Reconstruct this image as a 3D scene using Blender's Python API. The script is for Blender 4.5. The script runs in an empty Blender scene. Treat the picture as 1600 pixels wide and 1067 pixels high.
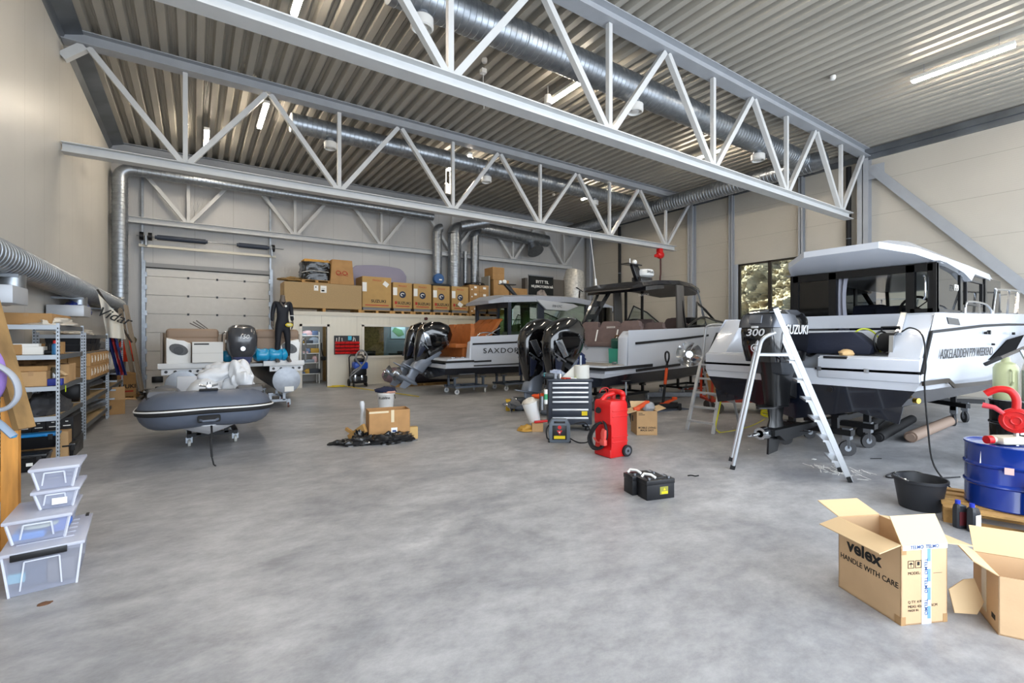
import bpy, bmesh, math, random
from mathutils import Vector, Matrix, Euler, noise
R=math.radians; PI=math.pi
SC=bpy.context.scene; COL=SC.collection
rnd=random.Random(7)
# ---- camera model of the photograph (level camera, 1600x1067) and point finders used to read positions off it
F=735.; CX=800.; HY=527.; CH=1.7
YAW=math.atan(496/F); SN,CS=math.sin(YAW),math.cos(YAW)
def ray(px,py):
    l=(px-CX)/F; return (SN+l*CS, CS-l*SN, (HY-py)/F)
def G(px,py,Z=0.):
    d=F*(Z-CH)/(HY-py); r=ray(px,py); return (d*r[0],d*r[1],Z)
def onX(px,py,X): r=ray(px,py); t=X/r[0]; return (X,t*r[1],CH+t*r[2])
def onY(px,py,Y): r=ray(px,py); t=Y/r[1]; return (t*r[0],Y,CH+t*r[2])
# ---- materials
def lin(c):
    if isinstance(c,str): c=[int(c[i:i+2],16)/255 for i in (0,2,4)]
    return tuple((x/12.92 if x<=.04045 else ((x+.055)/1.055)**2.4) for x in c)+(1.,)
MATS={}
def mat(name,col,rough=.5,metal=0.,var=0.,scale=6.,bump=0.,bscale=40.,emit=0.,spec=.5,coat=0.,trans=0.,alpha=1.,stretch=None,ior=1.45,ecol=None):
    if name in MATS: return MATS[name]
    m=bpy.data.materials.new(name); m.use_nodes=True; nt=m.node_tree; b=nt.nodes['Principled BSDF']; N=nt.nodes.new; L=nt.links.new
    c=lin(col); b.inputs['Base Color'].default_value=c; b.inputs['Roughness'].default_value=rough; b.inputs['Metallic'].default_value=metal
    b.inputs['Specular IOR Level'].default_value=spec; b.inputs['Coat Weight'].default_value=coat; b.inputs['Coat Roughness'].default_value=.05
    b.inputs['Transmission Weight'].default_value=trans; b.inputs['Alpha'].default_value=alpha; b.inputs['IOR'].default_value=ior
    if emit: b.inputs['Emission Color'].default_value=lin(ecol or col); b.inputs['Emission Strength'].default_value=emit
    tc=None
    if var or bump:
        tc=N('ShaderNodeTexCoord'); mp=N('ShaderNodeMapping'); L(tc.outputs['Object'],mp.inputs[0])
        if stretch: mp.inputs['Scale'].default_value=stretch
    if var:
        n=N('ShaderNodeTexNoise'); n.inputs['Scale'].default_value=scale; n.inputs['Detail'].default_value=6; L(mp.outputs[0],n.inputs['Vector'])
        r=N('ShaderNodeValToRGB'); L(n.outputs['Fac'],r.inputs[0])
        r.color_ramp.elements[0].position=.3; r.color_ramp.elements[1].position=.7
        r.color_ramp.elements[0].color=tuple(max(0,x*(1-var)) for x in c[:3])+(1,); r.color_ramp.elements[1].color=tuple(min(1,x*(1+var*.6)) for x in c[:3])+(1,)
        L(r.outputs[0],b.inputs['Base Color'])
    if bump:
        n=N('ShaderNodeTexNoise'); n.inputs['Scale'].default_value=bscale; n.inputs['Detail'].default_value=4; L(mp.outputs[0],n.inputs['Vector'])
        bp=N('ShaderNodeBump'); bp.inputs['Strength'].default_value=bump; bp.inputs['Distance'].default_value=.02; L(n.outputs['Fac'],bp.inputs['Height']); L(bp.outputs[0],b.inputs['Normal'])
    MATS[name]=m; return m
def glass(name,tint,a=.25,rough=.02):
    """thin pane: tinted transparent mixed with a glossy reflection"""
    if name in MATS: return MATS[name]
    m=bpy.data.materials.new(name); m.use_nodes=True; nt=m.node_tree; N=nt.nodes.new; L=nt.links.new
    nt.nodes.remove(nt.nodes['Principled BSDF']); o=nt.nodes['Material Output']
    t=N('ShaderNodeBsdfTransparent'); t.inputs[0].default_value=lin(tint)
    g=N('ShaderNodeBsdfGlossy'); g.inputs['Roughness'].default_value=rough; g.inputs[0].default_value=(.9,.9,.9,1)
    f=N('ShaderNodeFresnel'); f.inputs[0].default_value=1.45
    ad=N('ShaderNodeMath'); ad.operation='MULTIPLY_ADD'; ad.inputs[1].default_value=1.; ad.inputs[2].default_value=a*.15; L(f.outputs[0],ad.inputs[0])
    x=N('ShaderNodeMixShader'); L(ad.outputs[0],x.inputs[0]); L(t.outputs[0],x.inputs[1]); L(g.outputs[0],x.inputs[2]); L(x.outputs[0],o.inputs[0])
    MATS[name]=m; return m
# ---- objects
def tag(o,label=None,cat=None,group=None,kind=None):
    if label: o['label']=label
    if cat: o['category']=cat
    if group: o['group']=group
    if kind: o['kind']=kind
    return o
def thing(name,label,cat,loc=(0,0,0),rz=0.,group=None,rot=None):
    o=bpy.data.objects.new(name,None); o.empty_display_size=.1; COL.objects.link(o); o.location=loc; o.rotation_euler=rot or (0,0,R(rz))
    return tag(o,label,cat,group)
def copy_tree(o,parent=None):
    c=o.copy(); COL.objects.link(c)
    if parent: c.parent=parent; c.matrix_parent_inverse=Matrix.Identity(4)
    for ch in list(o.children): copy_tree(ch,c)
    return c
def dup(o,loc,rz=None,label=None,group=None):
    c=copy_tree(o); c.location=loc
    if rz is not None: c.rotation_euler=(0,0,R(rz))
    if label: c['label']=label
    if group: c['group']=group
    return c
BOAT_DRAWN,BOAT_STANDS,BOAT_SIZE=Vector((6.5,3.03,0)),Vector((7.15,3.333,-.17)),1.1
def resize(o):
    """the near cabin boat was drawn a size too small: bring it, and what lies on it, to the boat's true length and berth"""
    o.location=BOAT_STANDS+(Vector(o.location)-BOAT_DRAWN)*BOAT_SIZE; o.scale=Vector(o.scale)*BOAT_SIZE
SPLIT={'red_print','black_clip','corner_tape','coupling','hanger_rod','side_window','deck_edge','roof_post','trim_tab','fender_clip','transom_pod','through_hull_fitting','bolt','bracket','seat_strap','bearer','block','deck_board','deck_cleat','cabin_interior','shelf_board','end_beam','stern_cleat_rail','runner_board','hinge','loose_tool','clip','upright','shelf_board_item','curtain_rod','roof_wing','roof_rail'}
class B:
    """mesh builder; .m is the material slot for what is added next, .M a matrix applied to it"""
    def __init__(s,M=None): s.b=bmesh.new(); s.m=0; s.M=M or Matrix.Identity(4)
    def _v(s,p): return s.b.verts.new(s.M@Vector(p))
    def _f(s,vs):
        try: f=s.b.faces.new(vs); f.material_index=s.m; return f
        except ValueError: return None
    def poly(s,pts): return s._f([s._v(p) for p in pts])
    def box(s,x0,y0,z0,x1,y1,z1,bev=0.,seg=2):
        v=[s._v(p) for p in ((x0,y0,z0),(x1,y0,z0),(x1,y1,z0),(x0,y1,z0),(x0,y0,z1),(x1,y0,z1),(x1,y1,z1),(x0,y1,z1))]
        fs=[s._f([v[i] for i in q]) for q in ((3,2,1,0),(4,5,6,7),(0,1,5,4),(1,2,6,5),(2,3,7,6),(3,0,4,7))]
        if bev:
            es=list({e for f in fs if f for e in f.edges})
            r=bmesh.ops.bevel(s.b,geom=es,offset=bev,segments=seg,profile=.5,affect='EDGES',clamp_overlap=True)
            for f in r['faces']: f.material_index=s.m
        return s
    def bx(s,c,d,rot=None,bev=0.,seg=2):
        old=s.M; s.M=old@Matrix.Translation(c)@(Euler(rot).to_matrix().to_4x4() if rot else Matrix.Identity(4))
        s.box(-d[0]/2,-d[1]/2,-d[2]/2,d[0]/2,d[1]/2,d[2]/2,bev,seg); s.M=old; return s
    def bar(s,p0,p1,w,h=None,up=(0,0,1),bev=0.):
        """square bar from p0 to p1: w across, h along up"""
        p0,p1=Vector(p0),Vector(p1); h=h or w; z=(p1-p0); L=z.length
        if L<1e-6: return s
        z/=L; u=Vector(up)
        if abs(z.dot(u))>.98: u=Vector((0,1,0))
        x=u.cross(z).normalized(); y=z.cross(x)
        m=Matrix((x,y,z)).transposed().to_4x4(); m.translation=(p0+p1)/2
        old=s.M; s.M=old@m; s.box(-w/2,-h/2,-L/2,w/2,h/2,L/2,bev); s.M=old; return s
    def loft(s,rings,closed=True,cap0=True,cap1=True):
        vs=[[s._v(p) for p in r] for r in rings]; n=len(vs[0])
        for a,b in zip(vs,vs[1:]):
            for i in range(n if closed else n-1):
                j=(i+1)%n; s._f([a[i],a[j],b[j],b[i]])
        if closed and cap0: s._f(vs[0][::-1])
        if closed and cap1: s._f(vs[-1])
        return s
    def tube(s,pts,r,n=8,closed=False,cap=True,flat=None):
        pts=[Vector(p) for p in pts]; rings=[]; N=len(pts); up=None
        for i,p in enumerate(pts):
            a=pts[i-1] if (i>0 or closed) else p; c=pts[(i+1)%N] if (i<N-1 or closed) else p
            t=(c-a)
            if t.length<1e-9: t=Vector((0,0,1))
            t.normalize()
            if up is None:
                up=Vector((0,0,1)) if abs(t.z)<.9 else Vector((1,0,0))
            u=(up-t*up.dot(t))
            if u.length<1e-4: u=t.orthogonal()
            u.normalize(); w=t.cross(u); up=u
            rr=r[i] if isinstance(r,(list,tuple)) else r
            fl=flat or 1.
            rings.append([p+(u*math.cos(2*PI*k/n)*fl+w*math.sin(2*PI*k/n))*rr for k in range(n)])
        if closed: rings.append(rings[0]); return s._loftclosed(rings)
        return s.loft(rings,True,cap,cap)
    def _loftclosed(s,rings):
        vs=[[s._v(p) for p in r] for r in rings[:-1]]; n=len(vs[0]); N=len(vs)
        for k in range(N):
            a,b=vs[k],vs[(k+1)%N]
            for i in range(n): s._f([a[i],a[(i+1)%n],b[(i+1)%n],b[i]])
        return s
    def cyl(s,p0,p1,r,r2=None,n=16,cap=True): return s.tube([p0,p1],[r,r if r2 is None else r2],n,cap=cap)
    def lathe(s,prof,c=(0,0,0),n=24,axis='z',caps=True):
        rings=[]
        for r,z in prof:
            ring=[]
            for k in range(n):
                a=2*PI*k/n; x,y=r*math.cos(a),r*math.sin(a)
                p={'z':(x,y,z),'x':(z,x,y),'y':(y,z,x)}[axis]
                ring.append((p[0]+c[0],p[1]+c[1],p[2]+c[2]))
            rings.append(ring)
        return s.loft(rings,True,caps,caps)
    def sph(s,c,r,n=14,h=8,zmin=-1.,jit=0.,seed=0):
        r=(r,r,r) if isinstance(r,(int,float)) else r; rings=[]
        a0=math.asin(max(-1,zmin))
        for i in range(h+1):
            t=a0+(PI/2-a0)*i/h; cr=max(math.cos(t),.02)
            ring=[]
            for k in range(n):
                a=2*PI*k/n; d=Vector((cr*math.cos(a),cr*math.sin(a),math.sin(t)))
                j=1+jit*noise.noise(d*2.3+Vector((seed*7.1,seed*3.3,0))) if jit else 1
                ring.append((c[0]+d.x*r[0]*j,c[1]+d.y*r[1]*j,c[2]+d.z*r[2]*j))
            rings.append(ring)
        return s.loft(rings)
    def prism(s,pts,a0,a1,plane='xz',bev=0.):
        """outline pts pushed from a0 to a1 along the third axis"""
        def P(u,v,a): return {'xz':(u,a,v),'xy':(u,v,a),'yz':(a,u,v)}[plane]
        A=[s._v(P(u,v,a0)) for u,v in pts]; C=[s._v(P(u,v,a1)) for u,v in pts]; n=len(pts); fs=[]
        fs.append(s._f(A[::-1])); fs.append(s._f(C))
        for i in range(n): fs.append(s._f([A[i],A[(i+1)%n],C[(i+1)%n],C[i]]))
        if bev:
            es=list({e for f in fs if f for e in f.edges})
            r=bmesh.ops.bevel(s.b,geom=es,offset=bev,segments=2,profile=.5,affect='EDGES',clamp_overlap=True)
            for f in r['faces']: f.material_index=s.m
        return s
    def sheet(s,fn,nu,nv,th=0.):
        """grid surface fn(u,v)->point, thickened by th"""
        g=[[s._v(fn(i/nu,j/nv)) for j in range(nv+1)] for i in range(nu+1)]; fs=[]
        for i in range(nu):
            for j in range(nv): fs.append(s._f([g[i][j],g[i+1][j],g[i+1][j+1],g[i][j+1]]))
        if th:
            fs=[f for f in fs if f]; bmesh.ops.recalc_face_normals(s.b,faces=fs); r=bmesh.ops.solidify(s.b,geom=fs,thickness=th)
            for f in r['geom']:
                if isinstance(f,bmesh.types.BMFace): f.material_index=s.m
        return s
    def wire(s,pts,r,n=6,sub=6): return s.tube(spline(pts,sub),r,n)
    def done(s,name,mats,parent=None,sm=32,subd=0,kind=None,label=None):
        bmesh.ops.recalc_face_normals(s.b,faces=s.b.faces)
        if name in SPLIT:   # like pieces become parts of their own
            s.b.verts.ensure_lookup_table(); seen=set(); isl=[]
            for v in s.b.verts:
                if v in seen: continue
                st=[v]; seen.add(v); g=[]
                while st:
                    a=st.pop(); g.append(a)
                    for e in a.link_edges:
                        o2=e.other_vert(a)
                        if o2 not in seen: seen.add(o2); st.append(o2)
                isl.append(g)
            if len(isl)>1:
                out=[]
                for g in isl:
                    n2=B(); mp={v:n2.b.verts.new(v.co) for v in g}
                    for f in {f for v in g for f in v.link_faces}: nf=n2.b.faces.new([mp[v] for v in f.verts]); nf.material_index=f.material_index
                    SPLIT.discard(name); out.append(n2.done(name,mats,parent,sm,subd,kind,label)); SPLIT.add(name)
                s.b.free(); return out[0]
        me=bpy.data.meshes.new(name); s.b.to_mesh(me); s.b.free()
        for m in (mats if isinstance(mats,(list,tuple)) else [mats]): me.materials.append(m)
        if sm:
            me.polygons.foreach_set('use_smooth',[True]*len(me.polygons)); me.set_sharp_from_angle(angle=R(sm))
        o=bpy.data.objects.new(name,me); COL.objects.link(o)
        if parent: o.parent=parent
        if subd:
            md=o.modifiers.new('smooth','SUBSURF'); md.levels=subd; md.render_levels=subd
        if kind: o['kind']=kind
        if label: o['label']=label
        return o
def spline(pts,sub=6):
    p=[Vector(q) for q in pts]; out=[]
    if len(p)<3: return p
    for i in range(len(p)-1):
        a,b,c,d=p[max(i-1,0)],p[i],p[i+1],p[min(i+2,len(p)-1)]
        for k in range(sub):
            t=k/sub; out.append(.5*((2*b)+(c-a)*t+(2*a-5*b+4*c-d)*t*t+(3*b-a-3*c+d)*t**3))
    out.append(p[-1]); return out
def text(name,s,size,o,xd,yd,m,parent=None,ext=.0015,ax='CENTER',sx=1.,shear=0.,bold=0.,space=1.):
    cu=bpy.data.curves.new(name,'FONT'); cu.body=s; cu.size=size; cu.align_x=ax; cu.align_y='CENTER'; cu.extrude=ext; cu.shear=shear; cu.offset=bold*size; cu.space_character=space; cu.resolution_u=3
    t=bpy.data.objects.new(name,cu); COL.objects.link(t); dg=bpy.context.evaluated_depsgraph_get()
    me=bpy.data.meshes.new_from_object(t.evaluated_get(dg)); bpy.data.objects.remove(t); bpy.data.curves.remove(cu)
    X=Vector(xd).normalized(); Y=Vector(yd); Y=(Y-X*Y.dot(X)).normalized(); Z=X.cross(Y)
    M=Matrix((X*sx,Y,Z)).transposed().to_4x4(); M.translation=Vector(o); me.transform(M)
    me.materials.clear(); me.materials.append(m)
    ob=bpy.data.objects.new(name,me); COL.objects.link(ob)
    if parent: ob.parent=parent
    return ob
def bag(b,c,r,seed=0,jit=.5,n=22,h=12,zmin=-.6,fr=1.7,k2=2.6):
    """crumpled lump"""
    rings=[]; a0=math.asin(zmin)
    for i in range(h+1):
        t=a0+(PI/2-a0)*i/h; ring=[]
        for k in range(n):
            a=2*PI*k/n; d=Vector((max(math.cos(t),.03)*math.cos(a),max(math.cos(t),.03)*math.sin(a),math.sin(t)))
            q=d*fr+Vector((seed*5.3,seed*1.7,seed)); f=1+jit*(noise.noise(q)*.5+abs(noise.noise(q*k2))*.45-.12)
            ring.append((c[0]+d.x*r[0]*f,c[1]+d.y*r[1]*f,c[2]+max(d.z*f,zmin)*r[2]))
        rings.append(ring)
    b.loft(rings); return b
# common materials
wood=mat('pine',  'b8925a',.6,var=.35,scale=5,stretch=(1,1,8),bump=.1)
pallet_wood=mat('pallet_wood','b98f55',.7,var=.35,scale=4,bump=.15)
card=mat('cardboard','b99569',.75,var=.12,scale=3,bump=.05,bscale=60)
card2=mat('cardboard_dark','a98253',.75,var=.15,scale=3,bump=.05)
white=mat('white_plastic','e6e6e4',.4)
gel=mat('white_gelcoat','c3c8d1',.18,coat=.5)
navy=mat('navy_hull','10141f',.22,var=.2,scale=2,coat=.3)
blackp=mat('black_plastic','141417',.35)
blackg=mat('black_gloss','08080a',.12,coat=1.)
blackm=mat('black_steel','17181b',.45,metal=.3)
rubber=mat('rubber','1b1b1d',.75)
chrome=mat('stainless','c9ccd0',.16,metal=1.)
alu=mat('aluminium','9a9ea4',.5,metal=1.,var=.12,scale=10)
galv=mat('galvanised','9ba1a8',.36,metal=.85,var=.18,scale=9)
greym=mat('grey_leg','7d8592',.38,metal=.3)
red=mat('red_plastic','c81a1a',.38,bump=.03)
orange=mat('orange_plastic','d8501e',.5)
paper=mat('paper','ecebe6',.7)
ink=mat('black_ink','101010',.6)
blueink=mat('blue_ink','1d3f7a',.6)
redink=mat('red_ink','b03020',.6)
steelw=mat('painted_steel','c3c5c6',.42,var=.05,scale=3)
steelg=mat('grey_painted_steel','9ea2a8',.42,var=.06,scale=3)
darkglass=glass('dark_glass','4a4a48',.6)
clearglass=glass('clear_glass','dfe8e6',.2)
brown=mat('brown_upholstery','6a5a58',.75,var=.12,bump=.1,bscale=80)
tan=mat('tan_leather','a8602a',.55,var=.15,bump=.05)
yellow=mat('yellow_plastic','e2c814',.5)
# ======== room shell ========
XL,XR,YB,YF,ZC=-2.2,18.3,19.6,-2.2,7.85
def wallmat(name,axis,pitch,joint,col='cfccc6'):
    """sandwich panel: fine flutes and panel joints as bump along one axis"""
    m=mat(name,col,.38,var=.05,scale=.7); nt=m.node_tree; N=nt.nodes.new; L=nt.links.new; b=nt.nodes['Principled BSDF']
    g=N('ShaderNodeTexCoord'); sp=N('ShaderNodeSeparateXYZ'); L(g.outputs['Object'],sp.inputs[0])
    def saw(p,w):
        a=N('ShaderNodeMath'); a.operation='DIVIDE'; L(sp.outputs[axis],a.inputs[0]); a.inputs[1].default_value=p
        f=N('ShaderNodeMath'); f.operation='FRACT'; L(a.outputs[0],f.inputs[0])
        c=N('ShaderNodeMath'); c.operation='GREATER_THAN'; L(f.outputs[0],c.inputs[0]); c.inputs[1].default_value=w; return c
    a=saw(pitch,.5); j=saw(joint,.012)
    s=N('ShaderNodeMath'); s.operation='MULTIPLY_ADD'; L(a.outputs[0],s.inputs[0]); s.inputs[1].default_value=.16; L(j.outputs[0],s.inputs[2])
    src=b.inputs['Base Color'].links[0].from_socket; mx=N('ShaderNodeMixRGB'); mx.blend_type='MULTIPLY'; L(j.outputs[0],mx.inputs[0]); L(src,mx.inputs[1]); mx.inputs[2].default_value=(.72,.71,.7,1)
    iv=N('ShaderNodeMath'); iv.operation='SUBTRACT'; iv.inputs[0].default_value=1.; L(j.outputs[0],iv.inputs[1]); L(iv.outputs[0],mx.inputs[0]); L(mx.outputs[0],b.inputs['Base Color'])
    bp=N('ShaderNodeBump'); bp.inputs['Strength'].default_value=.5; bp.inputs['Distance'].default_value=.012; L(s.outputs[0],bp.inputs['Height']); L(bp.outputs[0],b.inputs['Normal'])
    return m
def floor_mat():
    m=bpy.data.materials.new('polished_concrete'); m.use_nodes=True; nt=m.node_tree; N=nt.nodes.new; L=nt.links.new; b=nt.nodes['Principled BSDF']
    g=N('ShaderNodeTexCoord'); mp=N('ShaderNodeMapping'); L(g.outputs['Object'],mp.inputs[0]); mp.inputs['Scale'].default_value=(1,1.5,1); mp.inputs['Rotation'].default_value=(0,0,.5)
    def nz(sc,det,ro=.6,vec=None):
        n=N('ShaderNodeTexNoise'); n.inputs['Scale'].default_value=sc; n.inputs['Detail'].default_value=det; n.inputs['Roughness'].default_value=ro; L(vec or mp.outputs[0],n.inputs['Vector']); return n
    n1=nz(.55,8,.62); n1.inputs['Distortion'].default_value=.8; n2=nz(3.2,12,.78); n3=nz(42,4)
    r1=N('ShaderNodeValToRGB'); L(n1.outputs['Fac'],r1.inputs[0]); e=r1.color_ramp.elements
    e[0].position=.28; e[0].color=lin('828388'); e[1].position=.72; e[1].color=lin('b2b2b4'); k=e.new(.5); k.color=lin('a1a1a3')
    r2=N('ShaderNodeValToRGB'); L(n2.outputs['Fac'],r2.inputs[0]); e=r2.color_ramp.elements; e[0].position=.36; e[0].color=(.62,.62,.63,1); e[1].position=.62; e[1].color=(1.14,1.14,1.13,1)
    x=N('ShaderNodeMixRGB'); x.blend_type='MULTIPLY'; x.inputs[0].default_value=.8; L(r1.outputs[0],x.inputs[1]); L(r2.outputs[0],x.inputs[2])
    # pale scuffs and spatters
    r3=N('ShaderNodeValToRGB'); L(n3.outputs['Fac'],r3.inputs[0]); e=r3.color_ramp.elements; e[0].position=.70; e[0].color=(0,0,0,1); e[1].position=.76; e[1].color=(1,1,1,1)
    mm=N('ShaderNodeMath'); mm.operation='MULTIPLY'; L(r3.outputs[0],mm.inputs[0]); mm.inputs[1].default_value=.35
    y=N('ShaderNodeMixRGB'); L(mm.outputs[0],y.inputs[0]); L(x.outputs[0],y.inputs[1]); y.inputs[2].default_value=lin('c9c8c4'); L(y.outputs[0],b.inputs['Base Color'])
    rr=N('ShaderNodeMapRange'); L(n2.outputs['Fac'],rr.inputs[0]); rr.inputs[3].default_value=.28; rr.inputs[4].default_value=.55; L(rr.outputs[0],b.inputs['Roughness'])
    bp=N('ShaderNodeBump'); bp.inputs['Strength'].default_value=.06; bp.inputs['Distance'].default_value=.01; L(n2.outputs['Fac'],bp.inputs['Height']); L(bp.outputs[0],b.inputs['Normal'])
    return m
b=B(); b.box(XL-.2,YF-7,-.2,XR+.2,YB+.2,0); o=b.done('floor',floor_mat(),sm=0,kind='structure')
WV=wallmat('wall_panel_vertical',1,.05,1.15,'c6c2ba'); WVX=wallmat('wall_panel_back',0,.05,1.15,'b8b8b8'); WH=wallmat('wall_panel_horizontal',2,.06,1.13,'b9b4aa')
b=B(); b.box(XL-.2,YF,0,XL,YB,ZC+.3); b.done('wall_left',WV,sm=0,kind='structure')
b=B(); b.box(XL-.2,YB,0,XR+.2,YB+.2,ZC+.3); b.done('wall_back',WVX,sm=0,kind='structure')
# right wall with a window opening
WY0,WY1,WZ0,WZ1=8.42,10.7,.9,4.66
b=B(); b.box(XR,YF,0,XR+.2,WY0,ZC+.3); b.box(XR,WY1,0,XR+.2,YB,ZC+.3); b.box(XR,WY0,WZ1,XR+.2,WY1,ZC+.3); b.box(XR,WY0,0,XR+.2,WY1,WZ0)
b.done('wall_right',WH,sm=0,kind='structure')
# front wall: only a lintel strip over the wide open bay doors
b=B(); b.box(XL-.2,YF-.2,6.3,XR+.2,YF,ZC+.3); b.done('wall_front',WVX,sm=0,kind='structure')
# trapezoid roof deck, ribs running into the room
deck=mat('roof_deck','a5a198',.42,metal=.1,var=.12,scale=1.6,stretch=(1,.35,1))
b=B(); p=.32; x=XL; prof=[]
while x<XR:
    prof+=[(x,ZC),(x+.13,ZC),(x+.17,ZC+.13),(x+.205,ZC+.13),(x+.21,ZC+.118),(x+.24,ZC+.118),(x+.245,ZC+.13),(x+.28,ZC+.13)]; x+=p
prof=[q for q in prof if q[0]<=XR+.05]
b.loft([[(u,y,z) for u,z in prof] for y in (YF,2,6.3,12.75,YB)],closed=False)
b.box(XL,YF,ZC+.14,XR,YB,ZC+.3); b.done('ceiling',deck,sm=20,kind='structure')
flash=mat('zinc_flashing','70757b',.4,metal=.6,var=.3,scale=1.2)
b=B(); b.prism([(XL,ZC),(XL+.34,ZC),(XL+.34,ZC-.03),(XL+.06,ZC-.12),(XL,ZC-.3)],YF,YB-.05,'xz'); b.done('trim_1',flash,sm=0,kind='structure')
b=B(); b.box(XR-.16,YF,ZC-.2,XR,YB-.05,ZC-.02); b.box(XR-.08,YF,ZC-.36,XR,YB-.05,ZC-.2); b.done('trim_2',flash,sm=0,kind='structure')
b=B(); b.box(XL+.1,YB-.12,ZC-.42,XR,YB,ZC-.02); b.done('trim_3',flash,sm=0,kind='structure')
# window_1 and the blasted rock outside
fr=mat('dark_window_frame','2a2520',.5); jam=mat('grey_window_jamb','a8aeb6',.4)
b=B(); t=.07; ym=9.46
for (y0,z0,y1,z1) in ((WY0,WZ0,WY0+t,WZ1),(WY1-t,WZ0,WY1,WZ1),(WY0,WZ1-t,WY1,WZ1),(WY0,WZ0,WY1,WZ0+t),(ym-.06,WZ0,ym+.06,WZ1)): b.box(XR+.03,y0,z0,XR+.12,y1,z1)
w1=b.done('window_1',fr,sm=0,kind='structure')
b=B(); b.box(XR+.07,WY0,WZ0,XR+.08,WY1,WZ1); b.done('pane',clearglass,w1,sm=0)
b=B(); b.box(XR-.03,WY1,WZ0,XR+.03,WY1+.16,WZ1); b.done('window_jamb',jam,w1,sm=0)
rock=mat('blasted_rock','b5a994',.9,var=.4,scale=2.2,bump=.6,bscale=9)
b=B()
def rk(u,v):
    y=4+u*14; z=-1+v*11
    q=Vector((y*.55,z*.55,3.1)); d=noise.noise(q)*1.1+abs(noise.noise(q*2.6))*.9+abs(noise.noise(q*5))*.6+abs(noise.noise(q*11))*.32+noise.noise(q*24)*.1
    return (21.8+d*.95+.18*z*.6,y,z)
b.sheet(rk,230,190); o=b.done('rock_face',rock,sm=0,kind='structure')
# sectional garage door in the back wall
gd=mat('garage_door_panel','c9c8c5',.45,var=.04,bump=.06,bscale=220); X0,X1,Z1=-1.32,2.3,4.02
d=thing('door_1','white sectional overhead door in the back wall','door',(0,0,0)); del d['category']; del d['label']; d['kind']='structure'
b=B(); zz=[0,.62,1.24,1.86,2.48,3.1,3.72,Z1]
for a,c in zip(zz,zz[1:]): b.box(X0,YB-.07,a+.006,X1,YB-.01,c-.006,.004,1)
b.done('door_panel',gd,d)
b=B()
for zz_ in zz[1:-1]:
    for x in (-.18,.66,1.5): b.bx((x,YB-.08,zz_),(.06,.03,.07))
b.bx((-.02+.0,YB-.085,.72),(.42,.02,.22)) if 0 else None
b.bx((-1.02,YB-.085,.3),(.3,.03,.2),bev=.01); b.done('hinge',blackp,d)
b=B()
for x in (X0-.06,X1+.06):
    b.box(x-.05,YB-.16,0,x+.05,YB,Z1+.2); b.box(x-.06,YB-.14,Z1+.2,x-.0,YB-.04,ZC-.5)
for k in range(9):
    b.bx((X0-.0,YB-.18,.4+k*.42),(.07,.06,.16)); b.bx((X1+.0,YB-.18,.4+k*.42),(.07,.06,.16))
b.done('door_track',galv,d)
b=B(); b.box(X0-.02,YB-.09,Z1,X1+.02,YB-.03,Z1+.14); b.done('door_seal',mat('grey_seal','8d8f92',.6),d)
b=B(); b.box(X0,YB-.1,Z1-.035,X1,YB-.03,Z1); b.done('door_gap',rubber,d)
# ======== roof trusses ========
NB=[-.17+3.31*k for k in range(6)]; NT=[-1.83+3.31*k for k in range(7)]; ZB=5.57
def hbeam(b,x0,x1,y,z0,z1,w,t=.02):
    b.box(x0,y-w/2,z0,x1,y+w/2,z0+t); b.box(x0,y-w/2,z1-t,x1,y+w/2,z1); b.box(x0,y-t/2,z0+t,x1,y+t/2,z1-t)
def truss(y,label):
    t=thing('roof_truss',label,'roof truss',(0,y,0),group='white steel roof trusses')
    b=B(); hbeam(b,XL+.02,16.95,0,ZB-.2,ZB,.26); b.done('bottom_chord',steelw,t,sm=0)
    b=B(); hbeam(b,XL+.02,XR-.05,0,ZC-.26,ZC-.005,.3); b.done('top_chord',steelg,t,sm=0)
    zt=ZC-.27
    for k,x in enumerate(NB):
        for xa,sgn in ((NT[k],-1),(NT[k+1],1)):
            b=B(); b.bar((x+sgn*.07,0,ZB+.01),(xa-sgn*.05,0,zt),.11,.11,up=(0,1,0)); b.done('diagonal_brace',steelw,t,sm=0)
        b=B(); b.bar((x,0,ZB+.0),(x,0,zt),.09,.09,up=(0,1,0)); b.done('vertical_post',steelw,t,sm=0)
    b=B(); b.bar((NT[0]-.02,0,zt),(XL+.02,0,zt-.32),.16,.16,up=(0,1,0)); b.done('diagonal_brace',steelw,t,sm=0)
    return t
truss(6.3,'white lattice roof truss nearest the open end, passing overhead above the boats')
truss(12.75,'middle white lattice roof truss, between the two round ceiling ducts')
truss(19.3,'white lattice roof truss tight against the back wall above the sectional door')
# steel columns and brace along the right wall, downpipes
for i,(y,w,lb) in enumerate(((6.3,.3,'thick grey steel column under the end of the nearest roof truss'),(8.25,.16,'slim grey steel post at the near edge of the rock-view window'),(10.93,.16,'slim grey steel post at the far edge of the rock-view window'),(12.75,.26,'grey steel column under the end of the middle roof truss'),(19.2,.26,'grey steel column in the back corner beside the black pipe'))):
    b=B(); x=XR-w/2-.01; b.box(x-w/2,y-w/2,.0,x-w/2+.02,y+w/2,ZC-.36); b.box(x+w/2-.02,y-w/2,0,x+w/2,y+w/2,ZC-.36); b.box(x-w/2,y-.012,0,x+w/2,y+.012,ZC-.36); b.box(x-w/2-.04,y-w/2-.06,0,x+w/2,y+w/2+.06,.03)
    tag(b.done('steel_column',steelg,sm=0),lb,'column')
b=B(); b.bar((XR-.2,6.05,7.1),(XR-.2,.3,.05),.26,.07,up=(1,0,0)); b.bx((XR-.2,6.0,7.02),(.03,.5,.45)); tag(b.done('wall_brace',steelg,sm=0),'long grey diagonal steel brace on the wall behind the white cabin boat','brace')
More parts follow.
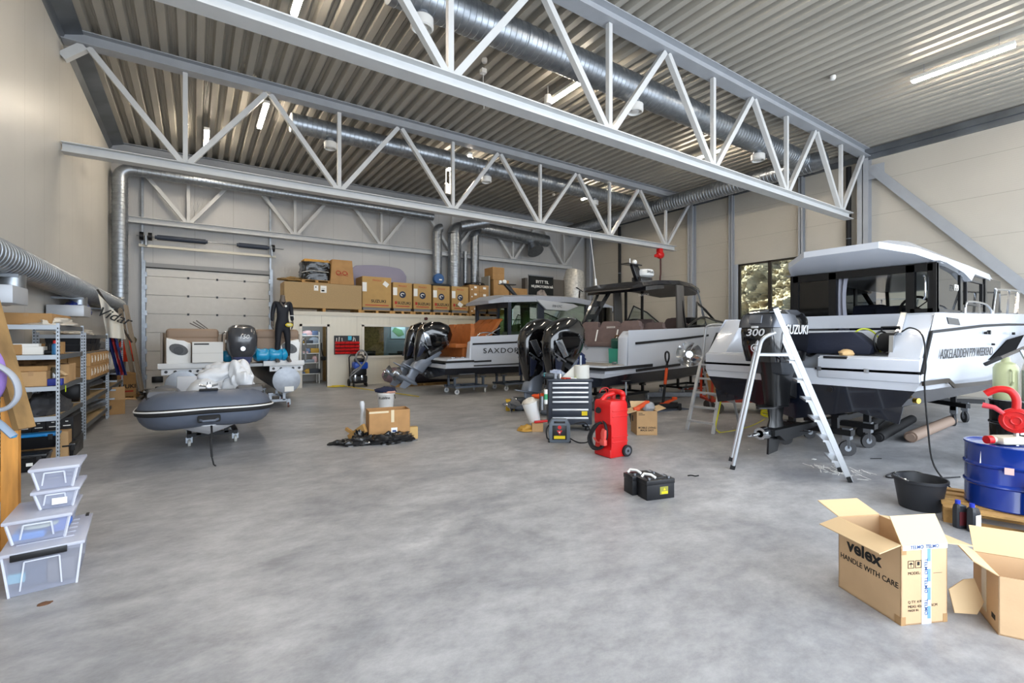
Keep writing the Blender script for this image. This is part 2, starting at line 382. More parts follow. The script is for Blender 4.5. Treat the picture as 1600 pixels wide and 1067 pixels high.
for y,lb in ((17.0,'black vertical pipe on the wall behind the black roofed boat'),(6.75,'black vertical pipe beside the thick column behind the white cabin boat')):
    b=B(); b.cyl((XR-.14,y,.0),(XR-.14,y,ZC-.45),.075); o=tag(b.done('downpipe',rubber),lb,'pipe')
    for z in (2.5,5.0): b=B(); b.tube([(XR-.14+.08*math.cos(k*PI/6),y+.08*math.sin(k*PI/6),z) for k in range(12)],.012,6,closed=True); b.box(XR-.07,y-.01,z-.01,XR-.02,y+.01,z+.01); b.done('pipe_clamp',galv,o)
# ======== spiral ducts ========
def spiral(b,p0,p1,r,pitch=.12,n=28):
    p0,p1=Vector(p0),Vector(p1); d=p1-p0; L=d.length; d/=L; k=int(L/pitch); pts=[p0]; rs=[r]
    for i in range(1,k):
        c=p0+d*(i*L/k)
        pts+=[c-d*.012,c-d*.006,c+d*.006,c+d*.012]; rs+=[r,r+.008,r+.008,r]
    pts.append(p1); rs.append(r); b.tube(pts,rs,n)
def elbow(c,a0,a1,rad,ax1,ax2,n=6):
    c=Vector(c); u,v=Vector(ax1),Vector(ax2); return [c+u*rad*math.cos(a0+(a1-a0)*i/n)+v*rad*math.sin(a0+(a1-a0)*i/n) for i in range(n+1)]
def hanger(b,x,y,z): b.cyl((x,y,z),(x,y,ZC+.05),.006,n=6)
def bell(b,c,r=.14):
    """round ceiling diffuser pointing down"""
    x,y,z=c; b.lathe([(r*.95,.16),(r,.15),(r,.0),(r*.86,-.02),(r*.8,.05),(r*.45,.06),(r*.45,.0),(r*.3,-.01),(.001,.0)],(x,y,z),20)
diffw=mat('white_enamel','d9d9d6',.4)
D1=thing('ceiling_duct','thick spiral steel duct under the roof behind the nearest truss','duct',(0,0,0),group='round ceiling ducts')
b=B(); spiral(b,(2.6,7.35,7.38),(16.2,7.35,7.38),.3); b.done('pipe',galv,D1)
b=B()
for x in (3.4,6.2,9.4,12.6,15.4): hanger(b,x,7.35,7.68)
b.done('hanger_rod',galv,D1)
b=B()
for x in (5.2,10.2,13.6): b.tube([(x-.04,7.35,7.38),(x-.03,7.35,7.38),(x+.03,7.35,7.38),(x+.04,7.35,7.38)],[.302,.314,.314,.302],28)
b.done('coupling',galv,D1)
D2=thing('ceiling_duct','thinner spiral steel duct with a capped end behind the middle truss','duct',(0,0,0),group='round ceiling ducts')
b=B(); spiral(b,(2.1,13.45,7.33),(15.9,13.45,7.33),.245); b.done('pipe',galv,D2)
b=B(); b.lathe([(.24,-.02),(.25,0),(.2,.01),(.02,.012)],(2.1,13.45,7.33),24,'x'); b.done('end_cap',diffw,D2)
b=B()
for x in (3,6.5,10,13.5): hanger(b,x,13.45,7.57)
b.done('hanger_rod',galv,D2)
D3=thing('ceiling_duct','spiral steel duct running along the right wall under the roof','duct',(0,0,0),group='round ceiling ducts')
b=B(); spiral(b,(16.45,7.0,7.3),(16.45,18.9,7.3),.3); b.done('pipe',galv,D3)
b=B(); b.tube([(16.45,7.0,7.3),(16.45,6.75,7.3)],[.3,.26],24); b.done('end_cap',galv,D3)
for D,y,zs in ((D1,7.35,(3.15,8.35,13.6)),(D2,13.45,(3.08,8.05,12.95))):
    for i,x in enumerate(zs):
        zt=7.08 if D is D1 else 7.09; zc=zt-.22
        pl=['closest to the left wall','half-way along the duct','closest to the right wall'][i]
        q=thing('ceiling_air_diffuser','round white air diffuser under the %s duct, %s'%('thick' if D is D1 else 'thinner',pl),'air diffuser',(x,y,zc),group='round air diffusers')
        b=B(); bell(b,(0,0,0),.19 if D is D1 else .17); b.done('diffuser_bell',diffw,q)
        b=B(); b.cyl((0,0,.1),(0,0,.34),.12,n=16); b.done('duct_neck',galv,q)
D4=thing('wall_duct','long spiral duct bending down the back left corner and along the left wall','duct',(0,0,0))
b=B(); spiral(b,(-1.6,18.9,6.95),(8.6,18.9,6.95),.17); b.done('upper_pipe',galv,D4)
b=B(); b.tube(elbow((-1.6,18.9,6.63),PI/2,PI,.32,(1,0,0),(0,0,1)),.19,20); b.done('elbow',galv,D4)
b=B(); spiral(b,(-1.92,18.9,6.63),(-1.92,18.9,2.95),.2); b.done('vertical_pipe',galv,D4)
b=B(); b.tube(elbow((-1.92,18.6,2.95),0,-PI/2,.3,(0,1,0),(0,0,1)),.2,20); b.done('elbow',galv,D4)
b=B(); spiral(b,(-1.92,18.6,2.65),(-1.92,5.6,2.65),.2); b.done('lower_pipe',galv,D4)
b=B()
for y in (8,12,16): b.box(-2.2,y-.02,2.42,-1.75,y+.02,2.46)
b.done('bracket',galv,D4)
for ya,yb,yn,lb in ((7.37,7.95,8.45,'grey metal air outlet box hanging from the wall duct, nearest the wooden trestle'),(11.4,12.1,12.6,'grey metal air outlet box hanging from the wall duct by the blue bag')):
    q=thing('air_outlet_box',lb,'air outlet',(-1.92,0,0))
    b=B(); b.tube([(0,yn,2.5),(0,yn,2.27)],[.14,.14],18); b.tube([(0,yn,2.34),(0,yn,2.27),(0,yn-.05,2.2),(0,yn-.2,2.18),(0,yb-.02,2.18)],[.1,.1,.1,.1,.1],16); b.done('duct_neck',galv,q)
    b=B(); b.box(-.24,ya,2.08,.26,yb,2.28,.008); b.done('box_body',mat('grey_sheet','b4b8be',.45,metal=.3),q)
# cluster of vertical ducts at the back wall
for x,r,lb in ((8.9,.2,'first vertical steel duct of the cluster above the mezzanine'),(9.75,.3,'thickest vertical steel duct of the cluster above the mezzanine'),(10.3,.1,'thinnest pipe of the duct cluster above the mezzanine'),(10.8,.2,'vertical steel duct of the cluster nearest the black poster')):
    q=thing('vertical_duct',lb,'duct',(x,19.1,0),group='vertical duct cluster'); b=B(); spiral(b,(0,0,2.58),(0,0,6.35 if r>.15 else 5.6),r,n=20); b.done('pipe',galv,q)
    b=B(); b.tube(elbow((.0+r,0,6.35),PI,PI/2,r*1.02,(1,0,0),(0,0,1)),r*.99,18) if r>.15 else b.cyl((0,0,5.6),(0,0,5.63),r*1.1); b.done('duct_cap',galv,q)
q=thing('cross_duct','short bright steel duct lying across the top of the duct cluster','duct',(0,0,0))
b=B(); spiral(b,(9.9,18.7,6.65),(11.0,18.2,6.9),.24); b.done('pipe',galv,q)
q=thing('exhaust_duct','dark horizontal steel duct with a flared outlet under the back roof','duct',(0,0,0))
b=B(); spiral(b,(10.9,18.9,6.75),(14.9,18.9,6.6),.3); b.done('pipe',galv,q)
b=B(); b.tube([(14.0,18.9,6.45),(14.0,18.75,6.1),(14.0,18.65,5.95)],[.25,.35,.42],18); b.done('outlet',galv,q)
# ======== lights ========
tubem=mat('lit_tube','fff0cf',.5,emit=110.,ecol='fff0da')
hous=mat('lamp_housing','d6d6d2',.5)
L0=thing('ceiling_light','','ceiling light',(13.65,3.0,7.55))
b=B(); b.box(-.07,-.83,.02,.07,.83,.1,.01); b.done('housing',hous,L0)
b=B(); 
for k in range(5): b.box(-.05,-.82+k*.33,-.02,.05,-.82+k*.33+.31,.02,.01)
b.done('tube_lamp',tubem,L0)
b=B()
for y in (-.6,.6): b.cyl((0,y,.1),(0,y,.35),.006,n=6)
b.done('hanger_rod',galv,L0)
lts=[(13.65,3.0,'lit tube light on the open ceiling above the right wall, nearest one'),(1.5,8.5,'lit tube light cut by the top of the picture behind the nearest truss'),(1.5,14.05,'lit tube light beside the capped duct end behind the middle truss'),(.29,16.7,'lit tube light low by the back wall above the sectional door'),(7.35,8.4,'lit tube light behind the nearest truss near the hanging grey cable'),(7.35,14.1,'lit tube light hidden behind the thinner duct, centre bay'),(13.65,14.1,'lit tube light behind the thinner duct in the far corner bay'),(13.65,9.2,'lit tube light between the nearest and middle truss on the far side'),(7.35,3.0,'lit tube light over the open floor ahead of the nearest truss'),(1.5,2.0,'lit tube light ahead of the nearest truss beside the left wall')]
for i,(x,y,lb) in enumerate(lts):
    if i==0: L0['label']=lb; L0['group']='ceiling tube lights'
    else: dup(L0,(x,y,7.55),label=lb,group='ceiling tube lights')
for (x,y),lb in zip(((5.31,8.96),(12.47,4.96),(12.76,15.72)),('small white smoke detector on the deck near the hanging cable','small white smoke detector on the open deck ahead of the nearest truss','small white smoke detector on the far deck past the middle truss')):
    b=B(); b.lathe([(.03,.1),(.06,.09),(.065,.04),(.05,0),(.02,-.01)],(x,y,ZC-.08),16); tag(b.done('smoke_detector',diffw),lb,'smoke detector',group='smoke detectors')
# ======== outboard motors (parts of their boats) ========
def rr(x0,x1,w,z,p=3.2,n=24,taper=1.,lean=0.):
    """rounded section in the xy plane: aft end x0, front end x1, half width w; taper narrows the aft end"""
    cx,a=(x0+x1)/2,(x1-x0)/2; out=[]
    for k in range(n):
        t=2*PI*k/n; c,s=math.cos(t),math.sin(t)
        u=math.copysign(abs(c)**(2/p),c); v=math.copysign(abs(s)**(2/p),s)
        out.append((cx+a*u,w*v*(taper+(1-taper)*(u+1)/2),z+lean*u*a))
    return out
def outboard(parent,loc,rz,tilt,cowl,lower,cm,lm,mid,label=None,prop=True,top=None,yaw=0):
    """cowl/mid: section tuples (z,x0,x1,w[,p,taper,lean]); all heights above the pivot"""
    b=B(); b.loft([rr(x0,x1,w,z,*r) if r else rr(x0,x1,w,z) for z,x0,x1,w,r in [(c[0],c[1],c[2],c[3],()) if len(c)==4 else (c[0],c[1],c[2],c[3],(c[4],24,c[5],c[6])) for c in cowl]])
    o=b.done('outboard_motor',cm,parent,sm=28,label=label); o.location=loc; o.rotation_euler=(0,R(tilt),R(rz+yaw))
    b=B(); b.loft([rr(x0,x1,w,z,3.) for z,x0,x1,w in mid]); b.done('midsection',lm,o,sm=40)
    zg,x0,x1,zs=lower  # gearcase: plate height, aft, front, skeg bottom
    b=B(); b.prism([(x0-.25,-.02),(x0-.25,.02),(x0-.1,.1),(x1-.1,.12),(x1+.05,.05),(x1+.05,-.05),(x1-.1,-.12),(x0-.1,-.1)],zg,zg+.018,'xy')
    b.loft([rr(x0,x1,.055,zg,2.2),rr(x0+.03,x1-.03,.04,zg-.16,2.2),rr(x0-.02,x1,.05,zg-.26,2.2)])
    zt=zg-.31; b.tube([(x0-.2,0,zt),(x0-.1,0,zt),(x0+.1,0,zt),(x1-.1,0,zt),(x1+.05,0,zt),(x1+.12,0,zt)],[.045,.062,.07,.07,.045,.008],14)
    b.prism([(x0,zt-.05),(x1-.05,zt-.05),(x1-.16,zs),(x0-.02,zs-.02)],-.012,.012,'xz'); b.done('gearcase',lm,o,sm=40)
    if prop:
        b=B(); b.tube([(x0-.34,0,zt),(x0-.2,0,zt)],[.05,.06],14)
        for k in range(3):
            a=2*PI*k/3+.4
            def bl(u,v,a=a):
                r=.05+u*.15; th=a+(v-.5)*(1.3-.5*u); return (x0-.27+(v-.5)*.16,r*math.cos(th),zt+r*math.sin(th))
            b.sheet(bl,5,5,.008)
        b.done('propeller',chrome,o)
    return o
# ======== inflatable dinghy on its trolley ========
DX,DY=.16,7.45
rib=mat('inflatable_grey','565d6b',.45,var=.06,scale=4,bump=.04,bscale=18)
d=thing('inflatable_dinghy','grey inflatable dinghy, bow first, with white cord round its tube','dinghy',(DX,DY,0))
half=[(0,.25,.73),(.28,.255,.725),(.44,.33,.71),(.54,.5,.69),(.575,.8,.665),(.58,1.4,.645),(.57,2.1,.64),(.55,2.9,.64)]
path=spline([(-x,y,z) for x,y,z in half[::-1]]+half[1:],5)
N=len(path); rad=[.25]*N
for i in range(4): rad[i]=rad[-1-i]=.1+.0375*(i+1)
b=B(); b.tube(path,rad,24); b.done('air_tube',rib,d,sm=60)
def off(r,z,z2=0):
    out=[]
    for i,p in enumerate(path):
        t=(path[min(i+1,N-1)]-path[max(i-1,0)]); n=Vector((-t.y,t.x,0)).normalized(); n=-n if n.dot(p-Vector((0,1.3,p.z)))<0 else n
        out.append(p+n*r+Vector((0,0,z)))
    return out
b=B(); ps=off(.247,.0); b.tube(ps[3:-3],.03,8,flat=1.5); b.done('rub_strake',rubber,d)
b=B(); b.tube(off(.275,.02)[3:-3],.011,8); b.done('white_cord',white,d)
b=B(); b.bx((-.0,-.02,.62),(.26,.04,.1),rot=(R(-25),0,0),bev=.02); b.done('handle_patch',rubber,d)
b=B(); b.tube([(-.1,-.035,.61),(-.07,-.075,.6),(.07,-.075,.6),(.1,-.035,.61)],.016,8); b.done('grab_handle',rib,d)
b=B(); b.bx((.0,.22,.985),(.22,.14,.02),bev=.008); b.done('cleat_pad',rubber,d)
b=B(); b.tube([(-.11,.2,1.05),(-.03,.2,1.035),(.03,.2,1.035),(.11,.2,1.05)],.014,8); b.box(-.035,.18,.99,.035,.23,1.06,.01); b.cyl((0,.2,1.05),(0,.2,1.09),.02); b.done('mooring_cleat',chrome,d)
pad=mat('step_pad_grey','55565a',.6)
for s in (-1,1):
    b=B(); b.loft([[(s*.52+dx*sc,.62+dy*sc,z+.0) for dx,dy in ((-.16,-.22),(.16,-.2),(.18,.0),(.12,.3),(-.12,.3),(-.18,0))] for z,sc in ((.85,1.),(.93,1.),(.97,.9))]); b.done('step_pad',pad,d)
    b=B(); b.tube([(s*.52+dx,.62+dy,.88) for dx,dy in ((-.18,0),(-.16,-.22),(.16,-.2),(.18,0))],.02,8); b.done('pad_edge',rubber,d)
hw=mat('dinghy_hull','c9cbd0',.35)
b=B(); 
def hs(y,kz,cy,cz,tz): return [(-cy,y,tz),(-cy*.98,y,cz),(-cy*.5,y,(cz+kz)/2-.01),(0,y,kz),(cy*.5,y,(cz+kz)/2-.01),(cy*.98,y,cz),(cy,y,tz)]
b.loft([hs(.13,.5,.1,.52,.56),hs(.3,.36,.38,.5,.6),hs(.7,.31,.5,.47,.6),hs(2.9,.28,.52,.42,.6)],closed=True); b.done('hull',hw,d)
b=B(); b.box(-.42,2.75,.5,.42,2.82,1.0,.01); b.done('transom',hw,d)
b=B(); b.tube(spline([(0.03,.12,.5),(.03,-.01,.42),(.02,-.05,.3),(.03,-.09,.12)],4),.013,8,flat=.6); b.tube([(.03,-.085,.12),(.05,-.1,.02),(.07,-.13,.008)],.009,6); b.done('bow_strap',rubber,d)
def caster(b,c,r=.055,ang=0.):
    """swivel castor: wheel slot 1, fork slot 0"""
    x,y,z=c; ca,sa=math.cos(ang),math.sin(ang); b.m=1; b.cyl((x-.018*sa,y+.018*ca,r),(x+.018*sa,y-.018*ca,r),r,n=16); b.m=0
    b.cyl((x-.022*sa,y+.022*ca,r),(x+.022*sa,y-.022*ca,r),r*.4,n=10)
    for s in (-1,1): b.bar((x-s*.024*sa,y+s*.024*ca,r),(x-s*.024*sa+.0,y+s*.024*ca,z-.02),.008,.04)
    b.bx((x,y,z-.01),(.09,.09,.02)); return b
def trolley(name,label,c,L,Wd,zt,r,m,wm,rz=0,cross=2,group=None):
    t=thing(name,label,'boat trolley',c,rz,group=group)
    b=B(); zf=2*r+.06
    for s in (-1,1): b.box(-L/2,s*Wd/2-.03,zf-.03,L/2,s*Wd/2+.03,zf+.03)
    for k in range(cross): x=-L/2+.06+(L-.12)*k/max(1,cross-1); b.box(x-.03,-Wd/2,zf-.03,x+.03,Wd/2,zf+.03)
    b.done('frame',m,t,sm=0)
    for s in (-1,1):
        for x in (-L/2+.06,L/2-.06):
            b=B(); b.box(x-.03,s*Wd*.3-.03,zf,x+.03,s*Wd*.3+.03,zt-.02); b.bx((x,s*Wd*.3,zt-.01),(.18,.1,.03)); b.done('bunk_post',m,t,sm=0)
            b=B(); caster(b,(x,s*Wd/2,zf-.02),r,.4+x); b.done('caster',[galv,wm],t)
    return t
wheelg=mat('grey_wheel','b9b9b4',.5)
trolley('dinghy_trolley','low dark castor trolley under the grey inflatable dinghy',(DX+.08,DY+1.75,0),.75,.62,.28,.055,blackm,wheelg,90)
wt=mat('white_tarpaulin','cfd1d4',.5,var=.08,scale=6,bump=.1,bscale=14)
b=B(); bag(b,(0,0,0),(.21,.22,.3),3,1.25,44,24,-.55,.8,2.1); o=b.done('crumpled_tarp',wt,sm=30); o.location=(.63,8.5,.98); tag(o,'shiny white crumpled tarp lying on the dinghy just ahead of the outboard','tarpaulin')
b=B(); bag(b,(0,0,0),(.27,.2,.18),9,1.2,44,24,-.55,.8,2.1); o=b.done('crumpled_tarp',wt,sm=50); o.location=(.26,8.65,1.12); o.rotation_euler=(0,R(-18),0); tag(o,'folded white tarp draped over the middle of the dinghy','tarpaulin')
b=B(); bag(b,(0,0,0),(.22,.22,.24),5,.35,30,16,-.5,.9); o=b.done('tarp_bag',wt,sm=40); o.location=(.12,8.45,.86); tag(o,'round white stuffed bag low in the dinghy behind its bow cleat','bag')
# ======== pontoon boat ========
PX,PY=.80,12.3
p=thing('pontoon_boat','aluminium pontoon boat seen from its stern, with beige seats and a dark outboard','pontoon boat',(PX,PY,0))
for s in (-1,1):
    x=s*1.02
    b=B(); b.lathe([(.03,-.03),(.2,-.02),(.305,0),(.31,.03),(.31,2),(.31,6)],(x,0,.68),36,'y'); b.done('pontoon',alu,p)
    b=B(); b.box(x-.36,.02,.9,x+.36,.08,1.03); b.done('pontoon_bracket',mat('white_bracket','d9dadc',.45),p)
    b=B()
    for dx in (-.28,-.12,.14,.28): b.cyl((x+dx,.0,.965),(x+dx,.021,.965),.03,n=12)
    b.done('bolt',blackp,p)
    b=B(); b.bx((x+.05,-.035,.47),(.2,.01,.12)); b.done('white_plate',paper,p)
b=B(); b.box(-1.42,0,1.03,1.38,5.8,1.1); b.done('deck',mat('deck_grey','a9abac',.5),p)
b=B(); b.box(-1.44,-.06,1.03,-.28,0,1.15,.008); b.box(.52,-.06,1.03,1.4,0,1.15,.008); b.done('deck_edge',mat('deck_edge_white','d5d6d6',.4),p)
beige=mat('beige_vinyl','8f7a68',.6,bump=.05); 
for s,x0,x1 in ((-1,-1.3,-.36),(1,.38,1.3)):
    b=B(); b.box(x0,.12,1.12,x1,.75,1.72,.05); b.box(x0-.01,.1,1.66,x1+.01,.8,1.89,.07,3); b.done('bench_seat',beige,p)
    xa,xb=(x0+.0,x0+.44) if s<0 else (x1-.44,x1)
    b=B(); b.prism([(xa,1.12),(xb,1.12),(xb-.02,1.58),(xb-.12,1.62) if s<0 else (xb,1.66),(xa,1.66) if s<0 else (xa+.14,1.6),(xa+.03,1.5)] if s>0 else [(xa,1.12),(xb,1.12),(xb,1.58),(xb-.14,1.6),(xa,1.7)],-.02,.2,'xz',.03); b.done('speaker_pod',white,p)
    xc=(xa+xb)/2; b=B(); b.loft([[(xc+.17*math.cos(2*PI*k/16)*sc,y,1.44+(.12*math.sin(2*PI*k/16)-.04*math.cos(2*PI*k/16))*sc) for k in range(16)] for y,sc in ((-.015,1),(-.04,.95))]); b.done('speaker_surround',mat('speaker_grey','4d4e50',.5),p)
    b=B(); b.cyl((xc,-.04,1.42),(xc,-.052,1.42),.085,n=20); b.cyl((xc,-.05,1.42),(xc,-.06,1.42),.035,n=16); b.done('speaker_cone',blackp,p)
b=B()
for x in (-.28,-.2,.3): b.tube(spline([(x,.3,1.12),(x,.3,1.7),(x+.03,.32,1.8),(x+.1,.35,1.82)],4),.016,8)
b.tube(spline([(1.36,-.02,1.12),(1.36,-.02,1.6),(1.42,-.02,1.68),(1.46,.1,1.6),(1.46,.12,1.12)],5),.02,8); b.done('grab_rail',chrome,p)
b=B(); b.box(-1.4,.15,1.1,-1.36,5.5,1.8,.01); b.box(1.32,.3,1.1,1.36,5.5,1.78,.01); b.box(-1.36,5.4,1.1,1.32,5.44,1.8); b.done('side_fence',mat('fence_grey','8c8278',.5),p)
yam=mat('cowl_charcoal','3c3e43',.22,coat=.6)
ycowl=[(.22,-.42,.0,.2),(.3,-.5,.06,.27),(.42,-.55,.1,.3),(.62,-.57,.1,.31),(.76,-.55,.08,.3),(.88,-.49,.02,.26),(.94,-.4,-.05,.18),(.955,-.3,-.12,.08)]
ym=outboard(p,(.08,.1,1.03),90,0,ycowl,(-.55,-.34,-.04,-1.0),yam,mat('cowl_blue_grey','42496b',.25,coat=.5),[(.28,-.45,.02,.23),(.12,-.4,.0,.18),(-.1,-.33,-.02,.11),(-.55,-.32,-.05,.07)],'charcoal outboard motor with blue-grey lower half')
text('lettering','150',.13,(-.57,-.02,.68),(0,-1,0),(.12,0,1),white,ym,shear=.2); text('lettering','YAMAHA',.1,(-.3,.315,.58),(-1,0,0),(0,0,1),white,ym)
b=B(); b.cyl((-.565,0,.42),(-.58,0,.42),.045,n=20); b.done('badge',chrome,ym)
trolley('pontoon_trolley','silver castor trolley under the stern of the aluminium pontoon boat',(PX+.85,PY+.9,0),1.4,.5,.37,.06,alu,mat('brown_wheel','6f5048',.6),90)
b=B(); b.box(-.56,-.1,1.12,.0,.22,1.56); c=b.done('carton_box',mat('white_carton','d9d8d4',.7),sm=0); c.location=(PX-.3+.02,PY+-.1,.04); tag(c,'white carton box in front of the left beige seat of the pontoon boat','carton')
b=B(); b.box(-.53,-.105,1.5,-.26,-.1,1.53); b.done('printed_line',ink,c,sm=0)
b=B(); b.box(-.56,-.1035,1.315,.0,-.1,1.32); b.done('carton_seam',mat('seam_grey','a5a39d',.7),c,sm=0)
bl=mat('cyan_plastic','1593c4',.25,coat=.4,bump=.25,bscale=18)
b=B(); b.tube([(x,.02*math.sin(x*23),0) for x in [k*.045 for k in range(18)]],[.02,.12]+[.145+.012*math.sin(k*2.1) for k in range(14)]+[.12,.03],18); c=b.done('rolled_cover',bl,sm=60); c.location=(PX+.30,PY-.0,1.295); tag(c,'bright blue plastic wrapped roll on the pontoon deck beside the outboard','roll')
b=B(); b.tube([(x,.0,0) for x in [k*.045 for k in range(7)]],[.1,.13,.14,.14,.13,.12,.1],18); c=b.done('rolled_cover',bl,sm=60); c.location=(PX-.28,PY+.32,1.27); tag(c,'short end of a blue wrapped roll between seat and outboard','roll')
b=B(); 
for k in range(3): b.bar((-.15-.05*k,.5,1.85),(-.42-.06*k,.5,2.08-.03*k),.05,.02)
c=b.done('folded_poles',mat('dark_pole','4a4038',.5),sm=0); c.location=(PX-.35,PY,0); tag(c,'bundle of dark poles sticking up behind the beige seat','poles')
# ======== mannequin in a wetsuit standing on the pontoon deck ========
mq=thing('mannequin','headless shop mannequin in a dark wetsuit standing on the pontoon boat','mannequin',(1.72,12.22,1.112),rz=4)
def skin(name,verts,edges,m,parent,root=0,sub=2):
    me=bpy.data.meshes.new(name); me.from_pydata([v[:3] for v in verts],edges,[]); o=bpy.data.objects.new(name,me); COL.objects.link(o)
    o.modifiers.new('skin','SKIN')
    if not me.skin_vertices: 
        bpy.context.view_layer.objects.active=o
    for i,v in enumerate(verts):
        sv=me.skin_vertices[0].data[i]; sv.radius=(v[3],v[4] if len(v)>4 else v[3]); sv.use_root=(i==root)
    s=o.modifiers.new('sub','SUBSURF'); s.levels=sub; s.render_levels=sub
    dg=bpy.context.evaluated_depsgraph_get(); dg.update(); m2=bpy.data.meshes.new_from_object(o.evaluated_get(dg)); bpy.data.objects.remove(o)
    m2.materials.clear(); m2.materials.append(m); m2.polygons.foreach_set('use_smooth',[True]*len(m2.polygons))
    o=bpy.data.objects.new(name,m2); COL.objects.link(o); o.parent=parent; return o
wet=mat('wetsuit_navy','10131c',.7,bump=.05); mqs=mat('mannequin_skin','5e544c',.5)
V=[(0,0,.88,.155,.11),(0,0,1.0,.14,.1),(0,-.01,1.15,.135,.095),(0,0,1.3,.16,.105),(0,.0,1.42,.12,.08),
   (.165,.01,1.41,.06),(.2,.02,1.18,.048),(.205,-.04,.97,.038),(-.165,.01,1.41,.06),(-.21,.02,1.18,.048),(-.23,-.02,.96,.038),
   (.09,0,.8,.09),(.11,-.02,.5,.065),(.12,.03,.28,.06),(.13,.04,.13,.05),(-.09,0,.8,.09),(-.1,-.01,.5,.065),(-.11,.03,.28,.06),(-.12,.03,.13,.05)]
E_=[(0,1),(1,2),(2,3),(3,4),(3,5),(5,6),(6,7),(3,8),(8,9),(9,10),(0,11),(11,12),(12,13),(13,14),(0,15),(15,16),(16,17),(17,18)]
try:
    skin('wetsuit',V,E_,wet,mq)
except Exception as e:
    print('SKIN',e)
b=B(); b.tube([(0,0,1.42),(0,-.005,1.5),(0,-.01,1.56),(0,-.012,1.585)],[.075,.055,.052,.04],16); b.done('neck',mqs,mq,sm=60)
b=B(); b.tube([(-.06,-.075,1.4),(0,-.1,1.31),(.06,-.075,1.4)],.02,8); b.done('chest_opening',mqs,mq,sm=60)
def foot(s,x):
    b=B(); b.loft([[(x+w*math.cos(2*PI*k/12),y+0*k,max(.002,z+h*math.sin(2*PI*k/12))) for k in range(12)] for y,z,w,h in ((.09,.05,.02,.03),(.07,.06,.035,.055),(.02,.07,.04,.07),(-.06,.04,.045,.04),(-.12,.025,.045,.025),(-.16,.02,.03,.018))])
    b.tube([(x,.035,.06),(x,.035,.15)],.042,12); b.done('foot',mqs,mq,sm=60)
foot(1,.13); foot(-1,-.12)
def hand(side,w,yo):
    s=side; b=B(); x,y,z=w
    b.loft([[(x+a*math.cos(2*PI*k/10),y+c*math.sin(2*PI*k/10)+o,z+dz) for k in range(10)] for dz,a,c,o in ((.02,.024,.03,0),(-.03,.022,.036,-.005),(-.08,.02,.042,-.01),(-.1,.014,.038,-.012))])
    for k,L in enumerate((.075,.088,.082,.062)):
        yy=y-.042+.021*k; b.tube([(x,yy,z-.09),(x-s*.008,yy-.006,z-.09-L*.5),(x-s*.028,yy-.008,z-.09-L)],[.0095,.009,.007],8)
    b.tube([(x,y-.04,z-.03),(x-s*.012,y-.062,z-.06),(x-s*.02,y-.066,z-.1)],[.012,.011,.008],8); b.done('hand',mqs,mq,sm=60)
hand(1,(.205,-.055,.95),0); hand(-1,(-.235,-.03,.94),0)
b=B(); b.bx((.24,-.01,1.08),(.012,.1,.035),rot=(0,R(8),0)); b.tube([(.203+.055*math.cos(k*PI/6),-.01+.05*math.sin(k*PI/6),1.1) for k in range(12)],.01,6,closed=True); b.done('white_sleeve_band',paper,mq)
b=B(); b.cyl((.05,-.105,1.32),(.05,-.112,1.32),.025,n=14); b.done('chest_badge',paper,mq)
q=thing('diving_mask','small yellow diving mask held by the mannequin','diving mask',(1.84,12.07,1.99))
b=B(); b.sph((0,0,0),(.085,.03,.05),16,8); b.done('mask_frame',yellow,q,sm=60)
b=B(); b.sph((0,-.02,0),(.065,.022,.035),16,8); b.done('lens',darkglass if 0 else mat('mask_lens','c9c48a',.15),q,sm=60)
b=B(); b.tube([(-.08,0,.0),(-.05,.05,.05),(.04,.06,.07),(.08,.01,0)],.008,6); b.done('strap',rubber,q)
# ======== cabin and open motor boats ========
def mirror(half): return [(-y,z) for y,z in half[::-1]]+half[1:] if abs(half[0][0])<1e-6 else [(-y,z) for y,z in half[::-1]]+half
def hull(b,sts,bands):
    """sts: (x,[(y,z)...from keel out to sheer]); bands: material slot per strip from keel up"""
    rings=[[(x,y,z) for y,z in mirror(h)] for x,h in sts]; n=len(rings[0]); k=len(sts[0][1])-1
    vs=[[b._v(p) for p in r] for r in rings]
    for a,c in zip(vs,vs[1:]):
        for i in range(n-1):
            b.m=bands[(k-1-i) if i<k else (i-k)]; b._f([a[i],c[i],c[i+1],a[i+1]])
    # transom
    for i in range(k): b.m=bands[i]; b._f([vs[0][k-i],vs[0][k-i-1],vs[0][k+i+1],vs[0][k+i]] if i else [vs[0][k],vs[0][k-1],vs[0][k+1]])
    b.m=0
def strip(b,pts,w,t=.015): b.tube(pts,w,8) if t==0 else [b.bar(p,q,t,w) for p,q in zip(pts,pts[1:])]
# ---------------- white cabin boat (right) ----------------
WX,WY=6.5,3.03
w=thing('cabin_boat','white cabin boat with black outboard and dark wheelhouse windows, nearest on the right','boat',(WX,WY,0))
st=[(0,[(0,.64),(1.12,.93),(1.24,1.11),(1.29,1.22),(1.29,1.31)]),(.31,[(0,.63),(1.13,.93),(1.24,1.11),(1.3,1.24),(1.29,1.76)]),(.5,[(0,.62),(1.13,.92),(1.24,1.1),(1.3,1.24),(1.28,1.98)]),
 (3,[(0,.6),(1.13,.9),(1.23,1.07),(1.29,1.3),(1.27,2.04)]),(5.4,[(0,.6),(1.08,.92),(1.19,1.08),(1.27,1.4),(1.25,2.1)]),(7.4,[(0,.78),(.6,1.1),(.72,1.24),(.92,1.55),(.96,2.17)]),(8.5,[(0,1.25),(.22,1.45),(.28,1.52),(.42,1.8),(.5,2.22)]),(9.0,[(0,2.0),(.02,2.03),(.03,2.06),(.04,2.1),(.05,2.25)])]
b=B(); hull(b,st,[1,1,0,0]); b.done('hull',[gel,navy],w,sm=25)
brn=mat('bronze_stripe','2e2722',.5,spec=.3)
b=B()
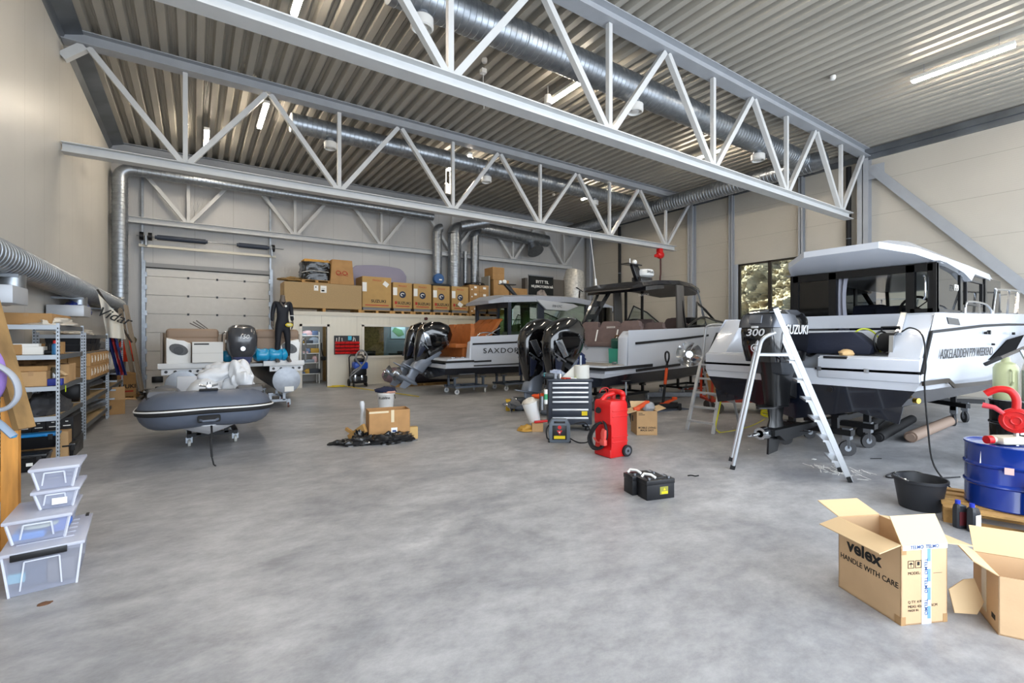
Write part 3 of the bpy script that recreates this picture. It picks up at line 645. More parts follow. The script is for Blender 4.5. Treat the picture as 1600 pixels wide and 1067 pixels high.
for s in (-1,1):
    Y=1.305*s; strip(b,[(0,Y,1.2),(.9,Y,1.19),(1.12,Y,1.11),(3.2,Y-.02*s,1.05),(4.4,Y-.06*s,1.1)],.05)
b.done('hull_stripe',brn,w,sm=0)
b=B()
for s in (-1,1):
    Y=1.3*s; b.tube([(0,Y,1.31),(.31,Y,1.76),(1.2,Y,1.8),(2.5,Y,1.86),(4,Y*.99,1.9),(5.4,Y*.965,1.92),(7.4,s*.93,1.98)],.017,8)
    b.box(-.02,min(.25*s,1.3*s),1.295,.0,max(.25*s,1.3*s),1.325)
b.done('rub_rail',rubber,w)
# bulwarks, platforms, cockpit
b=B()
for s in (-1,1):
    y0,y1=sorted((s*.98,s*1.275)); b.prism([(.02,1.47),(.3,1.76),(.52,1.97),(1.9,2.0),(1.9,1.3),(.02,1.3)],y0,y1,'xz',.02)
    y0,y1=sorted((s*.28,s*1.285)); b.prism([(-.02,1.2),(-.02,1.45),(.04,1.48),(.62,1.48),(.62,1.2)],y0,y1,'xz',.015)
b.box(.55,-1.0,1.3,.78,1.0,1.79,.03); b.box(.6,-1.0,1.25,2.0,1.0,1.4)
b.box(.3,-.3,1.1,.6,.35,1.5,.02)
b.done('cockpit',gel,w,sm=25)
b=B()
for s in (-1,1):
    y0,y1=sorted((s*.3,s*.62)); b.prism([(-.0,1.22),(.3,1.22),(.3,.86),(.06,.86)],y0,y1,'xz',.02)
b.done('transom_pod',mat('pod_grey','b9bdc3',.35),w)
b=B(); b.cyl((-.02,-.42,1.06),(0.0,-.42,1.06),.03); b.box(-.03,-.6,1.44,0,-.35,1.47); b.done('drain_fitting',blackp,w)
b=B(); b.bx((.0,-.3,1.31),(.05,.05,.05)); b.bx((.0,-.8,1.31),(.05,.05,.05)); b.done('fender_clip',chrome,w)
b=B(); b.bx((.02,-.92,.87),(.03,.4,.2),rot=(R(12),0,0),bev=.005); b.bx((.02,.92,.87),(.03,.4,.2),rot=(R(-12),0,0),bev=.005); b.done('trim_tab',navy,w)
b=B()
for x,z,r in ((2.55,1.76,.018),(2.72,1.77,.03),(4.2,1.76,.02),(2.95,1.6,.015)): b.cyl((x,-1.29,z),(x,-1.325,z),r,n=12)
b.done('through_hull_fitting',blackp,w)
b=B(); b.cyl((.12,-1.2,1.0),(.1,-1.245,1.0),.03,n=12); b.done('anode',mat('brass','c9a24a',.3,metal=1.),w)
b=B(); b.prism([(2.75,1.38),(3.9,1.66),(5,1.74),(4.4,1.5),(3.7,1.41)],-1.302,-1.285,'xz'); b.done('hull_window',mat('matte_black','0d0d0e',.9,spec=.05),w,sm=0)
b=B(); b.prism([(.98,1.86),(1.45,1.85),(1.36,1.93),(.92,1.94)],-1.29,-1.27,'xz'); b.done('air_vent',blackp,w,sm=0)
text('lettering','ASKELADDEN P79 WEEKEND',.16,(1.72,-1.312,1.5),(1,0,-.0),(0,.0,1),ink,w,shear=.25,sx=1.12,bold=.004)
# deck, cabin base
b=B(); b.loft([[(x,-a,z),(x,-a*.8,z+.05),(x,a*.8,z+.05),(x,a,z),(x,a,z-.15),(x,-a,z-.15)] for x,a,z in ((1.85,1.27,1.99),(3,1.27,2.03),(5.4,1.24,2.09),(7.4,.95,2.16),(8.5,.5,2.21),(8.95,.06,2.24))]); b.done('foredeck',gel,w,sm=25)
# wheelhouse
b=B(); 
def sec(x,a,c,z0,z1): return [(x,-a,z0),(x,-a,z0+.09),(x,-c,z1),(x,c,z1),(x,a,z0+.09),(x,a,z0)]
b.loft([sec(1.32,.48,.44,2.93,3.02),sec(1.55,.82,.52,2.82,3.06),sec(2.0,.98,.62,2.72,3.07),sec(3.2,1.0,.65,2.69,3.02),sec(4.6,.96,.6,2.67,2.92),sec(5.5,.84,.5,2.64,2.78),sec(5.65,.7,.4,2.63,2.68)])
for s in (-1,1): b.prism([(1.8,2.74),(3.3,2.74),(3.55,2.70),(3.3,2.55),(2.9,2.66)],*sorted((s*.9,s*1.01)),'xz',.01)
b.done('cabin_roof',gel,w,sm=22)
b=B()
for s in (-1,1): b.tube([(1.8,s*.45,3.05),(1.85,s*.45,3.09),(4.4,s*.42,2.99),(4.5,s*.42,2.94)],.012,6)
b.done('roof_rail',blackp,w)
blk=mat('frame_black','0c0d10',.28)
b=B()
for y in (-.9,-.66,.32,.88): b.box(1.9,y-.05,1.75,1.98,y+.05,2.72)
b.box(1.9,-.95,2.62,1.98,.95,2.73); b.box(1.9,.3,1.74,1.98,.9,1.8); b.box(1.9,-.95,1.75,1.98,-.66,2.1)
for s in (-1,1):
    for x,t in ((1.95,.06),(3.05,.05),(4.45,.05)): b.box(x-t,s*.93-.02,2.05,x+t,s*.93+.02,2.72)
    b.bar((5.45,s*.72,2.66),(5.95,s*.85,2.12),.06); b.box(1.95,s*.93-.02,2.02,5.7,s*.93+.02,2.1)
b.bar((5.5,0,2.66),(6.0,0,2.12),.06)
b.done('cabin_frame',blk,w,sm=0)
bz=glass('bronze_glass','51473f',.15,.03)
b=B(); 
for s in (-1,1): b.box(1.98,s*.93-.004,2.08,5.5,s*.93+.004,2.7); 
b.done('side_window',bz,w,sm=0)
b=B(); b.poly([(5.47,-.7,2.66),(5.47,.7,2.66),(5.98,.84,2.1),(5.98,-.84,2.1)]); b.done('windscreen',clearglass,w,sm=0)
b=B(); b.box(1.93,.36,1.8,1.94,.84,2.64); b.done('sliding_door',bz,w,sm=0)
b=B()
for (x0,z0,x1,z1) in ((3.3,2.2,3.34,2.6),(4.2,2.2,4.24,2.6),(3.3,2.57,4.24,2.6),(3.3,2.2,4.24,2.23)): b.box(x0,-.955,z0,x1,-.935,z1)
b.done('window_sash',blackp,w,sm=0)
text('lettering','P79',.13,(2.75,-.962,2.42),(1,0,0),(0,0,1),paper,w)
b=B(); b.tube([(1.88,-.82,2.22),(1.86,-.84,2.26),(1.86,-.84,2.52),(1.88,-.82,2.56)],.014,8); b.done('door_handle',chrome,w)
# inside: floor, dash, helm seats, wheel
b=B(); b.box(1.9,-.9,1.2,5.4,.9,1.3); b.box(4.6,-.88,1.3,5.4,.88,2.08); b.box(2.0,-.9,1.3,4.6,-.86,2.05); b.box(2.0,.86,1.3,4.6,.9,2.05); b.box(3.4,-.85,1.3,4.4,-.1,2.02,.03); b.done('cabin_liner',mat('liner_white','cfd2d6',.4),w,sm=20)
dk=mat('navy_cover','12182a',.75,var=.15,bump=.15,bscale=30)
b=B(); b.box(2.5,.0,1.3,3.0,.42,1.95,.04); b.box(2.95,-.02,1.75,3.15,.44,2.25,.05); b.box(2.2,-.42,1.4,2.7,-.02,1.86,.04); b.box(2.62,-.44,1.7,2.78,0.0,2.2,.05); b.box(3.1,-.05,1.95,4.4,.85,2.12,.05); b.done('helm_seat',dk,w,sm=30)
b=B(); cx,cy,cz=2.5,-.56,2.12
b.tube([(cx+.06*math.sin(a)*.6,cy+.19*math.cos(a),cz+.19*math.sin(a)) for a in [2*PI*k/24 for k in range(24)]],.02,8,closed=True)
for a in (.3,2.4,4.7): b.bar((cx,cy,cz),(cx+.03*math.sin(a),cy+.18*math.cos(a),cz+.18*math.sin(a)),.03,.012)
b.cyl((cx-.02,cy,cz),(cx+.25,cy,cz-.03),.045,n=14); b.done('steering_wheel',rubber,w)
b=B(); b.box(2.74,-.8,1.8,3.0,-.3,2.06,.03); b.cyl((2.6,-.83,2.02),(2.6,-.83,2.18),.02); b.bx((2.58,-.83,2.2),(.06,.05,.08),bev=.01); b.done('throttle_console',mat('console_grey','4a4d52',.4),w)
b=B(); 
def cur(u,v): return (1.99+.05*math.sin(v*22),.28-u*.12-.02*v,1.78+.86*(1-u)*1. if 0 else 1.78+.86*v)
b.sheet(lambda u,v:(2.02+.03*math.sin(u*14),.30-.17*u*(1-.35*math.sin(v*2.6)),1.76+.88*v),10,12,.004); b.done('curtain',mat('grey_curtain','8e8f9a',.8),w,sm=60)
b=B(); b.sheet(lambda u,v:(2.1+.03*math.sin(u*14),.82-.14*u*(1-.35*math.sin(v*2.6)),1.76+.88*v),10,12,.004); b.done('curtain',MATS['grey_curtain'],w,sm=60)
b=B(); b.box(1.84,.9,1.76,1.96,1.16,2.12,.02); b.done('side_locker',gel,w); b=B(); b.cyl((1.84,1.02,2.04),(1.835,1.02,2.04),.02,n=12); b.done('red_button',red,w); b=B(); b.cyl((1.84,1.02,1.92),(1.83,1.02,1.92),.03,n=12); b.done('switch',blackp,w)
# rails
b=B()
b.tube(spline([(2.15,-1.18,2.02),(2.2,-1.18,2.16),(2.5,-1.18,2.2),(3.2,-1.18,2.19),(3.5,-1.18,2.12),(3.55,-1.18,2.04)],4),.014,8); b.bar((2.85,-1.18,2.04),(2.85,-1.18,2.19),.02)
for s in (-1,1):
    b.tube(spline([(3.65,s*1.17,2.06),(3.95,s*1.15,2.42),(4.1,s*1.14,2.46),(5.5,s*1.12,2.52),(7.4,s*.85,2.6),(8.6,s*.25,2.64),(8.9,0,2.64)],4),.017,8)
    for x,y,z0,z1 in ((4.9,1.14,2.08,2.49),(6.2,1.05,2.14,2.55),(7.6,.8,2.18,2.6)): b.bar((x-.12,s*y,z0),(x,s*y,z1),.03)
b.done('bow_rail',chrome,w)
b=B(); b.bar((.5,-1.0,1.98),(.25,-1.02,1.74),.05,.05); b.bar((.12,-1.0,1.72),(.1,-1.0,1.5),.05,.04); b.bar((.66,-.55,1.55),(.66,-.55,1.78),.04); b.done('stern_cleat_rail',chrome,w)
b=B(); b.tube([(4.2,-.8,2.12),(4.2,-.8,2.2)],.02); b.tube([(4.12,-.8,2.2),(4.28,-.8,2.2)],.014); b.done('deck_cleat',chrome,w)
scowl=[(1.38,-.6,-.02,.17),(1.4,-.74,.05,.225),(1.5,-.77,.07,.24),(1.6,-.8,.1,.25),(1.76,-.82,.11,.255),(1.92,-.79,.1,.245),(2.0,-.74,.04,.22),(2.045,-.64,-.06,.18),(2.06,-.5,-.2,.1)]
sz=outboard(w,(0,.07,0),0,0,[c+(5,1.,0) for c in scowl],(.82,-.52,-.16,.25),blackg,mat('leg_black','0e0f11',.3,coat=.3),[(1.52,-.62,.02,.2),(1.4,-.6,.0,.17),(1.2,-.55,-.05,.13),(.82,-.5,-.12,.1)],'black outboard motor with silver band',prop=False)
b=B(); b.loft([rr(x0,x1,ww,z,5.) for z,x0,x1,ww in ((1.82,-.835,-.2,.262),(1.9,-.815,-.2,.258),(1.985,-.765,-.25,.236))]); b.done('silver_band',mat('cowl_silver','5c5f66',.25,metal=.6),sz,sm=30)
b=B(); b.bx((-.82,0,1.92),(.02,.16,.11),rot=(0,R(16),0),bev=.02); b.done('air_inlet',mat('cowl_silver2','70747c',.3,metal=.6),sz)
b=B(); b.prism([(-.62,1.5),(-.2,1.5),(-.1,1.3),(-.35,1.22),(-.55,1.24)],-.19,.19,'xz',.03); b.done('side_cover',mat('grey_cover','33363b',.4),sz)
text('lettering','300',.12,(-.84,0,1.755),(0,-1,0),(.02,0,1),mat('silver_ink','c8cacd',.3),sz,shear=.2,bold=.015,sx=1.25)
text('lettering','SUZUKI',.16,(-.36,-.268,1.79),(1,0,0),(0,0,1),MATS['silver_ink'],sz,shear=.15,bold=.012)
b=B(); b.tube([(-.835,.045*math.cos(2*PI*k/20),1.57+.045*math.sin(2*PI*k/20)) for k in range(20)],.006,6,closed=True); b.cyl((-.832,0,1.57),(-.838,0,1.57),.022,n=12); b.bx((-.836,0,1.825),(.006,.09,.025),bev=.01); b.done('badge',MATS['silver_ink'],sz)
b=B(); b.prism([(-.03,1.5),(-.03,.9),(-.2,.95),(-.22,1.3)],-.12,.12,'xz',.02)
for s in (-1,1): b.tube(spline([(-.1,s*.1,1.4),(.05,s*.14,1.5),(.2,s*.16,1.46),(.3,s*.2,1.5)],4),.018,8); b.cyl((-.1,s*.06,.95),(-.15,s*.06,1.3),.025)
b.done('motor_bracket',blackm,sz)
b=B(); b.cyl((-.72,0,.51),(-.6,0,.51),.075,.08,n=18); b.cyl((-.9,0,.51),(-.72,0,.51),.022); b.cyl((-.98,0,.51),(-.93,0,.51),.014); b.done('propeller_shaft',chrome,sz)
# things lying on it
b=B(); b.prism([(-.62,1.5),(-.56,1.76),(.55,1.78),(.75,1.6),(.72,1.5)],-.14,.14,'xz',.03) ; c=b.done('cover_bag',dk,sm=30); c.rotation_euler=(0,0,R(-90)); c.location=(WX+.3,WY-.05+.0,-.012); tag(c,'long dark navy cover bag lying across the stern of the white cabin boat','bag')
q=thing('cable_reel','black cable reel standing on the white boat stern beside the dark cover bag','cable reel',(WX+.3,WY-.93,1.49))
b=B()
for s in (-1,1): b.tube([(s*.0+.1*s,.13*math.cos(2*PI*k/20),.15+.13*math.sin(2*PI*k/20)) for k in range(20)],.012,6,closed=True)
b.cyl((-.09,0,.15),(.09,0,.15),.06); b.tube([(-.1,-.12,.02),(.1,-.12,.02)],.012); b.tube([(-.1,.12,.02),(.1,.12,.02)],.012); b.tube([(-.1,0,.28),(-.1,.0,.33),(.1,0,.33),(.1,0,.28)],.012,6); b.done('reel_frame',blackp,q)
b=B(); 
for k in range(14): b.tube([(-.08+.012*k,.105*math.cos(2*PI*i/18),.15+.105*math.sin(2*PI*i/18)) for i in range(18)],.009,6,closed=True)
b.done('wound_cable',rubber,q); q.rotation_euler=(0,0,R(75))
b=B(); b.tube(spline([(WX+.3,WY-.45,1.5),(WX+.36,WY-.55,1.76),(WX+.42,WY-.66,1.8),(WX+.45,WY-.76,1.7),(WX+.4,WY-.8,1.52)],6),.01,6); tag(b.done('hose_loop',mat('lime_hose','b9c62a',.5)),'lime yellow hose loop on the white boat behind the cable reel','hose')
b=B(); bag(b,(0,0,0),(.1,.08,.05),4,.4,14,8); c=b.done('cleaning_sponge',mat('sponge','c9a878',.9)); c.location=(WX+.1,WY-.55,1.505); tag(c,'small tan rag lying by the dark cover bag on the white boat','rag')
for o in list(COL.objects):
    if o.parent is None and o.name.split('.')[0] in ('cabin_boat','cover_bag','cable_reel','hose_loop','cleaning_sponge'): resize(o)
WX,WY=7.15,3.333
cp=[(WX+.33,WY-1.1,1.73),(WX+.3,WY-1.23,1.82),(WX+.2,WY-1.38,1.72),(WX-.02,WY-1.47,1.4),(WX-.07,WY-1.47,1.16),(WX-.07,WY-1.5,.66),(WX-.08,WY-1.55,.25)]
g0=(WX-.1,WY-1.62); cp+=[(g0[0]-.05,g0[1]-.08,.04),(g0[0]-.2,g0[1]-.15,.012)]+[G(1415,738,.012),G(1385,745,.01),G(1440,748,.01),G(1500,745,.01)]
b=B(); b.tube(spline(cp,8),.009,6); tag(b.done('power_cable',rubber,sm=60),'thin dark cable hanging from the white boat to the floor behind the bucket','cable')
# trolley of the cabin boat
t=thing('cabin_boat_trolley','black steel trolley with large rubber castors under the white cabin boat','boat trolley',(0,0,0))
b=B(); Y0=3.33
b.box(6.5,Y0-.05,.36,9.0,Y0+.05,.44); b.box(7.68,Y0-.5,.3,7.82,Y0+.5,.38); b.box(8.52,Y0-.5,.3,8.66,Y0+.5,.38)
b.bar((11.9,2.5,.42),(13.0,4.1,.42),.08,.08); b.bar((11.9,4.1,.42),(13.0,2.5,.42),.08,.08); b.bar((9.,Y0,.4),(12.2,Y0,.4),.07,.08)
b.prism([(6.6,.38),(7.0,.38),(7.6,.3),(6.8,.26)],Y0-.04,Y0+.04,'xz')
b.done('frame',blackm,t,sm=0)
for x,y,zt in ((7.75,3.05,.62),(7.75,3.65,.62),(8.6,2.95,.64),(12.1,2.75,.82),(12.1,3.85,.82),(8.6,3.7,.64)):
    b=B(); b.box(x-.04,y-.04,.3,x+.04,y+.04,zt-.03); b.bx((x,y,zt-.03),(.3,.2,.03),rot=(R(12 if y>3 else -12),0,0)); b.done('support_post',blackm,t,sm=0)
for x,y in ((7.76,2.9),(8.58,2.93),(12.1,3.61),(12.11,2.75),(12.76,2.73),(7.76,3.76),(8.58,3.76)):
    b=B(); b.box(x-.05,y-.05,.24,x+.05,y+.05,.40); caster(b,(x,y,.26),.11,.3*x); b.done('caster',[galv,mat('rubber_wheel','3a3a3c',.7)],t)
# ---------------- black-topped open boat (middle) ----------------
OX,OY,OH=7.25,8.6,6.
o_=thing('open_boat','white open motor boat with black hardtop and brown seats, in the middle','boat',(OX,OY,0),rz=OH)
st=[(0,[(0,.42),(1.15,.62),(1.22,.80),(1.27,.9),(1.27,1.02)]),(.78,[(0,.4),(1.17,.62),(1.26,.86),(1.3,1.0),(1.3,1.06)]),(.83,[(0,.4),(1.17,.62),(1.26,.86),(1.3,1.05),(1.28,1.86)]),(3,[(0,.38),(1.15,.62),(1.26,.9),(1.3,1.3),(1.26,1.93)]),
 (5.2,[(0,.42),(1.0,.7),(1.14,.95),(1.24,1.4),(1.22,2.02)]),(7,[(0,.65),(.6,.95),(.75,1.15),(.9,1.5),(.95,2.12)]),(8.1,[(0,1.2),(.2,1.35),(.27,1.45),(.38,1.7),(.45,2.18)]),(8.6,[(0,2.0),(.02,2.04),(.03,2.06),(.04,2.1),(.05,2.2)])]
b=B(); hull(b,st,[1,1,0,0]); b.done('hull',[gel,navy],o_,sm=25)
b=B()
for s in (-1,1):
    y0,y1=sorted((s*1.0,s*1.27)); b.prism([(.78,1.02),(.8,1.7),(.98,1.85),(3,1.93),(5.2,2.02),(5.2,1.2),(1,1.0)],y0,y1,'xz',.03)
b.prism([(0,.88),(0,1.0),(.06,1.06),(1.3,1.06),(1.3,.88)],-1.28,1.28,'xz',.02); b.box(1.0,-1.05,.9,5.2,1.05,1.1); b.box(1.3,-1.0,1.05,1.5,1.0,1.48,.02); b.done('cockpit',gel,o_,sm=25)
b=B(); b.loft([[(x,-a,z),(x,-a*.8,z+.06),(x,a*.8,z+.06),(x,a,z),(x,a,z-.2),(x,-a,z-.2)] for x,a,z in ((5.0,1.23,2.0),(7,.95,2.1),(8.1,.45,2.17),(8.55,.05,2.19))]); b.done('foredeck',gel,o_,sm=25)
b=B()
for s in (-1,1):
    Y=s*1.3; strip(b,[(-.02,Y,1.0),(1.75,Y,1.03)],.07,.03); strip(b,[(1.1,Y-.0*s,.93),(3.0,Y,1.0)],.06,.02); strip(b,[(1.08,Y,1.56),(3,Y-.01*s,1.66),(5.2,Y-.06*s,1.8),(6.9,s*.96,1.92)],.055,.03)
b.box(-.04,-1.28,.97,.0,1.28,1.03); b.done('rub_rail',rubber,o_,sm=0)
b=B(); b.box(0.2,-1.2,1.06,1.25,1.2,1.075); b.done('teak_deck',mat('grey_teak','9b958c',.7),o_)
b=B()
for x in (.55,.9): b.tube([(x-.07,-1.1,1.11),(x-.06,-1.1,1.13),(x+.06,-1.1,1.13),(x+.07,-1.1,1.11)],.016); b.bx((x,-1.1,1.09),(.1,.05,.03),bev=.01)
b.done('deck_cleat',chrome,o_)
def bench(b,x,y0,y1,z0,zt,n,lean=.16,hr=True):
    """row of n joined seat backs facing forward at x"""
    wd=(y1-y0)/n
    b.box(x-.45,y0,z0-.12,x+.02,y1,z0,.03)
    for k in range(n):
        a,c=y0+k*wd,y0+(k+1)*wd; m=(c-a)
        b.loft([[(xx+dx*tk,a+yy*m,zz) for dx,yy in ((0,0.0),(1,0.0),(1,1.),(0,1.))] for xx,zz,tk in ((x,z0-.05,.12),(x+lean*.7,zt-.15,.13))])
        b.loft([[(xx+dx*tk,a+yy*m,zz) for dx,yy in ((0,.06+q),(1,.06+q),(1,.94-q),(0,.94-q))] for xx,zz,tk,q in ((x+lean*.7,zt-.15,.13,.0),(x+lean*.95,zt-.03,.12,.06),(x+lean,zt,.09,.14))])
b=B(); bench(b,1.62,-.98,.98,1.58,2.12,3); b.done('stern_bench',brown,o_,sm=30)
b=B(); bench(b,2.7,-.95,.95,1.6,2.1,3); b.done('middle_bench',brown,o_,sm=30)
b=B(); bench(b,3.75,-.95,-.25,1.7,2.24,1); bench(b,3.75,.05,.75,1.7,2.24,1); b.done('helm_seat',brown,o_,sm=30)
b=B()
for x,y in ((1.6,-.33),(1.6,.33),(2.68,-.32),(2.68,.32)): b.bar((x-.0,y-.0,1.6),(x+.09,y,1.9),.035,.012,up=(1,0,0))
b.done('seat_strap',paper,o_,sm=0)
text('lettering','SAXDOR',.07,(1.7,-.1,1.96),(0,-1,0),(.2,0,1),paper,o_)
b=B(); b.box(1.24,-.9,1.08,1.3,.95,1.46,.01); b.done('locker_front',gel,o_); b=B(); b.tube([(1.23,-.55,1.42),(1.2,-.55,1.34),(1.2,-.55,1.28)],.012); b.cyl((1.22,-.7,1.2),(1.24,-.7,1.2),.035); b.done('shower_fitting',blackp,o_)
# hardtop
rf=mat('hardtop_black','15151a',.25,coat=.5); un=mat('hardtop_underside','54504c',.5)
b=B()
def rs(x,a,z,t=.09): return [(x,-a,z),(x,-a*.96,z+t*.7),(x,-a*.5,z+t),(x,a*.5,z+t),(x,a*.96,z+t*.7),(x,a,z)]
RS=[(1.68,.8,2.93),(1.85,.98,2.97),(2.5,1.06,3.06),(3.4,1.08,3.12),(4.2,1.0,3.1),(4.85,.85,3.02),(5.05,.7,2.98)]
b.loft([rs(x,a,z,.14 if x>1.7 else .06) for x,a,z in RS]); b.done('hardtop',rf,o_,sm=25)
b=B(); b.loft([[(x,-a*.9,z-.005),(x,a*.9,z-.005),(x,a*.85,z-.03),(x,-a*.85,z-.03)] for x,a,z in RS]); b.done('hardtop_lining',un,o_,sm=25)
b=B(); b.loft([[(x,-a,z-.1),(x,-a,z-.0),(x,a,z-.0),(x,a,z-.1)] for x,a,z in ((2.0,.95,2.97),(2.4,1.0,3.03),(2.8,.96,3.07))]); b.done('hardtop_beam',rf,o_,sm=25)
for s in (-1,1):
    b=B(); pr=[(.42,2.02),(.62,2.02),(1.5,2.86),(1.1,2.86)]
    out=[(1.0,1.86),(1.5,1.92),(1.98,2.9),(1.42,2.86)]
    out=[(1.75,1.9),(2.15,1.92),(3.15,3.06),(2.5,3.0)]
    def fr4(o4,i4):
        y0,y1=s*1.0,s*1.08
        for k in range(4):
            a,c=o4[k],o4[(k+1)%4]; d_,e=i4[k],i4[(k+1)%4]
            b.prism([a,c,e,d_],min(y0,y1),max(y0,y1),'xz')
    def lerp(p,q,t): return (p[0]+(q[0]-p[0])*t,p[1]+(q[1]-p[1])*t)
    L0,R0,R1,L1=out
    for k in range(3):
        t0,t1=k/3,(k+1)/3; q4=[lerp(L0,L1,t0),lerp(R0,R1,t0),lerp(R0,R1,t1),lerp(L0,L1,t1)]; cx=sum(p[0] for p in q4)/4; cz=sum(p[1] for p in q4)/4
        fr4(q4,[lerp(p,(cx,cz),.42) for p in q4])
    b.done('roof_arch',rf,o_,sm=0) if s>0 else b.b.free()
    b=B(); b.prism([(3.3,1.95),(3.7,1.95),(3.6,3.1),(3.25,3.1)],min(s*1.0,s*1.06),max(s*1.0,s*1.06),'xz',.02); b.done('roof_pillar',un,o_)
    b=B(); (b.bar((3.15,.5,1.2),(3.15,.5,3.1),.06),b.bar((3.95,.5,1.2),(3.95,.5,3.1),.06)) if s>0 else b.bar((4.75,s*1.1,2.0),(4.6,s*.9,3.05),.035); b.bar((3.6,s*1.12,1.95),(3.5,s*1.0,3.1),.035); b.done('roof_post',blk,o_,sm=0)
    b=B(); b.tube(spline([(3.5,s*1.2,1.94),(3.65,s*1.19,2.04),(4.4,s*1.16,2.26),(5.3,s*1.05,2.2),(6.2,s*.95,2.14)],5),.03,8); b.tube([(4.1,s*1.14,2.2),(4.3,s*1.05,2.68),(4.9,s*.98,2.5),(5.6,s*.95,2.16)],.025,8); b.done('windscreen_frame',blk,o_)
    b=B(); b.poly([(3.6,s*1.17,1.98),(4.4,s*1.14,2.24),(5.3,s*1.03,2.18),(6.1,s*.93,2.12)]); b.poly([(4.1,s*1.13,2.22),(4.3,s*1.04,2.65),(4.9,s*.97,2.48),(5.5,s*.95,2.18)]); b.done('windscreen',glass('green_glass','b9c4bb',.5),o_,sm=0)
b=B(); b.box(4.5,-1.05,1.2,5.1,1.05,2.06,.05); b.box(4.45,-.8,2.03,4.8,-.1,2.28,.04); b.done('dashboard',blackp,o_)
text('lettering','SAXDOR',.09,(3.3,-.0,2.9),(0,-1,0),(0,0,1),paper,o_)
# radar on its mast
b=B(); b.prism([(2.95,3.24),(3.4,3.24),(2.95,3.7),(2.7,3.7)],-.05,.05,'xz',.01); b.box(2.4,-.12,3.68,3.05,.12,3.71); b.box(2.95,-.16,3.2,3.5,.16,3.38,.02); b.done('radar_mast',rf,o_)
b=B(); b.lathe([(.02,.0),(.2,.0),(.27,.05),(.28,.1),(.28,.17),(.24,.22),(.05,.23),(.02,.23)],(3.3,0,3.38),28); b.done('radar_dome',white,o_,sm=40)
text('lettering','SIMRAD',.1,(3.2,-.29,3.51),(1,0,0),(0,0,1),ink,o_)
b=B(); b.sph((2.86,0,3.78),(.07,.07,.07),12,8); b.cyl((2.65,0,3.71),(2.65,0,3.86),.015); b.done('mast_light',white,o_)
b=B(); b.cyl((1.95,.6,3.0),(1.92,.6,3.3),.03); b.cyl((1.92,.6,3.3),(1.7,.6,4.5),.009,.006,8); b.done('whip_antenna',white,o_)
# twin black outboards
mcowl=[(.78,-.42,-.28,.08),(.95,-.52,-.14,.14),(1.2,-.64,.0,.19),(1.38,-.7,.12,.215),(1.55,-.74,.2,.23),(1.75,-.72,.24,.235),(1.95,-.56,.2,.21),(2.08,-.34,.06,.16),(2.13,-.14,-.0,.08)]
mmid=[(1.35,-.3,.18,.15),(1.1,-.32,.12,.13),(.8,-.38,0,.12),(.72,-.42,-.02,.16),(.58,-.44,-.04,.16),(.55,-.44,-.06,.09)]
silv=mat('silver_trim','aeb4bc',.2,metal=.9)
def merc(parent,x,y,tilt,lab,yaw=0,sc=1.,z=0):
    m=outboard(parent,(x,y,z),0,tilt,[c+(3.6,.8,0) for c in mcowl],(.55,-.42,-.12,-.02),blackg,greym,mmid,lab,yaw=yaw); m.scale=(sc,sc,sc)
    for s in (-1,1):
        b=B(); b.prism([(-.66,1.55),(-.5,1.62),(-.25,1.35),(-.38,1.28)],min(s*.185,s*.212),max(s*.185,s*.212),'xz',.01); b.bar((-.62,s*.2,1.32),(-.3,s*.205,1.22),.012,.03); b.done('silver_trim',silv,m)
        b=B(); b.prism([(-.56,1.26),(-.36,1.2),(-.4,.92),(-.47,.86)],min(s*.15,s*.185),max(s*.15,s*.185),'xz',.01); b.done('cowl_flank',mat('flank_navy','23283a',.3),m)
        b=B(); b.cyl((-.5,s*.2,1.24),(-.5,s*.212,1.24),.045,n=18); b.done('badge',silv,m)
    text('lettering','MERCURY',.09,(.08,-.222,1.68),(.8,0,-.6),(.6,0,.8),silv,m)
    return m
merc(o_,-.5,.42,12,'port side black outboard with grey leg',0,1.16,-.3); merc(o_,-.5,-.4,12,'starboard black outboard with grey leg',0,1.16,-.3)
# swim-platform clutter, cooler
q=thing('green_cooler','round topped green container in the stern walkway of the black topped boat','container',(0,0,0))
q.location=Matrix.Rotation(R(OH),3,'Z')@Vector((1.12,-.82,1.08))+Vector((OX,OY,0))
b=B(); b.loft([[(sx*a,sy*c,z) for sx,sy in ((-1,-1),(1,-1),(1,1),(-1,1))] for z,a,c in ((0,.16,.2),(.35,.17,.21))]); b.done('body',mat('sea_green','3f9c88',.4),q); b=B(); b.tube([(0,-.2,.36),(0,-.2,.55),(0,-.12,.66),(0,.12,.66),(0,.2,.55),(0,.2,.36)],.02); b.done('handle_hoop',mat('brown_trim','6b4a30',.5),q); b=B(); b.box(-.14,-.18,.35,.14,.18,.6,.05); b.done('lid',mat('dark_green','1f4d45',.4),q)
b=B(); bag(b,(0,0,0),(.3,.26,.3),6,.5,20,12,-.3); c=b.done('folded_cloth',mat('navy_cloth','1c2c56',.8),sm=50); c.location=(7.35,8.35,1.13); tag(c,'dark blue cloth heaped on the swim platform beside the black outboards','cloth')
# overhead hoist
q=thing('chain_hoist','red hoist block hanging under the end of the middle truss','hoist',(16.0,12.75,0))
b=B(); b.box(-.12,-.1,5.2,.12,.1,5.42,.04); b.sph((0.02,0,5.12),(.2,.16,.16),12,8); b.box(-.3,-.05,5.0,-.05,.05,5.12,.02); b.done('hoist_body',red,q)
b=B(); b.tube(spline([(.05,0,5.0),(.06,0,4.4),(.02,0,4.1),(.08,0,3.8),(.04,0,3.5),(.05,0,3.35)],4),.035,8); b.done('sling',mat('purple_brown_sling','4a2d2c',.8),q)
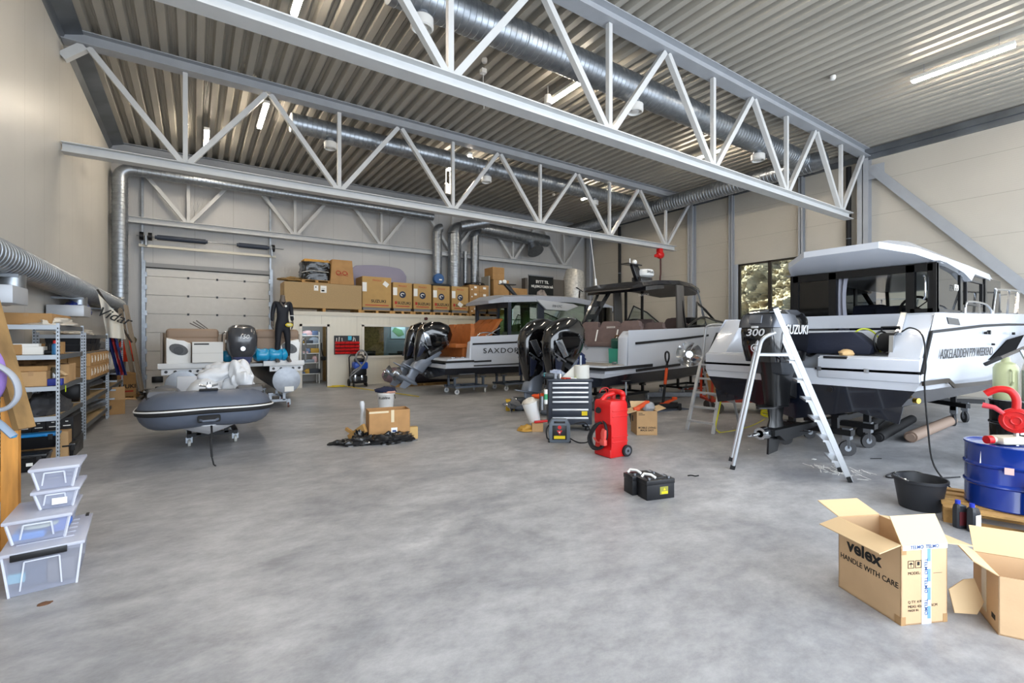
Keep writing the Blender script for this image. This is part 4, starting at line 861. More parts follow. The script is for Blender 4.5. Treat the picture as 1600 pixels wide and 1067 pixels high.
# ---------------- grey-roofed cabin boat (back) ----------------
BX,BY=5.95,13.4
g_=thing('grey_roof_boat','white boat with grey roof and tan leather stern seats, parked farthest back','boat',(BX,BY,0))
st=[(0,[(0,.42),(1.1,.62),(1.18,.8),(1.22,.9),(1.22,1.0)]),(.75,[(0,.38),(1.12,.6),(1.2,.8),(1.24,.95),(1.22,1.02)]),(.8,[(0,.38),(1.12,.6),(1.2,.8),(1.25,1.0),(1.22,1.72)]),(4,[(0,.36),(1.1,.58),(1.2,.78),(1.25,1.2),(1.22,1.85)]),(6.5,[(0,.42),(.85,.68),(.98,.9),(1.1,1.4),(1.1,1.95)]),(8.2,[(0,.9),(.3,1.1),(.38,1.2),(.5,1.5),(.55,2.05)]),(8.9,[(0,1.95),(.02,1.98),(.03,2.0),(.04,2.03),(.05,2.1)])]
b=B(); hull(b,st,[1,1,0,0]); b.done('hull',[gel,navy],g_,sm=25)
b=B()
for s in (-1,1): y0,y1=sorted((s*.96,s*1.22)); b.prism([(.76,1.0),(.82,1.55),(1.04,1.7),(4,1.84),(6,1.9),(6,1.1)],y0,y1,'xz',.03)
b.prism([(0,.9),(0,1.0),(.08,1.08),(1.7,1.12),(1.7,.9)],-1.2,1.2,'xz',.02); b.box(1.3,-1.0,.9,6,1.0,1.08)
b.loft([[(x,-a,z),(x,-a*.8,z+.05),(x,a*.8,z+.05),(x,a,z),(x,a,z-.2),(x,-a,z-.2)] for x,a,z in ((5.8,1.12,1.92),(8.2,.54,2.04),(8.85,.05,2.08))]); b.done('cockpit',gel,g_,sm=25)
b=B()
for s in (-1,1): Y=s*1.24; strip(b,[(-.02,Y,.99),(.9,Y,1.0)],.06,.03); strip(b,[(.9,Y,.98),(1.5,Y,.99)],.05,.02); strip(b,[(.86,Y,1.5),(5,Y,1.62),(7,s*.98,1.75)],.05,.02); strip(b,[(.9,Y,.86),(4.,Y,.88)],.03,.02)
b.box(-.04,-1.2,.96,.0,1.2,1.02); b.done('rub_rail',rubber,g_,sm=0)
text('lettering','SAXDOR',.22,(1.85,-1.262,1.29),(1,0,.0),(0,0,1),ink,g_,sx=1.35,space=1.15)
b=B(); bench(b,.95,-.85,.8,1.5,2.12,3,.1); b.box(.75,-.8,1.1,1.05,.8,1.45); bench(b,1.55,-.8,.7,1.65,2.3,3,.6); b.done('stern_seat',tan,g_,sm=30)
b=B(); b.tube(spline([(.95,-1.0,1.2),(1.15,-1.0,1.75),(1.5,-1.0,1.85),(1.9,-.9,1.8)],5),.02); b.tube([(1.5,-.95,1.75),(2.0,-.95,2.0)],.02); b.done('grab_rail',chrome,g_)
b=B()
for x in (.3,.62): b.bx((x,-1.1,1.1),(.14,.05,.05),bev=.015)
b.done('deck_cleat',chrome,g_)
b=B(); b.bx((.7,-1.16,.62),(.5,.1,.02)); b.done('trim_tab',galv,g_)
# roof
gr=mat('roof_grey','989da8',.35); 
b=B()
RG=[(1.7,.75,2.76),(2.1,1.05,2.8),(3.5,1.12,2.88),(5,1.1,2.9),(6.5,1.0,2.78),(7.3,.85,2.64)]
b.loft([rs(x,a,z,.12 if x<2 else .26) for x,a,z in RG]); b.done('cabin_roof',gr,g_,sm=20)
b=B()
for s in (-1,1): b.prism([(3.3,2.93),(3.7,2.62),(4.6,2.6),(5.1,2.78),(4.9,2.85)],min(s*1.06,s*1.14),max(s*1.06,s*1.14),'xz',.01)
b.done('roof_wing',mat('wing_pale','b9bcc0',.4),g_,sm=20)
text('lettering','320 GTC',.11,(4.15,-1.148,2.74),(1,0,-.03),(0,0,1),ink,g_)
b=B(); 
for s in (-1,1):
    for x,t in ((2.3,.06),(3.55,.12),(5.6,.06)): b.box(x-t,s*1.02-.03,1.75,x+t,s*1.02+.03,2.85)
    b.box(2.3,s*1.02-.03,1.72,6.4,s*1.02+.03,1.8); b.bar((6.4,s*.95,2.72),(7.2,s*.9,1.95),.07); b.box(2.25,s*1.0-.0,1.7,2.3,s*.55,2.8) if 0 else None
b.box(2.26,-1.0,2.65,2.34,1.0,2.85); b.box(2.26,-.4,1.5,2.34,-.32,2.8); b.box(2.26,.95,1.5,2.34,1.02,2.8)
b.done('cabin_frame',mat('frame_blue_grey','2a2f3a',.35),g_,sm=0)
gg=glass('cabin_glass_green_reflection','b3c8ae',.9)  # green reflection of the outdoors put into the pane's tint
b=B()
for s in (-1,1): b.box(2.36,s*1.0-.004,1.78,6.9,s*1.0+.004,2.8)
b.poly([(6.5,-.9,2.7),(6.5,.9,2.7),(7.2,.85,1.95),(7.2,-.85,1.95)]); b.done('side_window',gg,g_,sm=0)
b=B(); b.box(2.3,-.33,1.6,2.31,.95,2.65); b.done('cabin_door_glass',gg,g_,sm=0)
b=B(); b.box(3.2,-.2,1.1,3.6,.8,1.9,.04); b.box(5.2,-.95,1.1,6.2,.95,1.95,.04); b.done('cabin_interior',mat('interior_grey','b4b9bc',.5),g_)
b=B(); b.prism([(3.3,3.03),(3.9,3.03),(3.75,3.1),(3.3,3.12),(2.95,3.5),(2.75,3.5)],-.06,.06,'xz',.01); b.box(2.6,-.1,3.49,3.2,.1,3.52); b.done('roof_mast',blackp,g_)
b=B(); b.sph((2.78,0,3.58),(.08,.08,.08),12,8); b.cyl((2.62,.0,3.5),(2.62,0,3.62),.05,n=12); b.done('mast_light',white,g_)
b=B(); b.box(6.0,-.3,2.95,7.2,.3,3.1,.02); b.done('roof_hatch',mat('hatch_dark','332e2b',.5),g_)
m1=merc(g_,-.55,-.15,30,'nearer black outboard, tilted up',0,1.08,.05); m2=merc(g_,-.55,.66,30,'farther black outboard, tilted up',0,1.08,.05)
tw=mat('white_wheel','c6c8c9',.5); bluf=mat('trolley_blue_grey','6d7683',.45,metal=.4)
trolley('back_boat_trolley','pale castor trolley with white wheels under the grey roofed boat, nearer its stern','' and (0,0,0) or (6.95,12.85,0),1.1,.7,.5,.075,bluf,tw,0,3,'castor trolleys under the grey roofed boat')
trolley('back_boat_trolley','pale castor trolley with white wheels under the grey roofed boat, farther along its hull',(8.7,12.85,0),1.1,.7,.5,.075,bluf,tw,0,3,'castor trolleys under the grey roofed boat')
trolley('open_boat_trolley','dark castor trolley under the hull of the black topped boat',(9.4,8.8,0),1.6,.7,.42,.08,blackm,tw,OH,2)
trolley('open_boat_trolley','dark castor trolley under the bow of the black topped boat',(12.6,9.1,0),1.6,.7,.5,.08,blackm,tw,OH,2)
# ======== office block with storage deck on top ========
OF=17.02; ow=wallmat('office_cladding',0,.15,1.2,'d6d1c2')
b=B(); x0,x1=2.45,16.3
for a,c,z0,z1 in ((x0,2.99,0,2.45),(3.79,5.06,0,2.45),(5.06,7.6,0,1.03),(7.6,x1,0,2.45),(2.99,3.79,2.07,2.45),(5.06,7.6,2.09,2.45)): b.box(a,OF,z0,c,OF+.12,z1)
b.box(x0,OF,0,x0+.1,YB,2.45); b.box(x1-.1,OF,0,x1,YB,2.45); b.done('wall_office',ow,sm=0,kind='structure')
b=B(); b.box(x0-.02,OF-.03,2.45,x1+.02,YB,2.58); b.done('ceiling_office',mat('deck_edge','cfcabd',.6),sm=0,kind='structure')
b=B()
for a,c,z0,z1 in ((2.91,2.99,0,2.15),(3.79,3.87,0,2.15),(2.91,3.87,2.07,2.15)): b.box(a,OF-.02,z0,c,OF+.14,z1)
b.done('door_2',mat('door_frame_white','d9d5cb',.5),sm=0,kind='structure')
b=B()
for a,c,z0,z1 in ((4.98,5.06,.98,2.15),(7.6,7.68,.98,2.15),(4.98,7.68,2.09,2.17),(4.98,7.68,.95,1.03)): b.box(a,OF-.025,z0,c,OF+.13,z1)
w2=b.done('window_2',MATS['door_frame_white'],sm=0,kind='structure'); b=B(); b.box(5.06,OF+.05,1.03,7.6,OF+.06,2.09); b.done('pane',clearglass,w2,sm=0)
osb=mat('osb_board','a5824f',.75,var=.45,scale=14)
b=B(); b.box(4.2,OF+.12,0,4.26,YB,2.4); b.done('wall_partition',osb,sm=0,kind='structure')
b=B(); b.box(5.0,OF+.5,0,5.95,OF+.56,2.4); b.box(5.95,OF+1.2,0,9,OF+1.26,2.4); b.done('wall_inner',[osb],sm=0,kind='structure')
b=B(); b.box(5.95,OF+1.15,.0,9,OF+1.19,2.4); b.done('wall_inner_grey',mat('blue_grey_paint','77828c',.7),sm=0,kind='structure')
b=B(); b.box(6.45,OF+1.12,1.65,7.05,OF+1.14,2.3); o=tag(b.done('wall_chart',mat('pale_chart','a9c2cd',.7),sm=0),'pale blue chart pinned up inside the office window','chart'); b=B(); b.prism([(6.5,1.95),(6.75,1.72),(7.0,1.8),(6.9,2.0),(6.6,2.1)],OF+1.11,OF+1.118,'xz'); b.done('green_area',mat('chart_green','5d8f6a',.7),o,sm=0)
b=B(); b.box(5.15,OF+.2,1.04,5.55,OF+.4,1.2,.02); b.box(5.4,OF+.16,1.04,5.5,OF+.2,1.1); tag(b.done('office_phone',blackp),'black box standing on the sill inside the office window','box')
b=B(); b.box(6.1,OF+.2,1.04,7.2,OF+.42,1.1,.02); b.box(6.4,OF+.22,1.1,6.6,OF+.36,1.18,.02); tag(b.done('keyboard_tray',blackp),'dark flat equipment on the sill inside the office window','equipment')
def light(n,loc,pw,col=(1,.95,.88),r=.15,kind='POINT'):
    l=bpy.data.lights.new(n,kind); l.energy=pw; l.color=col; l.shadow_soft_size=r; o=bpy.data.objects.new(n,l); COL.objects.link(o); o.location=loc; return o
light('storeroom_lamp',(3.3,17.9,2.3),16,(.72,.86,1)); light('office_lamp',(6.8,17.7,2.3),18,(.9,.95,1))
# storeroom shelf with goods
sh=thing('storeroom_shelf','white shelf full of small parts seen through the open office door','shelf',(3.1,18.6,0))
b=B()
for z in (.35,.75,1.1,1.45,1.75): b.box(0,-.2,z,.72,.25,z+.025)
b.done('shelf_board',white,sh,sm=0); b=B()
for x in (0.02,.72): b.box(x-.015,-.2,0,x+.015,-.17,1.9); b.box(x-.015,.22,0,x+.015,.25,1.9)
b.done('upright',white,sh,sm=0)
gc=[('5a6b8a','blue folder stack'),('b8903a','brass parts'),('3b3f46','dark fitting'),('8d97a3','grey parts tray'),('c9a5a5','pink bag')]
k=0
for z in (.375,.775,1.125,1.475,1.775):
    for i in range(3):
        c=gc[(k*2+i)%5]; b=B(); w_=.1+.05*((k+i)%3); hgt=.07+.05*((k*3+i)%3)
        bag(b,(0,0,hgt*.5),(w_,.1,hgt),k+i,.3,12,7,-.5) if (k+i)%2 else b.box(-w_,-.1,0,w_,.1,hgt,.01)
        o=b.done('shelf_item',mat('goods_'+c[0],c[0],.6)); o.location=(3.1+.14+.22*i,18.5,z+.0)
        tag(o,['lowest','second','third','fourth','top'][k]+' storeroom shelf, '+['first','middle','last'][i]+' item: '+['','small box' if not (k+i)%2 else 'rounded parcel'][1],'shelf item','small goods in the storeroom')
    k+=1
b=B(); b.tube(spline([(3.85,18.2,1.5),(3.87,18.2,1.2),(3.93,18.2,.95)],4),[.02]*9,8); b.box(3.83,18.15,.85,4.03,18.25,1.0,.03); tag(b.done('hanging_lamp_tool',rubber),'dark tool hanging on the inner storeroom wall','tool')
b=B(); b.bx((7.42,OF-.04,2.42),(.1,.06,.1),bev=.02); b.cyl((7.42,OF-.07,2.42),(7.42,OF-.12,2.42),.06,n=16); tag(b.done('alarm_siren',mat('maroon','4a2426',.4)),'small dark round siren high on the office front','siren')
# red bin rack on the office front
rk_=thing('parts_bin_rack','wall rack of red parts bins on a dark board beside the office door','bin rack',(4.02,OF-.02,1.1))
b=B(); b.box(0,-.02,.0,.86,.02,.66); b.done('back_board',mat('charcoal_board','2c3035',.6),rk_,sm=0)
for r_ in range(4):
    for c_ in range(5):
        b=B(); z=.01+r_*.115; x=.02+c_*.166
        b.prism([(-.02,z),(-.13,z+.01),(-.15,z+.06),(-.12,z+.075),(-.02,z+.1)],x,x+.155,'yz',.004); b.done('red_bin',red,rk_,sm=0)
b=B(); b.box(.46,-.05,.5,.58,-.02,.64); b.done('blue_card',mat('cyan_card','3fb3d4',.5),rk_,sm=0)
b=B()
for i,x in enumerate((.06,.14,.25,.62,.7)): b.bar((x,-.08,.46),(x+.05*math.sin(i*3),-.1,.58+.03*(i%2)),.02,.015)
b.done('loose_tool',paper,rk_,sm=0)
# ---- goods on the storage deck ----
ZD=2.58
def carton(name,w,d,h,label,cat,loc,rz=0,m=None,group=None,open_=0,tape=True,sm=0):
    """closed carton standing on z=0, w along x"""
    t=thing(name,label,cat,loc,rz,group); b=B(); b.box(-w/2,-d/2,0,w/2,d/2,h,.006,1); b.done('carton_body',m or card,t,sm=0)
    if tape:
        b=B(); b.box(-.025,-d/2-.001,h*.72,.025,d/2+.001,h+.0015); b.done('tape',mat('parcel_tape','a8845a',.3),t,sm=0)
    return t
def pallet(loc,w,d,label,rz=0,group=None,h=.12):
    t=thing('wooden_pallet',label,'pallet',loc,rz,group)
    b=B(); n=5
    for k in range(n): y=-d/2+.05+(d-.1)*k/(n-1); b.box(-w/2,y-.05,h-.022,w/2,y+.05,h)
    b.done('deck_board',pallet_wood,t,sm=0)
    b=B()
    for x in (-w/2+.05,0,w/2-.05):
        for y in (-d/2+.06,0,d/2-.06): b.box(x-.05,y-.05,.02,x+.05,y+.05,h-.022)
    b.done('block',pallet_wood,t,sm=0)
    b=B()
    for y in (-d/2+.06,0,d/2-.06): b.box(-w/2,y-.05,0,w/2,y+.05,.02)
    b.done('runner_board',pallet_wood,t,sm=0); return t
mdf=mat('fibreboard','a88e66',.7,var=.08,scale=30)
t=thing('long_crate','very long pale board crate at the left end of the storage deck','crate',(2.46,17.1,ZD))
b=B(); b.box(0,0,.12,2.54,.9,.98,.004,1); b.done('crate_body',mdf,t,sm=0); b=B(); b.box(.0,-.01,.0,.12,.9,.12); b.box(1.2,-.01,0,1.3,.9,.12); b.box(2.42,-.01,0,2.53,.9,.12); b.done('bearer',pallet_wood,t,sm=0)
b=B(); b.box(.92,-.004,.72,1.06,0,.9); b.box(1.13,-.004,.66,1.33,0,.9); b.done('shipping_label',paper,t,sm=0); b=B(); b.box(1.16,-.006,.7,1.26,-.004,.76); b.box(.96,-.006,.82,1.0,-.004,.86); b.box(1.16,-.006,.8,1.28,-.004,.81); b.done('printed_line',ink,t,sm=0)
pallet((3.5,17.6,3.58),.95,.75,'small pallet under the black wrapped load on the long crate',h=.1)
film=mat('black_film','101012',.22,coat=.4,bump=.6,bscale=14)
t=thing('wrapped_load','load wrapped in shiny black film with a white strap, on the long crate','wrapped load',(3.5,17.6,3.68))
b=B(); 
def wrapb(u,v):
    a=2*PI*u; p=5; c,s_=math.cos(a),math.sin(a); x=math.copysign(abs(c)**.4,c)*.47; y=math.copysign(abs(s_)**.4,s_)*.4; k=1+.09*noise.noise(Vector((c*4,s_*4,v*6)))
    return (x*k*(1-.12*(1-v)*(v>.5)),y*k,v*.62)
b.sheet(wrapb,48,12); b.box(-.42,-.34,.0,.42,.34,.56); b.done('film_wrap',film,t,sm=60)
b=B(); b.box(-.4,-.3,.56,.28,.3,.72,.03); b.bx((.33,-.1,.66),(.2,.3,.12),rot=(0,R(-20),0)); b.done('kraft_top',mat('kraft','b98a3e',.7),t); b=B(); b.bar((-.5,-.44,.22),(-.2,-.46,.3),.05,.01); b.bar((-.2,-.46,.3),(.36,-.46,.28),.05,.01); b.done('white_strap',paper,t,sm=0)
b=B(); bag(b,(0,0,.05),(.42,.2,.1),4,.9,22,10,-.4); o=b.done('kraft_bundle',mat('kraft_dark','7a6036',.7),sm=20); o.location=(2.75,17.4,3.60); tag(o,'crumpled brown paper bundle on the left end of the long crate','paper bundle')
t=thing('tall_carton','tall tapered brown carton with red script, standing on the long crate','carton',(4.33,17.5,3.57))
b=B(); b.loft([[(sx*a,sy*.36,z) for sx,sy in ((-1,-1),(1,-1),(1,1),(-1,1))] for z,a in ((0,.4),(.1,.4),(.86,.34))]); b.done('carton_body',card2,t,sm=0)
b=B(); b.box(-.405,-.366,.0,.405,.365,.1); b.done('carton_base',card2,t,sm=0)
b=B()
for dz,x0 in ((.0,-.16),(0,.06)): b.wire([(x0+.1,-.365,.44),(x0,-.366,.47),(x0-.05,-.366,.4),(x0+.02,-.366,.34),(x0+.1,-.366,.38),(x0+.1,-.365,.43),(x0+.13,-.366,.35)],.011)
b.wire([(-.22,-.366,.36),(-.1,-.366,.3),(.05,-.366,.33),(.2,-.366,.3)],.006); b.done('red_script',redink,t)
lil=mat('lilac_cover','8d8a9d',.7,bump=.04)
b=B(); b.prism([(0,0)]+[(x,.78+.09*math.sin(PI*min(1,max(0,(x)/2.1)))+(-.1 if x<.03 else 0)-(.25*((x-1.85)/.3)**2 if x>1.85 else 0)) for x in [2.15*k/16 for k in range(17)]]+[(2.15,0)],-.05,.05,'xz',.03); o=b.done('upholstery_panel',lil,sm=40); o.location=(4.9,18.1,3.62); o.rotation_euler=(R(6),0,0); tag(o,'large pale lilac panel leaning behind the motor cartons','panel'); b=B(); b.box(4.9,17.95,ZD,7.05,18.25,3.62); tag(b.done('support_carton',card2,sm=0),'low brown carton behind the motor cartons carrying the lilac panel','carton')
ced=mat('crate_ochre','b5925a',.7,var=.06)
def motorcrate(x0,x1,zt,label,big=False,extra=None):
    w_=x1-x0; t=thing('motor_carton',label,'carton',((x0+x1)/2,17.62,ZD+.12),group='outboard motor cartons on the storage deck')
    h=zt-ZD-.12; b=B(); b.box(-w_/2,-.42,.1,w_/2,.42,h,.006,1); b.done('carton_body',ced,t,sm=0)
    b=B(); b.box(-w_/2+.03,-.4,0,w_/2-.03,.4,.1); b.done('steel_base',mat('base_grey','6e7276',.5),t,sm=0)
    y=-.424; text('lettering','SUZUKI',.14 if not big else .15,(.06,y,.30 if not big else .33),(1,0,0),(0,0,1),ink,t,sx=1.1,bold=.02)
    text('red_lettering','FRAGILE',.09,(0,y,h-.13),(1,0,0),(0,0,1),redink,t)
    b=B(); b.box(-w_/2+.1,y-.002,.17,w_/2-.1,y,.2); b.done('red_line',redink,t,sm=0)
    b=B(); b.box(-w_/2+.0,y-.002,h*.55,-w_/2+.16,y,h*.82); b.done('white_label',paper,t,sm=0)
    if not big:
        b=B(); b.lathe([(.13,0),(.13,.004),(.001,.005)],(.0,y,h*.58),24,'y'); b.done('round_emblem',mat('emblem_navy','16233f',.5),t); b=B(); b.tube([(.07*math.cos(a),y-.006,h*.58+.05*math.sin(a)) for a in [.5+k*.45 for k in range(10)]],.016,6); b.done('emblem_mark',paper,t)
        b=B(); b.bx((-w_/2+.11,y,.31),(.09,.006,.11)); b.done('red_mark',redink,t)
    if extra:
        b=B(); b.bx((extra[0],y-.003,extra[1]),(.2,.004,.16),rot=(0,R(35),0)); b.done('tilted_label',paper,t,sm=0)
    pallet(((x0+x1)/2,17.62,ZD),w_+.06,.9,'wooden pallet under the '+label.split(',')[0],group='pallets under the motor cartons'); return t
motorcrate(5.05,6.13,3.93,'largest motor carton, beside the long crate',True,(.33,.98)); motorcrate(6.2,6.95,3.78,'motor carton standing next after the largest one')
motorcrate(7.02,7.76,3.78,'motor carton standing between two alike, third from the long crate'); motorcrate(7.84,8.56,3.76,'motor carton with a dark lid and blue can on it'); motorcrate(8.66,9.42,3.78,'motor carton with a tilted label, last of the row',False,(.0,.34))
b=B(); b.loft([[(8.2+sx*a,17.6+sy*.42,z) for sx,sy in ((-1,-1),(1,-1),(1,1),(-1,1))] for z,a in ((3.765,.42),(3.8,.42),(3.85,.3))]); tag(b.done('domed_cover',blackm,sm=0),'dark domed lid lying on one motor carton','lid')
b=B(); b.lathe([(.2,-.1),(.22,-.08),(.22,.08),(.2,.1),(.02,.1)],(8.2,17.5,4.07),24,'y'); o=tag(b.done('round_can',mat('can_blue','1c4f86',.4)),'round blue tin standing on edge on the dark lid','tin'); b=B(); b.bx((8.25,17.39,4.03),(.12,.004,.05)); b.done('can_label',paper,o,sm=0)
pallet((9.98,17.62,ZD),1.0,.9,'wooden pallet under the stack of labelled cartons')
for k in range(4):
    t=carton('stacked_carton',.46,.7,.3,['lowest','second','third','top'][k]+' labelled carton in the front column behind the grey cabin roof','carton',(9.74,17.6,ZD+.12+.302*k),m=card2,group='labelled cartons in a stack')
    b=B(); b.bx((.05,-.353,.2),(.12,.004,.08)); b.bx((-.12,-.353,.1),(.06,.004,.05)); b.done('white_label',paper,t,sm=0)
    t=carton('stacked_carton',.46,.7,.3,['lowest','second','third','top'][k]+' carton in the second column behind the grey cabin roof','carton',(10.21,17.6,ZD+.12+.302*k),m=card2,group='labelled cartons in a stack')
    b=B(); b.bx((.02,-.353,.18),(.14,.004,.09)); b.done('white_label',paper,t,sm=0)
b=B(); bag(b,(0,0,0),(.52,.4,.14),8,.4,20,10,-.1); o=b.done('black_sheet',film,sm=60); o.location=(9.95,17.6,3.92); tag(o,'black plastic sheet over the labelled carton stack','plastic sheet')
b=B(); b.box(10.5,17.35,ZD,10.56,18.0,4.35); tag(b.done('grey_board',mat('grey_board','8f8d86',.6),sm=0),'upright grey board beside the labelled carton stack','board')
for x,z,w_,h,lb in ((11.15,ZD,.8,.85,'brown carton at the bottom of the tallest stack'),(11.15,ZD+.851,.8,.78,'brown carton in the middle of the tallest stack'),(11.0,ZD+1.632,.6,.27,'small carton near the top of the tallest stack'),(11.0,ZD+1.903,.6,.27,'small carton topmost of the tallest stack'),(12.1,ZD,.95,.7,'brown carton below the leaning one by the black poster'),(12.1,ZD+.701,.9,.62,'brown carton on top, beside the black poster')):
    carton('stacked_carton',w_,.7,h,lb,'carton',(x,17.7,z),0,card2,'plain cartons beside the black poster')
t=thing('poster_board','black poster board with white headline standing on the storage deck','poster',(13.55,17.6,ZD))
b=B(); b.box(-.72,0,0,.72,.05,1.98); b.done('board',mat('poster_black','0a0f10',.4),t,sm=0); b=B(); b.box(-.74,-.01,1.98,.74,.06,2.03); b.done('top_rail',alu,t,sm=0)
text('lettering','BYTT TIL',.19,(.05,-.004,1.72),(1,0,0),(0,0,1),paper,t,bold=.02); text('lettering','MILJØMOTOREN NÅ',.16,(.05,-.004,1.5),(1,0,0),(0,0,1),paper,t,bold=.015,sx=.88)
b=B(); b.prism([(-.28,.6),(-.33,.9),(-.25,1.25),(-.05,1.36),(.15,1.35),(.3,1.15),(.31,.8),(.2,.6)],-.01,0,'xz'); b.done('motor_picture',mat('picture_grey','9a8f88',.6,var=.6,scale=5),t,sm=0); b=B(); b.box(-.3,-.012,.5,.32,-.002,.6); b.done('caption_bar',paper,t,sm=0)
b=B(); b.box(14.35,17.7,ZD,15.1,18.1,4.5); b.box(12.66,17.65,ZD,12.78,17.95,4.45); tag(b.done('grey_cabinet',mat('dark_grey_cabinet','57524d',.5),sm=0),'dark grey cabinet standing behind the black poster board','cabinet')
foil=mat('foil_film','c4c2bc',.3,metal=.25,var=.3,scale=10,bump=.5,bscale=12)
b=B(); b.tube([(15.5,17.5,ZD),(15.5,17.5,ZD+.3),(15.5,17.5,4.6),(15.55,17.5,4.95),(15.6,17.5,5.02)],[.42,.5,.52,.44,.1],18); o=tag(b.done('foil_wrapped_roll',foil,sm=60),'tall foil wrapped bundle standing at the right end of the storage deck','bundle'); b=B(); b.bar((15.2,17.0,4.1),(15.6,16.98,3.9),.1,.02); b.bar((15.4,16.98,3.95),(15.38,16.98,3.6),.06,.02); b.done('black_strap',rubber,o,sm=0)
b=B(); b.box(14.9,17.0,ZD,16.2,17.3,2.95,.02); tag(b.done('dark_carton',mat('dark_brown_carton','3b322b',.7),sm=0),'low dark carton at the right edge of the storage deck','carton')
# ---- in front of the office ----
v=thing('wet_vacuum','black and blue workshop vacuum with grey hose in front of the office','vacuum cleaner',(4.72,16.5,0))
b=B(); b.box(-.26,-.18,.12,.26,.22,.38,.05); b.box(-.24,-.16,.38,.24,.2,.66,.05); b.done('tank',blackp,v); b=B(); b.box(-.2,-.2,.6,.28,.2,.85,.06); b.done('motor_head',mat('vacuum_blue','1d4bb0',.35),v); b=B(); b.box(-.15,-.16,.84,.15,.12,.98,.05); b.tube([(-.24,.22,.2),(-.26,.25,1.0),(-.2,.26,1.08),(.2,.26,1.08),(.26,.25,1.0),(.24,.22,.2)],.022); b.done('handle_frame',blackp,v)
b=B(); b.tube(spline([(-.3,-.1,.42),(-.25,-.26,.55),(.05,-.26,.75),(.22,-.22,1.05),(.08,-.15,1.25),(-.1,-.18,1.15),(-.16,-.24,.95),(0,-.27,.7),(-.2,-.27,.5),(-.34,-.2,.35),(-.3,-.15,.2)],8),.03,10); b.done('hose',mat('grey_hose','77797d',.5),v,sm=60)
for x,y,r in ((-.22,-.17,.06),(.22,-.17,.06),(-.28,.2,.13),(.28,.2,.13)): b=B(); b.cyl((x-.02,y,r),(x+.02,y,r),r,n=18); b.box(x-.012,y-.012,r,x+.012,y+.012,.2); b.done('wheel',rubber,v)
b=B(); b.box(-.2,-.23,.2,-.12,-.18,.42,.01); b.box(.02,-.23,.22,.1,-.18,.4,.01); b.done('clip',chrome,v)
ycab=mat('yellow_cable','d6bb1e',.5)
b=B(); pts=[(4.0+.3*math.cos(a)*(.7+.3*math.sin(a*.37)),16.6+.1*math.sin(a),.02+.012*(a/3%3)) for a in [k*.5 for k in range(50)]]; pts+=[(4.6,15.4,.012),(4.95,14.2,.012),(5.3,12.6,.012)]; b.tube(spline(pts,2),.012,6); tag(b.done('extension_cable',ycab),'yellow extension cable coiled on the floor by the vacuum cleaner','cable')
pf=mat('lilac_film','8b7480',.25,coat=.4,bump=.5,bscale=10)
t=thing('wrapped_liferaft','dark inflatable roll wrapped in lilac plastic on the floor before the office','wrapped bundle',(6.6,15.75,0))
b=B(); b.tube([(-1.3,.05,.4),(-1.2,.03,.4),(-.9,0,.38),(0,0,.38),(1.2,0,.38),(1.5,0,.4)],[.05,.2,.29,.31,.3,.1],18); b.done('film',pf,t,sm=60); b=B(); b.tube([(-.8,-.06,.33),(-.5,-.12,.33),(1.3,-.12,.33),(1.4,-.1,.33)],[.08,.25,.26,.1],16); b.done('dark_roll',mat('raft_dark','231d26',.4),t,sm=60)
pallet((6.7,15.75,0),2.0,.6,'wooden pallet under the lilac wrapped bundle',h=.09)
# ======== racking along the left wall ========
def perforated(b,x,y,z0,z1,s=.035):
    b.box(x-s/2,y-s/2,z0,x+s/2,y+s/2,z1)
def rack(y0,y1,levels,zt,label,x0=-2.08,x1=-1.52):
    t=thing('storage_rack',label,'storage rack',(0,0,0),group='galvanised racks along the left wall')
    for x in (x0,x1):
        for y in (y0,y1):
            b=B(); s=.036
            b.box(x-s/2,y-.004,0,x+s/2,y+.004,zt) if 0 else b.box(x-s/2,y-s/2,0,x+s/2,y+s/2,zt); b.m=1
            z=.06
            while z<zt-.04:
                b.box(x-.006,y-s/2-.002,z,x+.006,y-s/2,z+.022); b.box(x+s/2,y-.006,z,x+s/2+.002,y+.006,z+.022); z+=.05
            b.done('post',[galvp,blackm],t,sm=0)
    for z in levels:
        b=B(); b.box(x0,y0,z-.01,x1,y1,z); b.done('shelf_board',mat('chipboard','a8906a',.7,var=.15,scale=30),t,sm=0)
        b=B(); b.box(x1-.01,y0,z-.06,x1+.012,y1,z+.005); b.done('long_beam',mat('beam_grey','55585b',.5),t,sm=0)
        b=B(); b.box(x0,y0-.012,z-.055,x1,y0+.01,z+.005); b.box(x0,y1-.01,z-.055,x1,y1+.01,z+.005); b.done('end_beam',galvp,t,sm=0)
    return t
galvp=mat('rack_galvanised','b3bac2',.4,metal=.5,var=.06)
rack(8.65,10.29,(.64,1.04,1.46,1.86),1.89,'galvanised rack nearest the wooden trestle, with a grey cover on a low shelf')
rack(10.5,12.9,(.22,.62,.98,1.44,1.74),1.78,'galvanised rack of tagged cartons and black crates, middle one')
rack(13.05,15.4,(.2,.62,.98,1.44),1.78,'galvanised rack farthest along the left wall, behind the hanging banner')
sheetw=mat('milky_sheet','c9c3b8',.4,bump=.4,bscale=16)
def put(b,name,m,label,cat,loc,group=None,sm=30,rz=0):
    o=b.done(name,m,sm=sm); o.location=loc; o.rotation_euler=(0,0,R(rz)); return tag(o,label,cat,group)
carton('flat_carton',.5,1.2,.16,'flat brown carton on the very top of the nearest rack','carton',(-1.86,9.4,1.865),0,card2)
b=B(); bag(b,(0,0,0),(.27,.55,.12),2,.7,26,12,-.05); put(b,'plastic_sheeting',sheetw,'heap of milky plastic sheeting on top of the nearest rack','plastic sheet',(-1.72,9.25,1.875))
